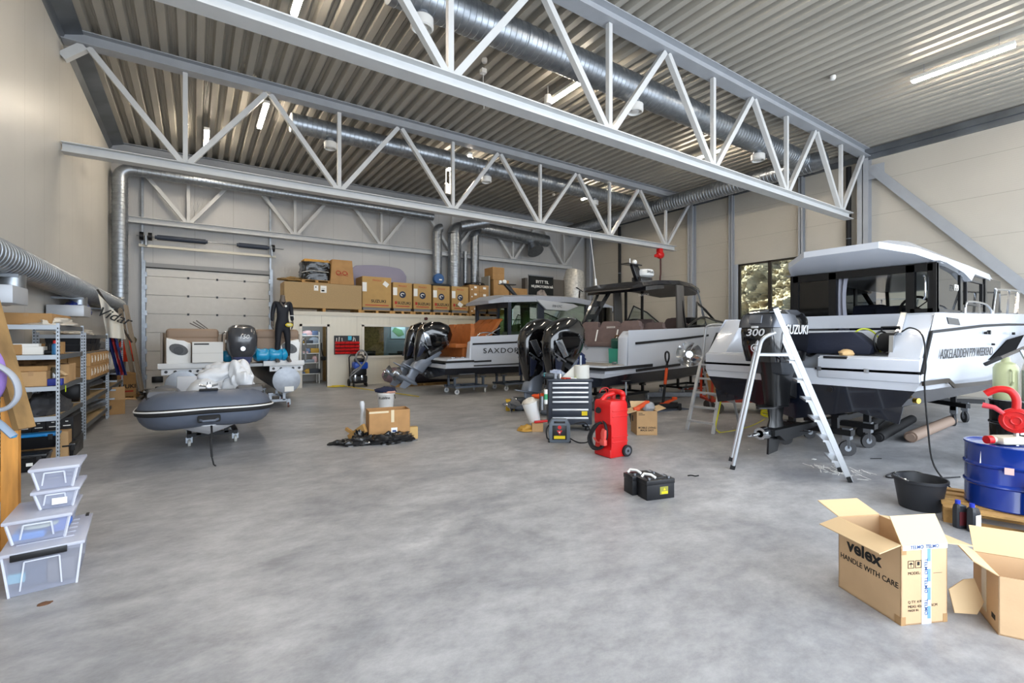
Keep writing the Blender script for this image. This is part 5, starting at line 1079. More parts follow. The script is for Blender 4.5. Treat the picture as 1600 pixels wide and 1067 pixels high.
b=B(); bag(b,(0,0,0),(.25,.8,.09),6,.7,26,12,-.05); put(b,'plastic_sheeting',sheetw,'low milky plastic sheeting on top of the middle rack','plastic sheet',(-1.78,11.5,1.745))
# shelf 1.46
carton('long_carton',.16,1.2,.14,'long low brown carton at the back of the upper shelf','carton',(-1.98,9.4,1.465),0,card2,tape=False)
b=B(); b.box(-.16,-.02,0,.16,.2,.11,.004); b.box(-.17,-.03,.11,.12,.1,.15); put(b,'white_box',paper,'white paper box at the near end of the upper shelf','box',(-1.86,8.85,1.465))
b=B(); b.box(-.09,-.08,0,.09,.1,.06,.02); b.cyl((0,0,.06),(0,0,.13),.02); b.bx((.0,0,.14),(.05,.05,.03),bev=.01); put(b,'tow_bracket',blackm,'small black metal bracket on the upper shelf beside the white box','bracket',(-1.66,8.95,1.465))
q=thing('spray_can','blue and white spray can with red cap on the upper rack shelf','spray can',(-1.58,8.82,1.465)); b=B(); b.lathe([(.033,0),(.034,.005),(.034,.13),(.02,.15)],n=16); b.done('can_body',mat('can_cyan','3a7fb5',.3),q); b=B(); b.lathe([(.022,.15),(.022,.19),(.018,.195)],n=14); b.done('cap',red,q)
b=B(); b.box(-.03,-.06,0,.04,.06,.17); o=put(b,'small_carton',card2,'small upright brown carton beside the red capped spray can','carton',(-1.6,9.25,1.465),sm=0)
crate=mat('black_crate','1b1d22',.5)
for i in range(4):
    for k in range(2):
        b=B(); b.loft([[(sx*a,sy*(a+.02),z) for sx,sy in ((-1,-1),(1,-1),(1,1),(-1,1))] for z,a in ((0,.2),(.125,.22))]); b.box(-.235,-.255,.115,.235,.255,.135)
        put(b,'plastic_crate',crate,'black plastic crate on the middle rack, '+['lower','upper'][k]+' layer, '+['first','second','third','last'][i]+' from the near post','crate',(-1.8,10.8+.52*i,1.445+.137*k),'black crates on the middle rack',sm=0)
b=B(); bag(b,(0,0,0),(.22,.4,.2),7,.3,16,8,-.05); put(b,'grey_bundle',mat('grey_bundle','6d7075',.7),'grey cloth bundle on the upper shelf of the farthest rack','bundle',(-1.8,13.7,1.445))
# shelf 1.04
for x,y,w_,d,h,rz,lb in ((-1.8,8.86,.3,.3,.2,2,'plain closed carton at the near end of the middle shelf'),(-1.85,9.0,.36,.3,.06,4,None),(-1.64,9.6,.22,.5,.26,0,'taller carton on the middle shelf beside the blue box')):
    if lb: carton('rack_carton',w_,d,h,lb,'carton',(x,y,1.045),rz,card)
carton('rack_carton',.34,.3,.07,'flat carton lying on top of the plain closed carton','carton',(-1.82,8.88,1.247),4,card2,tape=False)
b=B(); b.box(-.1,-.06,0,.1,.06,.09,.005); put(b,'blue_box',mat('box_blue','26348f',.5),'flat blue box on the middle shelf of the nearest rack','box',(-1.6,8.82,1.045))
q=thing('opened_carton','small opened carton with raised flap on the middle shelf','carton',(-1.58,9.2,1.045)); b=B(); b.box(-.05,-.12,0,.06,.12,.1); b.done('carton_body',card,q,sm=0); b=B(); b.bx((.03,-.08,.15),(.1,.16,.008),rot=(0,R(40),0)); b.done('flap',mat('card_inside','d2b58c',.7),q,sm=0)
b=B(); b.lathe([(.045,0),(.05,.01),(.05,.16),(.03,.2),(.02,.24)],n=16); put(b,'plastic_bottle',glass('bottle_clear','b9c4cb',.5),'clear plastic bottle on the middle shelf behind the near post','bottle',(-1.63,9.0,1.045))
b=B(); bag(b,(0,0,0),(.2,.4,.12),11,.8,20,10,-.1); put(b,'brown_netting',mat('twine_brown','5e4327',.9),'tangled brown netting on the cartons of the middle shelf','netting',(-1.85,9.3,1.32))
# long carton with white writing seen between the racks
t=carton('long_carton',.3,1.9,.42,'long carton with white script on the middle shelf','carton',(-1.8,10.0-.55,1.0465+.0) if 0 else (-1.9,11.55,.985),0,card2)
tagm=mat('tag_white','d9d6cc',.7)
for r_ in range(2):
    for c_ in range(7):
        t=thing('tagged_carton','upright tagged carton on the middle rack, '+['lower','upper'][r_]+' row, '+['first','second','third','fourth','fifth','sixth','last'][c_]+' from the near post','carton',(-1.6,10.72+.3*c_,.985+.222*r_),group='tagged cartons on the middle rack')
        b=B(); b.box(-.14,-.145,0,.14,.145,.218,.003,1); b.done('carton_body',card2,t,sm=0)
        b=B(); b.bx((.142,-.02+.03*((c_*3+r_)%3),.12),(.004,.03,.12),rot=(R(10*((c_+r_)%3-1)),0,0)); b.bx((.142,.07,.1+.02*(c_%2)),(.004,.02,.07)); b.done('white_tag',tagm,t,sm=0)
# shelf .64 and floor of the nearest rack
dg=mat('dark_grey_cover','3c3d41',.8,bump=.2,bscale=8)
b=B(); bag(b,(0,0,0),(.25,.7,.24),13,.6,34,16,-.02); o=put(b,'grey_canopy_cover',dg,'dark grey folded canvas cover on the low shelf','cover',(-1.77,9.4,.645),sm=60)
b=B(); b.bx((.0,0,0),(.004,.035,.09)); put(b,'yellow_tag',mat('hi_vis','d9ef1c',.5),'bright yellow tag hanging from the rack shelf','tag',(-1.5,8.98,.98),sm=0)
for k in range(4):
    t=thing('black_carton','black printed carton on the floor under the nearest rack, '+['first','second','third','last'][k]+' from the trestle','carton',(-1.93+.14*k,9.35+.02*k,.24),group='black printed cartons')
    b=B(); b.box(-.068,-.3,0,.068,.3,.32); b.done('carton_body',blackp,t,sm=0); b=B()
    for z,w_ in ((.26,.03),(.2,.08),(.12,.1),(.05,.09)): b.box(-w_/2,-.303,z,w_/2,-.3,z+.012)
    b.done('printed_line',paper,t,sm=0)
b=B(); b.box(-2.02,9.1,0,-1.42,9.7,.24); tag(b.done('base_carton',blackp,sm=0),'wide black carton under the row of black printed cartons','carton')
carton('floor_carton',.34,.24,.4,'brown carton on the floor under the nearest rack behind the black cases','carton',(-1.62,8.95,0),0,card,tape=False)
carton('floor_carton',.4,.2,.34,'brown carton behind the blue lidded case','carton',(-1.98,8.98,0),0,card2,tape=False)
def case(name,loc,w_,d,h,label,m,lidm=None,rz=0):
    t=thing(name,label,'tool case',loc,rz); b=B(); b.loft([[(sx*(w_/2-q),sy*(d/2-q),z) for sx,sy in ((-1,-1),(1,-1),(1,1),(-1,1))] for z,q in ((0,.03),(h*.78,.0))]); b.done('case_body',m,t,sm=0)
    b=B(); b.box(-w_/2-.01,-d/2-.01,h*.78,w_/2+.01,d/2+.01,h,.015); b.done('lid',lidm or m,t)
    b=B(); b.tube([(-w_*.25,-d/2-.01,h*.85),(-w_*.22,-d/2-.05,h*.9),(w_*.22,-d/2-.05,h*.9),(w_*.25,-d/2-.01,h*.85)],.012,8); b.done('handle',lidm or rubber,t)
    for s in (-1,1): b=B(); b.bx((s*w_*.36,-d/2-.012,h*.74),(.05,.02,.08),bev=.006); b.done('latch',rubber,t)
    return t
case('tool_case',(-1.78,8.78,.22),.5,.18,.2,'black tool case with a bright blue lid under the nearest rack',blackp,mat('case_blue','1f7fc0',.4))
case('tool_case',(-1.8,8.45,0),.46,.3,.22,'black tool case with a small white label on the floor by the rack post',blackp)
b=B(); b.bx((-1.72,8.29,.1),(.06,.004,.04)); tag(b.done('case_label',paper,sm=0),'small white sticker on the front of the black tool case','sticker')
case('tool_case',(-1.47,9.05,0),.16,.34,.22,'black tool case beside the rack post, nearest the open floor',blackp)
# lower goods in the further racks
for i,(y,z,r,L,lb) in enumerate(((11.0,.78,.06,1.6,'galvanised pipe on the lower shelf of the middle rack'),(11.1,.3,.08,1.8,'thick galvanised pipe at the bottom of the middle rack'),(13.2,.3,.08,1.6,'grey pipe sticking out of the farthest rack'))):
    b=B(); b.cyl((0,0,0),(.25,L,.25 if i==2 else .03),r,n=16); put(b,'metal_pipe',galv,lb,'pipe',(-1.85,y,z))
b=B(); b.box(-.2,-.5,0,.2,.5,.28,.01); put(b,'black_device',blackp,'black boxed device on the lower shelf of the middle rack','box',(-1.82,11.2,.625))
b=B(); b.box(-.22,-.3,0,.22,.3,.4,.005); put(b,'white_carton',paper,'white carton on the middle shelf of the farthest rack','carton',(-1.75,13.9,.985),sm=0)
b=B(); b.box(-.22,-.3,0,.22,.3,.36,.005); put(b,'white_carton',paper,'second white carton beside the flag on the farthest rack','carton',(-1.75,14.7,.985),sm=0)
for k,z in enumerate((.35,.52,.7,.86)):
    b=B(); b.box(-.3,-.02,0,.26,.02,.035); put(b,'steel_rail',galvp,['lowest','second','third','topmost'][k]+' loose steel rail lying across the farthest rack','rail',(-1.7,13.3+.2*k,z),'loose steel rails',sm=0)
b=B(); bag(b,(0,0,0),(.24,.4,.26),17,.4,20,10,-.05); put(b,'black_sack',film,'black stuffed sack beyond the farthest rack','sack',(-1.9,15.85,.72)); b=B(); b.box(-.2,-.4,0,.2,.4,.71); put(b,'base_crate',mat('dark_crate','2a2622',.6),'dark crate under the black stuffed sack','crate',(-1.92,15.95,0),sm=0)
# blue bag above the outlet box
b=B(); bag(b,(0,0,0),(.2,.75,.2),19,.5,24,12,-.3); put(b,'blue_tarp_roll',mat('royal_blue','13308f',.4,bump=.3,bscale=14),'royal blue tarp bundle stuffed behind the wall duct outlet','tarpaulin',(-1.98,12.9,2.24))
# banner, flag, life jackets
bn=thing('cloth_banner','off white cloth banner with black script hanging from a leaning pole','banner',(0,0,0))
P00,P10,P11,P01=[Vector(onY(x,y,12.95)) for x,y in ((153,459),(190,497),(197,530),(167,527))]
def bsh(u,v): p=P00.lerp(P10,u).lerp(P01.lerp(P11,u),v); return p+Vector((0,.05*math.sin(u*9+v*2),0))
b=B(); b.sheet(bsh,16,12,.006); b.done('cloth',mat('banner_cloth','d8d2c4',.8),bn,sm=60)
xd=(P10-P00).normalized(); 
text('lettering','Vidar',.27,(P00+P10+P11+P01)/4+Vector((.02,-.12,.12)),(1,0,-.42),(.35,0,1),ink,bn,shear=.3,bold=.01)
b=B(); b.tube([tuple(onY(152,452,13.0)),tuple(onY(206,535,13.2))],.02,8); b.done('pole',mat('pole_dark','2a231e',.5),bn)
fl=thing('hanging_flag','dark blue and red flag hanging below the banner','flag',(0,0,0))
def fsh(x0,x1):
    def f(u,v):
        p=Vector(onY(165+ (x0+(x1-x0)*u)*16+20*v*.9, 524+62*v, 13.15)); return p+Vector((0,.06*math.sin(u*8+v*4),0))
    return f
b=B(); b.sheet(fsh(0,.4),5,12,.006); b.done('blue_field',mat('flag_navy','1c2a66',.8),fl,sm=60); b=B(); b.sheet(fsh(.4,.7),5,12,.006); b.done('red_field',mat('flag_red','a3262c',.8),fl,sm=60); b=B(); b.sheet(fsh(.7,1.),5,12,.006); b.done('blue_field',MATS['flag_navy'],fl,sm=60)
q=onY(198,548,18.2); b=B(); b.loft([rr(-.24+k1,.24-k1,.14,z,4) for z,k1 in ((-.32,.06),(-.28,.0),(-.05,.0),(.12,.03),(.26,.08),(.32,.14))]); b.box(-.25,-.16,-.12,.25,-.13,-.07); put(b,'life_jacket',mat('jacket_orange','d23a1c',.7,bump=.1),'bright orange life jacket hanging behind the leaning ladders','life jacket',q,sm=60); q2=onY(200,533,18.3); b=B(); bag(b,(0,0,0),(.2,.14,.2),29,.3,18,10,-.8); put(b,'work_jacket',mat('jacket_khaki','5b5340',.8),'khaki jacket hanging above the orange life jacket','jacket',q2,sm=60)
b=B(); b.box(-2.15,18.45,0,-1.75,18.6,2.0); tag(b.done('coat_board',mat('coat_board','8b8577',.7),sm=0),'narrow grey board behind the hanging jackets','board')
# leaning ladders
for i,(pa,pb,off_,lb) in enumerate((((195,476),(223,592),-.5,'long aluminium ladder leaning in the back left corner, outer one'),((184,470),(213,590),-.2,'long aluminium ladder leaning behind another in the back left corner'))):
    L=thing('leaning_ladder',lb,'ladder',(0,0,0),group='leaning aluminium ladders')
    p1=Vector(onY(*pa,17.4+off_)); p0=Vector(onY(*pb,17.4+off_)); p0.z=.0; 
    for s in (0,1):
        b=B(); b.bar(p0+Vector((0,.4*s,0)),p1+Vector((0,.4*s,0)),.07,.03); b.done('side_rail',mat('ladder_bronze','8a7a66',.4,metal=.5),L,sm=0)
    for k in range(9): t_=(k+.7)/9.5; c=p0.lerp(p1,t_); b=B(); b.cyl(c,c+Vector((0,.4,0)),.015,n=8); b.done('rung',alu,L)
t=carton('motor_spares_carton',.62,.7,.62,'brown carton with black lettering standing on the floor in the back left corner','carton',(-1.75,16.9,.1),18,card2,tape=False)
text('lettering','SUZUKI',.15,(.05,-.353,.25),(1,0,0),(0,0,1),ink,t,bold=.02); b=B(); b.box(-.25,-.353,.1,.25,-.35,.14); b.bx((0,-.352,.5),(.08,.004,.06)); b.done('red_print',redink,t,sm=0)
pallet((-1.75,16.9,0),.7,.7,'low pallet under the lettered carton in the back left corner',18,h=.1)
q=thing('open_floor_carton','opened brown carton lying on the floor by the farthest rack','carton',(-1.62,13.75,0),8)
b=B(); b.box(-.3,-.3,0,.3,.3,.32); b.done('carton_body',card2,q,sm=0); b=B(); b.bx((.0,-.25,.45),(.6,.02,.3),rot=(R(-15),0,0)); b.bx((.36,-.05,.31),(.3,.4,.01),rot=(0,R(8),0)); b.done('flap',card,q,sm=0); b=B(); b.bx((-.02,-.302,.17),(.1,.004,.22)); b.done('tape',tagm,q,sm=0)
for k,(x,y,z,m_,lb,nm) in enumerate(((-1.15,16.6,.1,chrome,'heap of metal fittings by the lettered carton','metal_fitting'),(-1.0,16.3,.08,blackm,'dark mechanical part on the floor by the sectional door','machine_part'))): b=B(); bag(b,(0,0,0),(.18,.2,.14),31+k,1.,18,10,-.5); put(b,nm,m_,lb,'part',(x,y,z),sm=20)
b=B(); b.cyl((0,0,.13),(.08,0,.13),.13,n=18); put(b,'trailer_tyre',rubber,'small black wheel leaning at the foot of the sectional door','wheel',(-.95,17.2,0))
# ======== wooden trestle with slings, front left ========
t=thing('wooden_trestle','pine timber trestle with lifting slings at the left edge','trestle',(0,0,0))
tim=mat('pine_orange','c98b3e',.55,var=.3,scale=3,stretch=(6,6,.8)); tim2=mat('pine_grey','8a6c42',.65,var=.35,scale=3,stretch=(3,3,1))
b=B(); b.bar((-1.17,5.15,0),(-1.17,5.15,1.25),.095,.075,bev=.004); b.done('front_post',tim,t,sm=0)
b=B(); b.bar((-1.42,5.35,2.4),(-1.08,5.08,1.0),.12,.05); b.done('diagonal_plank',tim2,t,sm=0)
b=B(); b.bar((-1.5,5.35,1.1),(-1.2,5.2,.45),.08,.04); b.bar((-1.45,5.3,.7),(-1.2,5.18,.05),.06,.05); b.done('lower_brace',tim,t,sm=0)
b=B(); b.bar((-1.75,5.6,0),(-1.6,5.5,2.3),.1,.06); b.bar((-1.7,5.55,1.2),(-1.17,5.2,1.15),.09,.05); b.done('rear_post',tim2,t,sm=0)
q=thing('lifting_sling','purple round sling hanging on the wooden trestle','sling',(-1.15,4.95,1.32))
b=B(); b.tube(spline([(-.3,0,.42),(-.14,0,.36),(-.04,-.03,.22),(-.02,-.04,.05),(-.07,-.03,-.06),(-.2,0,-.08),(-.4,.0,-.0)],6),.034,10); b.tube(spline([(-.3,.05,.3),(-.14,.03,.15),(-.11,.03,-.02),(-.25,.03,-.06)],6),.03,10); b.done('purple_loop',mat('sling_purple','8c70b4',.8,bump=.2,bscale=60),q,sm=60)
q=thing('webbing_strap','grey webbing strap with green end hanging on the wooden trestle','strap',(-1.12,4.9,1.32))
b=B(); b.tube(spline([(-.34,-.03,.32),(-.15,-.06,.25),(.02,-.07,.12),(.06,-.07,-.03),(.0,-.06,-.13),(-.12,-.06,-.14)],6),.045,8,flat=.35); b.done('strap_web',mat('strap_grey','a3a8b2',.8),q,sm=60); b=B(); b.tube([(-.28,-.08,.31),(-.16,-.085,.26),(-.06,-.09,.19)],.05,8,flat=.35); b.done('green_end',mat('strap_green','48c08c',.7),q,sm=60); b=B(); b.tube([(-.12,-.06,-.14),(-.02,-.1,-.24),(.05,-.12,-.33)],.035,8,flat=.5); b.done('tail',mat('strap_blue_grey','8797ab',.7),q,sm=60)
b=B(); b.tube([(.05,-.12,-.33),(.052,-.121,-.336)],.03,8,flat=.5); b.done('blue_tip',mat('tip_blue','3292c8',.6),q)
carton('trestle_carton',.3,.4,.38,'brown carton at the left edge behind the transparent boxes','carton',(-1.42,4.95,0),5,card,tape=False)
# ======== transparent storage boxes ========
def frosted(name,tint,op):
    if name in MATS: return MATS[name]
    m=bpy.data.materials.new(name); m.use_nodes=True; nt=m.node_tree; N=nt.nodes.new; L=nt.links.new; p_=nt.nodes['Principled BSDF']; o=nt.nodes['Material Output']
    p_.inputs['Base Color'].default_value=lin(tint); p_.inputs['Roughness'].default_value=.25
    t_=N('ShaderNodeBsdfTransparent'); t_.inputs[0].default_value=lin('eef2fa'); x=N('ShaderNodeMixShader'); x.inputs[0].default_value=op; L(t_.outputs[0],x.inputs[1]); L(p_.outputs[0],x.inputs[2]); L(x.outputs[0],o.inputs[0]); MATS[name]=m; return m
fb=frosted('frosted_plastic','cfd2e2',.34); fl_=frosted('frosted_lid','d6d8e4',.6)
def bin_(name,loc,w_,d,h,label,rz,clips=False):
    t=thing(name,label,'storage box',loc,rz,'transparent storage boxes stacked on the floor')
    b=B(); 
    o4=[(-1,-1),(1,-1),(1,1),(-1,1)]; q0,q1=.035,.008
    b.loft([[(sx*(w_/2-q),sy*(d/2-q),z) for sx,sy in o4] for z,q in ((0.002,q0),(h-.015,q1))],True,True,False); b.done('box_body',fb,t,sm=0)
    b=B(); 
    for s in (-1,1): b.bar((s*(w_/2-q0-.002),-d/2+q0,.0),(s*(w_/2-q1),-d/2+q1,h-.02),.012)
    b.bar((-w_*.28,-d/2+q0-.004,.03),(-w_*.22,-d/2+q1-.004,h*.75),.008); b.bar((w_*.22,-d/2+q0-.004,.03),(w_*.2,-d/2+q1-.004,h*.75),.008); b.bar((-w_*.22,-d/2+q1-.002,h*.75),(w_*.2,-d/2+q1-.002,h*.75),.008); b.done('moulded_rib',frosted('frosted_rib','e6e8f2',.75),t,sm=0)
    b=B(); b.box(-w_/2-.01,-d/2-.012,h-.025,w_/2+.01,d/2+.012,h,.008)
    if clips:
        for k in range(5): y=-d*.3+d*.15*k; b.box(-w_*.36,y,h,w_*.36,y+d*.06,h+.006,.003)
    b.done('lid',fl_,t)
    if clips:
        b=B(); b.box(-w_*.38,-d/2-.02,h-.055,w_*.3,-d/2-.012,h-.01,.004); b.box(w_*.5-.03,d/2-.06,h-.0,w_*.5-.01,d/2+.014,h+.006); b.done('black_clip',blackp,t)
    return t
bx0,by0=-.86,4.66
bin_('storage_box',(bx0,by0,0),.40,.62,.3,'largest transparent box with black clips, at the bottom of the stack',4,True)
bin_('storage_box',(bx0-.03,by0+.02,.308),.33,.46,.17,'transparent box with blue parts inside, second from the floor',2)
bin_('storage_box',(bx0+.035,by0+.1,.48),.24,.34,.14,'small transparent box with white labelled contents, third from the floor',2)
bin_('storage_box',(bx0+.03,by0+.1,.622),.25,.35,.16,'small transparent box with a coiled wire inside, topmost of the stack',2)
def inside(b,name,m,label,loc,cat='part'): return put(b,name,m,label,cat,loc)
b=B(); b.box(-.1,-.12,0,.1,.1,.18,.02); inside(b,'boxed_part',mat('slate','3f4a5c',.6),'dark slate coloured parts inside the largest transparent box',(bx0-.08,by0-.08,.012))
b=B(); b.box(-.07,-.1,0,.07,.1,.15,.01); inside(b,'boxed_part',mat('mud_grey','77706a',.6),'grey brown parts inside the largest transparent box',(bx0+.09,by0-.1,.012))
b=B(); b.box(-.06,-.03,0,.02,.0,.06); inside(b,'boxed_part',mat('aqua_part','7fc4cf',.6),'pale aqua part at the front of the largest transparent box',(bx0-.1,by0-.21,.07))
b=B(); b.box(-.1,-.12,0,.06,.1,.05,.01); inside(b,'boxed_part',mat('azure_part','2f86cf',.5),'bright blue part in the second transparent box',(bx0-.06,by0-.04,.32))
b=B(); bag(b,(0,0,0),(.06,.1,.07),3,.3,14,8,-.5); inside(b,'boxed_part',mat('azure_mesh','4f74c4',.6),'blue netted part in the second transparent box',(bx0+.06,by0-.04,.37))
b=B(); b.tube([(.09*math.cos(2*PI*k/20),.06*math.sin(2*PI*k/20),0) for k in range(20)],.015,6,closed=True); inside(b,'coiled_hose',mat('pale_hose','c9cdb0',.5),'pale coiled hose in the second transparent box',(bx0-.03,by0-.1,.40),'hose')
b=B(); b.box(-.04,-.002,0,.04,.002,.045); inside(b,'paper_label',paper,'white paper label in the third transparent box',(bx0+.06,by0-.062,.51),'label')
b=B(); bag(b,(0,0,0),(.08,.1,.05),7,.4,14,8,-.6); inside(b,'boxed_part',frosted('clear_bagged','dfe3ea',.6),'clear bagged parts in the third transparent box',(bx0+.03,by0+.08,.52))
b=B(); b.tube(spline([(.08*math.cos(a),.1*math.sin(a)*.8,.004*a) for a in [k*.5 for k in range(26)]],2),.004,6); inside(b,'coiled_wire',mat('wire_navy','3a4370',.5),'thin dark blue wire coiled in the topmost transparent box',(bx0+.03,by0+.06,.66),'wire')
# ======== things standing on the open floor ========
def opencarton(name,label,loc,rz,w,d,h,flaps,m=None,ins=None,group=None,t_=.006):
    """open carton: walls plus flaps [(side,angle,length,skew)]; side in 'fblr' (front = -y)"""
    m=m or card; ins=ins or mat('card_inside','c9a878',.75); q=thing(name,label,'carton',loc,rz,group)
    b=B(); b.box(-w/2,-d/2,0,w/2,d/2,.008)
    for x0,y0,x1,y1 in ((-w/2,-d/2,w/2,-d/2+t_),(-w/2,d/2-t_,w/2,d/2),(-w/2,-d/2,-w/2+t_,d/2),(w/2-t_,-d/2,w/2,d/2)): b.box(x0,y0,0,x1,y1,h)
    b.done('carton_body',m,q,sm=0)
    for side,ang,L,sk in flaps:
        a=R(ang); n=max(2,1)
        ax={'f':((-1,0,0),(1,0,0),(0,-1,0),w/2,d/2),'b':((-1,0,0),(1,0,0),(0,1,0),w/2,d/2),'l':((0,-1,0),(0,1,0),(-1,0,0),d/2,w/2),'r':((0,-1,0),(0,1,0),(1,0,0),d/2,w/2)}[side]
        e0,e1,o,hl,off=Vector(ax[0])*ax[3],Vector(ax[1])*ax[3],Vector(ax[2]),ax[3],ax[4]
        base=o*off+Vector((0,0,h)); tip=base+(o*math.cos(a)+Vector((0,0,math.sin(a))))*L; u=(e1-e0).normalized()*sk
        b=B(); p=[base+e0,base+e1,tip+e1+u,tip+e0+u]; nn=(p[1]-p[0]).cross(p[3]-p[0]).normalized()*t_
        v=[b._v(x) for x in p]+[b._v(x+nn) for x in p]
        for f in ((0,1,2,3),(7,6,5,4),(0,4,5,1),(1,5,6,2),(2,6,7,3),(3,7,4,0)): b._f([v[i] for i in f])
        b.done('flap',ins,q,sm=0)
    return q
def away(px,py,r,z=0.):
    """centre of a round base whose near edge shows at the pixel"""
    g=Vector(G(px,py,z)); u=Vector((g.x,g.y,0)).normalized(); return (g.x+u.x*r,g.y+u.y*r,z)
def frame(A,ang): a=R(ang); return Vector((math.cos(a),math.sin(a),0)),Vector((-math.sin(a),math.cos(a),0))
def put(b,name,m,label,cat,loc,group=None,sm=30,rz=0):
    o=b.done(name,m,sm=sm); o.location=loc; o.rotation_euler=(0,0,R(rz)); return tag(o,label,cat,group)
# big lettered carton, front right
tan_c=mat('carton_tan','c9a882',.75,var=.06,bump=.04,bscale=60); A=Vector(G(1408,978)); ux,uy=frame(A,-26); w_,d_,h_=.315,.445,.472
q=opencarton('lettered_carton','large open carton printed HANDLE WITH CARE, beside the small torn carton',A+ux*w_/2+uy*d_/2,-26,w_,d_,h_,[('l',-16,.15,.0),('b',20,.17,-.02),('f',118,.165,.0),('r',-6,.15,-.03)],tan_c)
x=-w_/2-.001
text('lettering','velex',.115,(x,.03,.318),(0,-1,0),(0,0,1),ink,q,bold=.03,ext=.0006); text('lettering','HANDLE WITH CARE',.048,(x,-.0,.225),(0,-1,0),(0,0,1),ink,q,bold=.008,ext=.0006,sx=.9)
b=B(); b.box(-w_/2-.002,-d_/2-.0015,0,-w_/2+.03,-d_/2,.05); b.box(w_/2-.03,-d_/2-.0015,0,w_/2,-d_/2,.05); b.box(-w_/2,-d_/2-.0015,h_-.055,-w_/2+.035,-d_/2,h_-.02); b.box(-w_/2-.0015,-d_/2,0,-w_/2,-d_/2+.04,.05); b.done('corner_tape',mat('parcel_tape','a8845a',.3),q,sm=0)
y=-d_/2-.001; b=B(); b.box(-.02,y-.001,0,.045,y,h_); b.box(-w_/2+.01,y-.001,h_-.03,w_/2,y,h_); b.done('tape',mat('white_tape','e4e6ea',.3),q,sm=0)
bt=mat('tape_blue','6f9ad6',.35); b=B()
for z in (.03,.14,.25,.37): b.box(.018,y-.0018,z,.04,y-.0008,z+.075)
b.done('tape_print',bt,q,sm=0)
for z in (.07,.2,.31): text('lettering','TELMO',.03,(.008,y-.0018,z+.03),(0,0,-1),(1,0,0),blueink,q,bold=.02,ext=.0003)
text('lettering','TELMO  TELMO',.028,(.0,y-.0018,h_-.014),(1,0,0),(0,0,1),blueink,q,bold=.02,ext=.0003)
for s_,z,sz in (('MODEL:',.305,.024),('Q TY: 4 PCS',.135,.022),('MEAS: 42x30x43.5CM',.108,.022),('MADE IN',.085,.018)): text('lettering',s_,sz,(-w_/2+.045,y-.0006,z),(1,0,0),(0,0,1),ink,q,ax='LEFT',ext=.0003)
b=B()
for x0 in (-w_/2+.045,-w_/2+.095):
    for a_ in ((x0,.335,x0+.042,.338),(x0,.377,x0+.042,.38),(x0,.335,x0+.003,.38),(x0+.039,.335,x0+.042,.38)): b.box(a_[0],y-.0008,a_[1],a_[2],y,a_[3])
b.prism([(-w_/2+.05,.358),(-w_/2+.066,.37),(-w_/2+.082,.358)],y-.0008,y,'xz'); b.box(-w_/2+.065,y-.0008,.342,-w_/2+.067,y,.36); b.box(-w_/2+.108,y-.0008,.35,-w_/2+.124,y,.372); b.box(-w_/2+.1,y-.0008,.305,-w_/2+.1,y,.306) ; b.box(.06,y-.0008,.297,.12,y,.2985); b.done('printed_symbol',ink,q,sm=0)
# second carton
A=Vector(G(1560,992)); ux,uy=frame(A,-62); w_,d_,h_=.52,.36,.335
q=opencarton('torn_carton','small open carton with torn flaps at the right edge, beside the lettered one',A+ux*w_/2+uy*d_/2,-62,w_,d_,h_,[('l',28,.12,.02),('b',60,.16,0)],tan_c)
b=B(); b.box(-w_/2-.0015,-.02,.05,-w_/2,.05,h_); b.done('tape',mat('clear_tape','d9c7a4',.25),q,sm=0)
b=B(); b.prism([(-.14,.0),(-.02,-.0),(.03,.07),(.0,.2),(-.06,.19),(-.15,.13)],-.003,.003,'xz'); o=b.done('torn_flap',MATS['card_inside'],q,sm=0); o.location=(-w_/2-.03,-.03,.03); o.rotation_euler=(R(-14),0,R(20))
b=B(); b.box(-w_/2-.001,-.14,.06,-w_/2,-.09,.09); b.done('printed_mark',ink,q,sm=0)
# rubber grate
q=thing('rubber_grate','black rubber grate mat lying on the floor behind the torn carton','mat',(5.62,.72,0),-72)
b=B()
for k in range(12): b.box(-.4,-.3+.052*k,0.002,.4,-.3+.052*k+.022,.02)
for k in range(15): b.box(-.4+.056*k,-.3,.002,-.4+.056*k+.015,.3,.016)
b.done('grid',rubber,q,sm=0)
# pallet, blue drum, bottles
pal=pallet((6.28,.92,0),1.2,.8,'wooden pallet under the blue steel drum',-72,h=.14)
def drum(name,label,c,r,h,m,dent=False):
    q=thing(name,label,'drum',c); b=B(); prof=[(.02,.02),(r-.02,.015),(r,.0),(r+.006,.01),(r,.025)]
    for z in (h*.36,h*.66): prof+=[(r,z-.02),(r+.012,z-.008),(r+.012,z+.008),(r,z+.02)]
    prof+=[(r,h-.025),(r+.008,h-.012),(r+.006,h),(r-.012,h),(r-.014,h-.018),(.02,h-.018)]
    rings=[]
    for rad,z in prof:
        ring=[]
        for k in range(48):
            a=2*PI*k/48; f=1.
            if dent and z>.05 and z<h-.03:
                da=math.atan2(math.sin(a-R(-165)),math.cos(a-R(-165))); f=1-.2*math.exp(-(da/.38)**2)*math.exp(-((z-h*.52)/.13)**2)
            ring.append((rad*f*math.cos(a),rad*f*math.sin(a),z))
        rings.append(ring)
    b.loft(rings); b.done('drum_body',m,q,sm=35); return q
dr=drum('steel_drum','dented blue steel drum with a red hand pump, on the pallet',(6.27,1.05,.14),.29,.58,mat('drum_blue','0d2f86',.22,coat=.5),True)
b=B(); b.prism([(.0,0),(.18,.0),(.17,.13),(.01,.14)],-.002,.0,'xz'); o=b.done('paper_label',paper,dr,sm=0); o.location=(-.262,.135,.40); o.rotation_euler=(0,0,R(-62))
b=B(); b.bx((0,0,0),(.06,.004,.06)); o=b.done('hazard_label',mat('label_pink','dcb9b4',.6),dr,sm=0); o.location=(-.285,-.06,.37); o.rotation_euler=(0,0,R(-78))
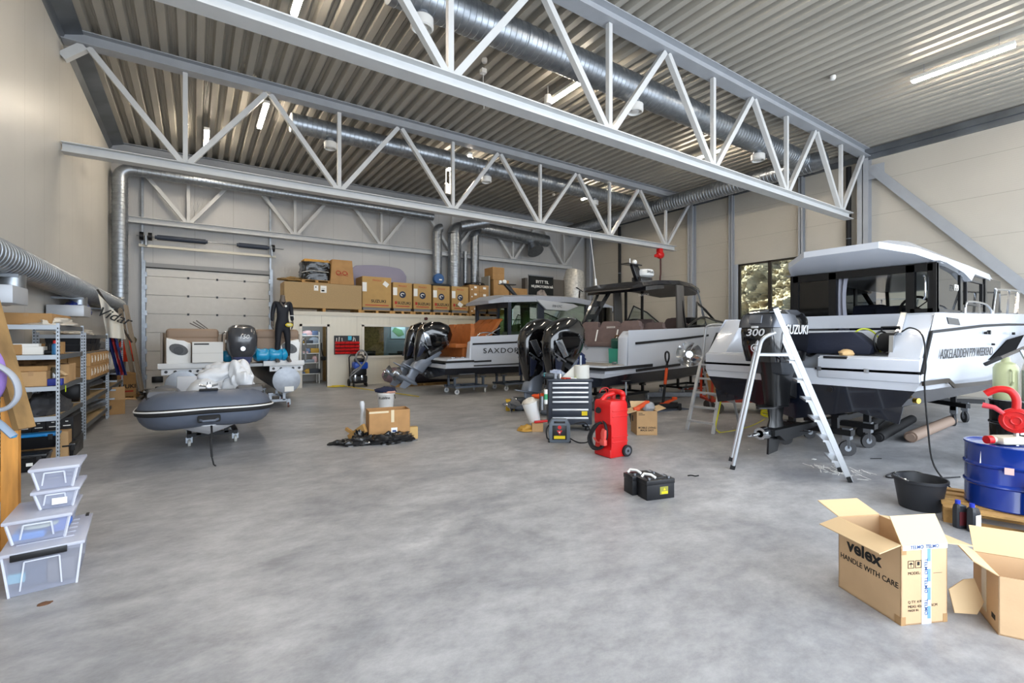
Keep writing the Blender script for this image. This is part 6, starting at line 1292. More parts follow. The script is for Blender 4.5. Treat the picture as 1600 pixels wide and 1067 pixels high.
q=thing('hand_pump','red rotary hand pump standing in the blue drum','hand pump',(6.31,1.0,.70))
b=B(); b.cyl((0,0,.0),(0,0,.16),.02); b.done('stem',chrome,q)
vd=Vector((6.31,1.0,0)).normalized(); sd=Vector((vd.y,-vd.x,0))
b=B(); c=Vector((.0,0,.23)); ring=lambda rr_,o_: [tuple(c+sd*rr_*math.cos(2*PI*k/28)+Vector((0,0,rr_*math.sin(2*PI*k/28)))+vd*o_) for k in range(28)]
b.loft([ring(.1,.03),ring(.115,.025),ring(.115,-.025),ring(.1,-.035)]); b.tube(ring(.085,-.04),.008,6,closed=True)
for a_ in (.5,2.6,4.7): b.bar(tuple(c-vd*.038+sd*.035*math.cos(a_)+Vector((0,0,.035*math.sin(a_)))),tuple(c-vd*.038+sd*.1*math.cos(a_)+Vector((0,0,.1*math.sin(a_)))),.014)
b.tube([tuple(c-vd*.04+sd*.035*math.cos(2*PI*k/16)+Vector((0,0,.035*math.sin(2*PI*k/16)))) for k in range(16)],.008,6,closed=True); b.done('pump_body',red,q)
b=B(); b.tube(spline([tuple(c+Vector((0,0,.1))+sd*.0),tuple(c+Vector((0,0,.2))),tuple(c+Vector((0,0,.27))-sd*.04),tuple(c+Vector((0,0,.28))-sd*.12),tuple(c+Vector((0,0,.23))-sd*.2)],5),.032,12); b.done('spout',red,q)
b=B(); b.tube([tuple(c-sd*.08+Vector((0,0,.06))-vd*.05),tuple(c-sd*.14+Vector((0,0,.11))-vd*.05),tuple(c-sd*.22+Vector((0,0,.125))-vd*.05)],[.018,.022,.026],10); b.done('crank_handle',mat('red_pale','c94048',.4),q)
q=thing('jerrycan','milky plastic canister with red cap lying on the blue drum','canister',(6.2,1.1,.708),-33)
b=B(); b.box(-.03,-.08,0,.22,.08,.075,.03); b.cyl((-.03,0,.04),(-.06,0,.04),.03); b.done('body',mat('milky_plastic','cfc8b4',.45),q); b=B(); b.cyl((-.06,0,.04),(-.11,0,.04),.038,n=14); b.done('cap',red,q)
b=B(); b.tube(spline([(6.35,.7,.72),(6.2,.72,.62),(6.02,.86,.42),(5.98,.88,.2),(5.985,.87,.15)],6),.022,10); o=tag(b.done('drain_hose',rubber,sm=60),'black hose hanging over the front of the blue drum','hose')
for i,(px,py,lb) in enumerate(((1500,826,'dark grey oil bottle with blue cap by the pallet, the one standing farther back'),(1521,832,'dark grey oil bottle with blue cap and white label by the pallet, the nearer one'))):
    g=away(px,py,.04); q=thing('oil_bottle',lb,'bottle',g,-35+20*i,'oil bottles in front of the pallet')
    b=B(); b.loft([[(sx*a+o_,sy*c,z) for sx,sy in ((-1,-.6),(-.6,-1),(.6,-1),(1,-.6),(1,.6),(.6,1),(-.6,1),(-1,.6))] for z,a,c,o_ in ((0,.045,.032,0),(.01,.048,.035,0),(.17,.048,.035,0),(.2,.04,.03,-.004),(.215,.016,.016,-.02))]); b.done('bottle_body',mat('oil_grey','2d3036',.35),q,sm=30)
    b=B(); b.cyl((-.02,0,.212),(-.02,0,.245),.019,n=14); b.done('cap',mat('cap_blue','2438b0',.4),q); b=B(); b.box(-.035,-.0365,.03,.035,-.034,.15); b.done('label',paper if i else mat('label_dark','5a2228',.5),q,sm=0)
# black drum with canister and pump behind
drum('steel_drum','black steel drum behind the blue one, under the white boat side',(8.95,1.38,0),.29,.88,mat('drum_black','0b0c0f',.2,coat=.5))
b=B(); b.bx((0,0,0),(.005,.24,.3)); o=put(b,'drum_sticker',paper,'white printed sheet on the black steel drum','sticker',(8.68,1.22,.62),sm=0,rz=24)
q=thing('plastic_canister','yellowed plastic canister with side handle standing on the black drum','canister',(8.87,1.5,.88)); b=B(); b.lathe([(.12,0),(.125,.01),(.125,.42),(.1,.47),(.05,.5),(.04,.56),(.02,.56)],n=20); b.done('body',mat('yellowed_plastic','a9ad84',.4),q); b=B(); b.tube([(-.1,-.06,.4),(-.15,-.09,.38),(-.15,-.09,.25),(-.11,-.07,.2)],.014,8); b.done('handle',MATS['yellowed_plastic'],q)
q=thing('grease_pump','steel hand pump with black lever standing on the black drum','pump',(8.83,1.28,.88)); b=B(); b.cyl((0,0,0),(0,0,.4),.07,n=18); b.cyl((0,0,.4),(0,0,.5),.03); b.tube([(0,0,.48),(.06,-.06,.6),(.12,-.1,.68),(.2,-.12,.66)],.02,8); b.bar((0,0,.46),(-.06,.07,.66),.03); b.done('pump_barrel',alu,q); b=B(); b.bar((.03,-.05,.75),(-.22,.34,.48),.035,.035); b.done('lever',mat('lever_grey','514b45',.5),q); b=B(); b.bar((-.15,.23,.56),(-.24,.37,.46),.045,.045,bev=.01); b.done('grip',rubber,q)
# bucket
g=away(1437,800,.165); q=thing('bucket','black plastic bucket on the floor between carton and blue drum','bucket',g); b=B(); b.lathe([(.005,.02),(.15,.015),(.16,0),(.165,.01),(.205,.27),(.222,.275),(.222,.3),(.208,.3),(.2,.285),(.152,.03),(.005,.025)],n=36,caps=False); b.done('bucket_body',mat('bucket_grey','24262b',.5),q,sm=40)
b=B(); b.tube(spline([(-.215,0,.29),(-.19,.1,.31),(0,.2,.305),(.19,.1,.31),(.215,0,.29)],6),.006,6); b.done('handle',chrome,q)
# ---- tool cabinet and the things about it ----
L0=Vector(G(857,674)); R0=Vector(G(925,674)); dv=(R0-L0); W_=dv.length; az=math.degrees(math.atan2(dv.y,dv.x)); cabm=mat('cabinet_blue_grey','2f3540',.4); un_=dv.normalized(); vn=Vector((-un_.y,un_.x,0))
T=thing('tool_cabinet','dark tool cabinet on castors with seven silver trimmed drawers','tool cabinet',(L0+R0)/2,az)
b=B(); b.box(-W_/2,0,.12,W_/2,.46,.90,.008); b.box(-W_/2-.02,-.03,.90,W_/2+.02,.48,.945,.012); b.done('cabinet_body',cabm,T)
zs=[.83,.745,.66,.575,.49,.35,.2]; hs_=[.07]*5+[.125,.135]; 
for z,hh in zip(zs,hs_):
    b=B(); b.box(-W_/2+.06,-.02,z-hh+.07-.0,W_/2-.06,.01,z+.065,.004); D=b.done('drawer',cabm,T); b=B(); b.box(-W_/2+.07,-.032,z+.03,W_/2-.07,-.02,z+.06,.003); b.done('handle_strip',mat('drawer_silver','d5d8dc',.3,metal=.4),D)
b=B(); b.bx((W_/2-.14,-.03,.33),(.1,.004,.075)); b.done('yellow_sticker',yellow,T,sm=0)
for x in (-W_/2+.08,W_/2-.08):
    for y in (.06,.4): b=B(); caster(b,(x,y,.12),.05,.8); b.done('caster',[galv,rubber],T)
def onT(x,y,z): return Vector(T.location)+un_*x+vn*y+Vector((0,0,z))
def sit(b,name,m,label,cat,x,y,z,group=None,rz=0,sm=40): return put(b,name,m,label,cat,onT(x,y,z),group,sm,az+rz)
b=B(); b.cyl((0,0,0),(0,0,.24),.14,n=28); o=sit(b,'paper_roll',mat('roll_white','d4d4cd',.7),'thick white paper roll standing on the tool cabinet','paper roll',.24,.22,.945); b=B(); b.prism([(-.13,0),(-.36,.02),(-.13,.24)],.0,.01,'xz'); b.done('loose_sheet',mat('roll_white2','d8d6cc',.7),o,sm=0); b=B(); b.cyl((-.02,0,.24),(-.02,0,.42),.025); b.done('core_tube',galv,o)
b=B(); b.box(-.09,-.05,0,.09,.05,.1,.02); b.cyl((-.13,0,.06),(-.06,0,.06),.045); o=sit(b,'power_tool',mat('tool_black','1a1e22',.4),'teal and black power tool at the left end of the cabinet top','power tool',-.38,.12,.945,sm=30); b=B(); b.cyl((-.09,0,.06),(-.04,0,.06),.048,n=16); b.done('teal_ring',mat('teal','1f8f9a',.4),o)
b=B(); b.cyl((0,0,0),(0,0,.09),.045,n=18); sit(b,'tin_can',chrome,'small shiny tin on the tool cabinet','tin',-.17,.12,.945)
b=B(); b.cyl((0,0,0),(0,0,.1),.03,n=18); sit(b,'spool',mat('spool_grey','8f949c',.4),'small grey spool on the tool cabinet beside the teal tool','spool',-.26,.1,.945)
b=B(); bag(b,(0,0,0),(.14,.1,.1),3,.7,20,10,-.1); o=sit(b,'plastic_bag',frosted('bag_clear','b9c3d6',.55),'crumpled clear plastic bag on top of the tool cabinet','plastic bag',-.22,.28,1.0)
for i,(x,y,c,lb) in enumerate(((-.05,.08,'c23a30','red handled tool'),(.02,.14,'b9bcc0','steel spanner'),(.1,.1,'c4d63a','lime green marker'),(-.12,.04,'d0562a','orange cutter'),(.06,.05,'dcdcd8','white cloth scrap'))):
    b=B(); b.bar((-.07,0,.012),(.07,.02*(i-2),.014),.03,.022,bev=.006); sit(b,'small_tool',mat('tool_'+c,c,.4),lb+' lying on the tool cabinet top','hand tool',x,y,.945,'small tools on the cabinet top',rz=i*37)
q=thing('side_can_rack','spray cans hanging on the left side of the tool cabinet','can rack',onT(-W_/2-.05,-.02,.4),az); b=B(); b.cyl((0,0,.1),(0,0,.36),.032,n=14); b.done('white_can',paper,q); b=B(); b.cyl((0,0,.18),(0,0,.28),.0335,n=14); b.done('green_band',mat('can_green','3c9a6a',.4),q); b=B(); b.cyl((-.07,-.02,0),(-.07,-.02,.24),.03,n=14); b.done('silver_can',alu,q); b=B(); b.tube([(-.11,-.03,-.03),(-.11,-.03,.3),(.03,-.03,.46),(.03,-.03,.55),(-.03,-.03,.55),(-.03,-.03,.4)],.008,6); b.done('hook_wire',blackm,q)
b=B(); b.lathe([(.1,0),(.105,.01),(.145,.36),(.15,.37),(.14,.37),(.1,.02)],n=24,caps=False); b.cyl((0,0,.01),(0,0,.02),.1); o=sit(b,'waste_bin',white,'tilted white waste bin beside the tool cabinet','bin',-W_/2-.24,.1,.17); o.rotation_euler=(R(6),R(-16),R(az)); b=B(); bag(b,(0,0,.36),(.13,.13,.08),6,.5,16,8,-.3); b.done('bin_liner',sheetw,o)
b=B(); bag(b,(0,0,0),(.14,.1,.06),8,.7,16,8,-.5); sit(b,'orange_rag',orange,'orange rag on top of the tilted waste bin','rag',-W_/2-.14,.25,.6)
carton('waste_carton',.2,.3,.16,'small brown carton on the floor under the tilted waste bin','carton',tuple(onT(-W_/2-.2,.1,0)),az,card,tape=False)
b=B(); bag(b,(0,0,0),(.14,.1,.1),12,.9,16,8,-.1); sit(b,'crumpled_wrapper',mat('wrapper_gold','b58a3a',.5),'crumpled golden brown wrapper on the floor by the tool cabinet','wrapper',-W_/2-.42,.02,.02)
b=B(); b.bar((-.12,0,.0),(.12,.02,.02),.05,.04,bev=.01); sit(b,'red_clamp',red,'red clamp on the small carton beside the tool cabinet','clamp',-W_/2-.14,-.06,.18)
# charger
g=away(874,692,.05); ca=math.degrees(math.atan2(g[1],g[0]))-90
q=thing('battery_charger','grey portable jump starter with yellow label before the tool cabinet','jump starter',g,ca+4)
b=B(); ou=[(-.17,.03),(-.14,0),(.14,0),(.17,.03),(.16,.12),(.17,.2),(.17,.3),(.12,.38),(-.12,.38),(-.17,.3),(-.17,.2),(-.16,.12)]; b.prism(ou,-.045,.07,'xz',.012); b.done('case_body',mat('charger_grey','5d6670',.45),q)
b=B(); b.box(-.115,-.05,.05,.115,-.044,.28,.002); b.box(-.09,-.05,.315,.09,-.044,.35,.002); b.box(-.185,-.04,.0,-.15,.06,.04,.008); b.box(.15,-.04,.0,.185,.06,.04,.008); b.done('front_panel',blackp,q)
b=B(); b.box(-.09,-.053,.065,.09,-.049,.115); b.done('yellow_label',yellow,q,sm=0); b=B(); b.prism([(-.045,.2),(.045,.2),(.0,.13)],-.054,-.049,'xz'); b.cyl((.0,-.055,.25),(0,-.049,.25),.03,n=14); b.done('red_mark',red,q,sm=0); b=B(); b.prism([(-.02,.18),(.015,.18),(.0,.155)],-.056,-.053,'xz'); b.done('white_mark',paper,q,sm=0)
b=B(); b.tube(spline([(.16,0,.07),(.25,-.06,.03),(.33,-.08,.012),(.45,-.02,.012),(.52,.1,.06),(.5,.16,.2),(.42,.14,.3),(.25,.1,.28)],6),.011,6); b.tube(spline([(-.17,0,.28),(-.21,-.02,.2),(-.2,-.02,.08),(-.17,0,.05)],5),.012,6); b.done('lead',rubber,q,sm=60)
# red fuel caddy
q=thing('fuel_caddy','tall red wheeled fuel caddy with a black hose beside the tool cabinet','fuel caddy',(4.99,4.84,0),-2); q.scale=(1,1,.955)
b=B(); sx=.165; pr=[(-.17,.0),(.17,.0),(.17,.72),(.15,.86),(.11,.93),(.02,.95),(.02,.9),(.1,.88),(.12,.8),(-.08,.8),(-.13,.84),(-.17,.78),(-.17,.55),(-.135,.52),(-.135,.12),(-.17,.1)]
b.prism([(p_[0],p_[1]) for p_ in [(-.16,.0),(.16,.0),(.17,.05),(.17,.78),(.14,.84),(-.15,.84),(-.17,.78),(-.17,.5),(-.13,.46),(-.13,.16),(-.17,.12),(-.17,.03)]],-.165,.165,'xz',.03)
b.tube(spline([(.13,-.1,.8),(.14,-.1,.9),(.1,-.1,.95),(.1,.1,.95),(.14,.1,.9),(.13,.1,.8)],5),.04,10); b.tube([(.12,.0,.94),(-.05,.05,.9),(-.13,.06,.82)],.035,10); b.done('tank',red,q,sm=40)
b=B()
for z in (.22,.3,.6,.68): b.box(-.13,-.175,z,.17,-.16,z+.018,.005); b.box(.165,-.15,z,.178,.15,z+.018,.005)
b.done('moulded_rib',red,q); b=B(); b.cyl((-.17,.06,.68),(-.2,.06,.69),.045,n=16); b.done('filler_cap',rubber,q)
b=B(); b.tube(spline([(-.14,.0,.5),(-.2,.05,.48),(-.24,.15,.3),(-.2,.16,.14),(-.16,.05,.12),(-.16,-.08,.3),(-.18,-.08,.48),(-.14,.02,.54)],6),.02,8); b.tube(spline([(-.15,.02,.5),(-.22,.1,.45),(-.25,.2,.25),(-.22,.14,.1),(-.18,.0,.13),(-.17,-.04,.22)],6),.018,8); b.done('hose',rubber,q,sm=60)
b=B(); b.prism([(-.02,.1),(.03,.1),(.04,.26),(.01,.33),(-.05,.31),(-.04,.2)],-.02,.02,'yz',.006); b.box(-.03,-.05,.08,.03,.05,.17,.015); b.tube([(0,.03,.12),(0,.12,.1),(0,.2,.16)],.012,8); o=b.done('nozzle',mat('nozzle_red','d8524a',.45),q); o.location=(-.2,-.06,.1)
for y in (-.18,.18): b=B(); b.cyl((.14,y-.02,.085),(.14,y+.02,.085),.085,n=22); b.cyl((.14,y-.026,.085),(.14,y+.026,.085),.02); W3=b.done('wheel',rubber,q); b=B(); b.lathe([(.035,-.024),(.055,-.022),(.055,.022),(.035,.024)],(.14,y,.085),18,'y'); b.done('hub',mat('hub_grey','5c5f66',.4),W3)
# opened cardboard carton with orange thing
g0=Vector(G(995,680)); g1=Vector(G(1027,680)); az2=math.degrees(math.atan2(g1.y-g0.y,g1.x-g0.x)); ux,uy=frame(g0,az2); w_=(g1-g0).length
q=opencarton('goods_carton','open brown carton with orange gear, beside the red fuel caddy',g0+ux*w_/2+uy*.2,az2,w_,.4,.42,[('l',-18,.16,0),('r',20,.16,0),('b',50,.14,0)],card)
text('lettering','MOBILE LIVING',.045,(.0,-.202,.13),(1,0,0),(0,0,1),ink,q,bold=.02,ext=.0005); text('lettering','MADE EASY',.045,(.0,-.202,.085),(1,0,0),(0,0,1),ink,q,bold=.02,ext=.0005); b=B(); b.box(-w_/2+.03,-.2015,.35,-w_/2+.14,-.2,.36); b.box(-w_/2+.03,-.2015,.375,-w_/2+.1,-.2,.385); b.box(-w_/2-.0015,.05,.2,-w_/2,.12,.3); b.done('printed_line',ink,q,sm=0)
cc=g0+ux*w_/2+uy*.2
b=B(); b.bar((-.13,-.04,0),(.12,.06,.12),.1,.06,bev=.02); b.bx((-.12,-.05,.0),(.12,.1,.08),bev=.03); put(b,'orange_gear',orange,'orange plastic part sticking out of the open carton','part',cc+Vector((-.03,.0,.43)),rz=az2)
b=B(); bag(b,(0,0,0),(.13,.1,.1),14,.4,16,8,-.6); put(b,'wrapped_gear',frosted('bag_grey','b7bcc2',.7),'grey plastic wrapped parts in the open carton','parcel',cc+ux*.1+uy*.03+Vector((0,0,.45)))
# battery pair
g0=Vector(G(1012,783)); g1=Vector(G(1058,777)); az3=math.degrees(math.atan2(g1.y-g0.y,g1.x-g0.x)); ux,uy=frame(g0,az3)
for i,lb in enumerate(('black car battery with a yellow label, the nearer one of the pair','black car battery standing behind the one with the yellow label')):
    q=thing('car_battery',lb,'battery',g0+ux*(.165-.05*i)+uy*(.09+.19*i),az3,'car batteries on the open floor')
    b=B(); b.box(-.17,-.085,0,.17,.085,.18,.004); b.box(-.175,-.09,.155,.175,.09,.205,.006); b.box(-.1,-.04,.2,.1,.05,.215,.004); b.done('battery_case',mat('battery_black','15161a',.4),q)
    b=B(); b.cyl((-.12,-.05,.2),(-.12,-.05,.225),.014); b.cyl((.12,-.05,.2),(.12,-.05,.225),.014); b.done('terminal',alu,q); b=B(); b.tube([(-.13,.07,.205),(-.1,.07,.235),(-.06,.0,.24),(-.04,-.05,.22)],.014,8); b.done('white_strap',paper,q); b=B(); b.box(.02,.01,.2055,.14,.07,.2075); b.done('top_label',mat('label_grey','8f949a',.5),q,sm=0)
    if not i: b=B(); b.box(-.01,-.0865,.05,.09,-.085,.13); b.done('yellow_label',mat('label_olive','8c8a3a',.5),q,sm=0); b=B(); b.box(.01,-.0875,.055,.085,-.086,.08); b.prism([(.03,.09),(.06,.09),(.045,.118)],-.0875,-.086,'xz'); b.done('yellow_print',yellow,q,sm=0)
b=B(); g=G(1083,744); b.tube(spline([(-.06,.03,.01),(-.02,.01,.012),(.0,-.03,.01),(.05,-.04,.01)],4),.008,6); put(b,'cable_tie',rubber,'short black cable tie lying on the open floor','cable tie',g)
# carton on a broken pallet with black film, white bucket behind
g0=Vector(G(577,693)); g1=Vector(G(641,687)); az4=math.degrees(math.atan2(g1.y-g0.y,g1.x-g0.x)); ux,uy=frame(g0,az4); w_=(g1-g0).length; cc=g0+ux*w_/2+uy*.2
q=opencarton('film_carton','open brown carton with a white label, standing on black film','carton',az4,w_,.36,.46,[],card) if 0 else opencarton('film_carton','open brown carton with a small white label, standing on black plastic film',cc+Vector((0,0,.07)),az4,w_,.36,.44,[],mat('carton_mid','b08555',.75,var=.1,bump=.05))
b=B(); b.box(.02,-.1825,.04,.12,-.18,.15); b.done('white_label',paper,q,sm=0); b=B(); b.box(.04,-.1835,.08,.1,-.182,.11); b.done('handwriting',blueink,q,sm=0); b=B(); b.box(.02,-.1825,.24,.07,-.18,.44); b.box(-w_/2,-.1825,.40,-.02,-.18,.43); b.done('tape',mat('clear_tape','d9c7a4',.25),q,sm=0)
q=thing('broken_pallet','small broken pallet under the carton on black film','pallet',cc,az4); b=B(); b.box(-w_/2+.0,-.1,.0,w_/2,.16,.068); b.done('deck_board',pallet_wood,q,sm=0); b=B(); b.box(w_/2-.02,-.16,0,w_/2+.14,-.06,.2,.004); b.done('block',mat('pale_block','c2a066',.7),q,sm=0); b=B(); b.bar((-w_/2-.25,.2,.02),(-w_/2-.05,-.1,.24),.05,.14); b.bar((-w_/2-.3,.28,.18),(-w_/2-.08,-.06,.04),.04,.05); b.done('splintered_board',pallet_wood,q,sm=0)
b=B(); bag(b,(-.02,-.25,.0),(.36,.2,.19),21,1.1,44,18,-.02); bag(b,(-.42,-.2,.0),(.3,.14,.13),5,1.1,34,14,-.02); b.tube(spline([(-.5,-.15,.02),(-.75,-.1,.04),(-.95,-.05,.01)],4),[.06,.07,.05,.06,.04,.05,.03,.03,.01],8); bag(b,(-.42,-.02,.0),(.1,.14,.22),9,.9,24,12,-.02); put(b,'plastic_film',film,'crumpled shiny black plastic film on the floor under the carton','plastic film',cc,rz=az4,sm=25)
b=B(); b.tube([(0,0,.0),(.01,0,.25),(0,0,.36),(.01,0,.46),(0,0,.56),(0,.0,.61)],[.05,.04,.025,.03,.045,.03],12); put(b,'wrapped_tube',wt,'white wrapped tube standing behind the carton on black film','tube',cc+uy*.4-ux*.36)
g=away(603,642,.19); q=thing('white_bucket','white plastic tub with lettering, topped by a dark blue cloth','tub',g); b=B(); b.lathe([(.16,0),(.165,.01),(.2,.36),(.21,.37),(.21,.41),(.195,.41),(.02,.4)],n=30); b.done('tub_body',white,q,sm=40)
text('lettering','Jotun'if 0 else 'Rubline',.085,(-.1,-.19,.3),(1,-.25,0),(0,0,1),ink,q,bold=.01); b=B(); b.tube([(.15,-.14,.36),(.2,-.08,.26)],.006,6); b.done('wire_handle',blackm,q)
b=B(); bag(b,(0,0,0),(.25,.2,.08),4,.5,24,10,-.5); put(b,'tub_cloth',mat('cloth_navy','1b2340',.85),'dark blue cloth heaped on the white plastic tub','cloth',(g[0],g[1],.46)); b=B(); bag(b,(0,0,0),(.14,.08,.04),7,.5,16,8,-.5); put(b,'pink_rag',mat('rag_pink','c99c8c',.85),'small pinkish rag on the rim of the white plastic tub','rag',(g[0]+.04,g[1]-.15,.42))
# ---- step ladders ----
la=mat('ladder_aluminium','bfc3c8',.4,metal=.6)
q=thing('tall_step_ladder','tall aluminium step ladder opened out before the black outboard','step ladder',(0,0,0)); V=Vector((.37,.24,0))
rn=Vector((6.39,2.36,0)); rt=Vector((6.0,3.02,2.06)); ln=Vector((5.75,3.44,0)); lm_=Vector((5.9,3.19,1.48)); lt=Vector((6.0,3.02,1.76))
for k in (0,1):
    b=B(); b.bar(rn+V*k,rt+V*k,.06,.028,up=(V.x,V.y,0)); b.done('step_rail',la,q,sm=0); b=B(); b.tube(spline([ln+V*k,ln.lerp(lm_,.6)+V*k,lm_+V*k,(lm_+lt)/2+V*k+Vector((-.03,.03,.06)),lt+V*k],5),.024,8); b.done('support_rail',la,q,sm=60)
    b=B(); b.bar(rn+V*k,rn+V*k+Vector((-.01,.02,.06)),.075,.045); b.bar(ln+V*k,ln+V*k+Vector((.005,-.01,.05)),.06,.06); b.done('rubber_foot',rubber,q,sm=0)
for k in range(6):
    c=rn.lerp(rt,(.22+.235*k)/2.06); u=(rn-rt); u.z=0; u.normalize(); b=B(); p0,p1=c-u*.05,c+V-u*.05
    b.bar(p0,p1,.025,.1,up=(u.x,u.y,0)); b.done('tread',la,q,sm=0)
b=B(); b.bar(rn.lerp(rt,.72),lm_,.03,.03); b.bar(rn.lerp(rt,.72)+V,lm_+V,.03,.03); b.bar((rn.lerp(rt,.72)+lm_)/2,(rn.lerp(rt,.72)+lm_)/2+V,.3,.03); b.done('platform',la,q,sm=0); b=B(); b.bar(rt,rt+V,.06,.04); b.done('top_cap',blackp,q,sm=0)
q=thing('platform_ladder','small five tread step ladder with a hoop standing by the white boat stern','step ladder',(0,0,0))
f0=Vector(G(1073,671)); f1=Vector(G(1114,678)); t0=f0+Vector((.42,-.03,1.32)); t1=f1+Vector((.42,.05,1.32)); r0=Vector(G(1111,639)); r1=Vector(G(1155,664))
for a_,c in ((f0,t0),(f1,t1)): b=B(); b.bar(a_,c,.06,.03); b.done('step_rail',la,q,sm=0)
for a_,c in ((r0,t0),(r1,t1)): b=B(); b.bar(a_,c,.035,.035); b.done('support_leg',la,q,sm=0)
for k in range(5): t_=(.17+.255*k)/1.32; b=B(); b.bar(f0.lerp(t0,t_),f1.lerp(t1,t_),.09,.03,up=(0,0,1)); b.done('tread',la,q,sm=0)
b=B(); b.bar(r0.lerp(t0,.35),r1.lerp(t1,.35),.03); b.done('cross_bar',la,q,sm=0)
h0,h1=t0+Vector((.04,0,0)),t1+Vector((.04,0,0)); b=B(); b.tube(spline([h0,h0+Vector((.05,-.01,.45)),h0.lerp(h1,.15)+Vector((.06,0,.6)),h0.lerp(h1,.85)+Vector((.06,0,.6)),h1+Vector((.05,.01,.45)),h1],6),.022,8); b.done('hoop',la,q,sm=60)
b=B(); m_=f1.lerp(t1,1.); b.tube(spline([m_+Vector((0,-.05,.4)),m_+Vector((-.05,-.06,-.3)),f1+Vector((.1,-.07,.5)),f1+Vector((.05,-.02,.12)),f1+Vector((.2,.0,.012)),Vector(G(1125,676)),Vector(G(1150,672)),Vector(G(1175,665)),Vector(G(1195,655))],6),.011,6); tag(b.done('yellow_lead',mat('lead_yellow','d8d01c',.5),sm=60),'yellow lead running down the small step ladder and over the floor','cable')
b=B(); g=G(1190,652); 
for k in range(5): b.tube([(g[0]+.2+.13*math.cos(a)*(1-.03*k),g[1]+.1*math.sin(a),.03+.045*k+.03*math.sin(a+k)) for a in [2*PI*i/20 for i in range(20)]],.013,6,closed=True)
tag(b.done('cable_coil',mat('lead_yellow','d8d01c',.5),sm=60),'coil of yellow cable on the floor behind the black outboard','cable coil')
# propeller on the platform corner
q=thing('loose_propeller','shiny five bladed steel propeller standing on the port corner of the white boat','propeller',(6.34,4.5,1.44)); vd=Vector((.78,.62,0)).normalized(); ang=math.atan2(vd.y,vd.x); q.rotation_euler=(0,0,ang); resize(q)
b=B(); b.tube([(-.08,0,0),(0,0,0),(.12,0,0),(.2,0,0)],[.05,.06,.07,.08],18); b.done('hub',chrome,q)
b=B()
for k in range(5):
    a0=2*PI*k/5
    def bl(u,v,a0=a0): r=.05+u*.14; th=a0+(v-.5)*(1.25-.25*u)+u*.25; return (.02+(v-.5)*.14-.03*u,r*math.cos(th),r*math.sin(th))
    b.sheet(bl,6,6,.006)
b.done('blade',chrome,q,sm=50)
# ---- behind: red trolley, jack, rails ----
q=thing('red_cart','red framed cart loaded with brown cartons behind the small step ladder','cart',(10.35,6.0,0),-38)
b=B(); fm=mat('cart_red','b03a20',.45)
for x in (-.75,-.25,.25,.75): b.bar((x,-.36,.3),(x,-.36,.95),.045)
for z in (.3,.95): b.box(-.78,-.38,z-.025,.78,-.34,z+.025); b.box(-.78,.34,z-.025,.78,.38,z+.025)
for x in (-.76,.76): b.box(x-.02,-.38,.27,x+.02,.38,.32); b.bar((x,.36,.3),(x,.36,.95),.045)
b.box(-.78,-.38,.26,.78,.38,.29); b.done('frame',fm,q,sm=0)
for x in (-.6,.6):
    for y in (-.3,.3): b=B(); b.cyl((x,y-.03,.12),(x,y+.03,.12),.12,n=18); b.box(x-.02,y-.035,.12,x+.02,y+.035,.27); b.done('wheel',mat('cart_wheel','4a443f',.6),q)
for x,lb in ((-.45,'brown carton at the near end of the red cart'),(.05,'brown carton in the middle of the red cart'),(.52,'brown carton at the far end of the red cart')):
    p_=Matrix.Rotation(R(-38),3,'Z')@Vector((x,0,.29)); carton('cart_carton',.44,.6,.55,lb,'carton',Vector((10.35,6.0,0))+p_,-38,card2,'cartons on the red cart')
q=thing('trolley_jack','low black and orange trolley jack with a long upright handle','jack',(9.2,7.12,0),-30)
b=B(); b.box(-.3,-.12,.05,.3,-.08,.16,.01); b.box(-.3,.08,.05,.3,.12,.16,.01); b.box(-.3,-.12,.08,-.1,.12,.14,.01); 
for x in (-.24,.24):
    for y in (-.14,.14): b.cyl((x,y-.02,.05),(x,y+.02,.05),.05,n=14)
b.done('jack_body',blackm,q); b=B(); b.prism([(-.25,.12),(.15,.26),(.2,.24),(-.1,.1)],-.05,.05,'xz',.01); b.cyl((.18,0,.24),(.18,0,.29),.06); b.done('lift_arm',orange,q)
b=B(); b.cyl((-.1,0,.15),(-.05,.0,.6),.03); b.done('lower_handle',blackm,q); b=B(); b.cyl((-.05,0,.6),(-.01,0,.98),.035); b.done('orange_grip',orange,q); b=B(); b.cyl((-.01,0,.98),(.0,0,1.08),.03); b.tube(spline([(0,0,1.08),(0,-.1,1.2),(0,-.1,1.32),(0,0,1.36),(0,.1,1.32),(0,.1,1.2),(0,0,1.08)],5),.022,8); b.done('handle_loop',blackm,q)
b=B(); b.box(-.9,-.12,.02,.9,-.02,.14); b.box(-.8,.02,.02,1.0,.12,.1); b.cyl((-1.0,-.07,.08),(-.9,-.07,.08),.06); tag(put(b,'aluminium_rail',alu,'silver rails lying on the floor behind the trolley jack','rail',G(1060,620),rz=-32,sm=30))
b=B(); bag(b,(0,0,0),(.5,.3,.06),3,.5,18,8,-.1); put(b,'red_cloth',mat('red_cloth','9a3a26',.7),'flat red cloth on the floor under the bow of the black topped boat','cloth',G(1080,607))
b=B(); b.box(-1.1,-.45,0,1.1,.45,.012); put(b,'floor_mat',mat('mat_blue_grey','4a5468',.8),'dark blue grey mat on the floor under the black topped boat','mat',G(1000,640),rz=-10,sm=0)
q=thing('boat_support_stand','thin steel tripod stand under the black topped boat stern','stand',G(978,655)); b=B(); b.cyl((0,0,.45),(0,0,.78),.02); b.done('post',galv,q); b=B()
for a_ in (0,2.1,4.2): b.bar((0,0,.5),(.35*math.cos(a_),.35*math.sin(a_),0.01),.03)
b.box(-.12,-.04,.78,.12,.04,.8); b.done('tripod_leg',blackm,q,sm=0)
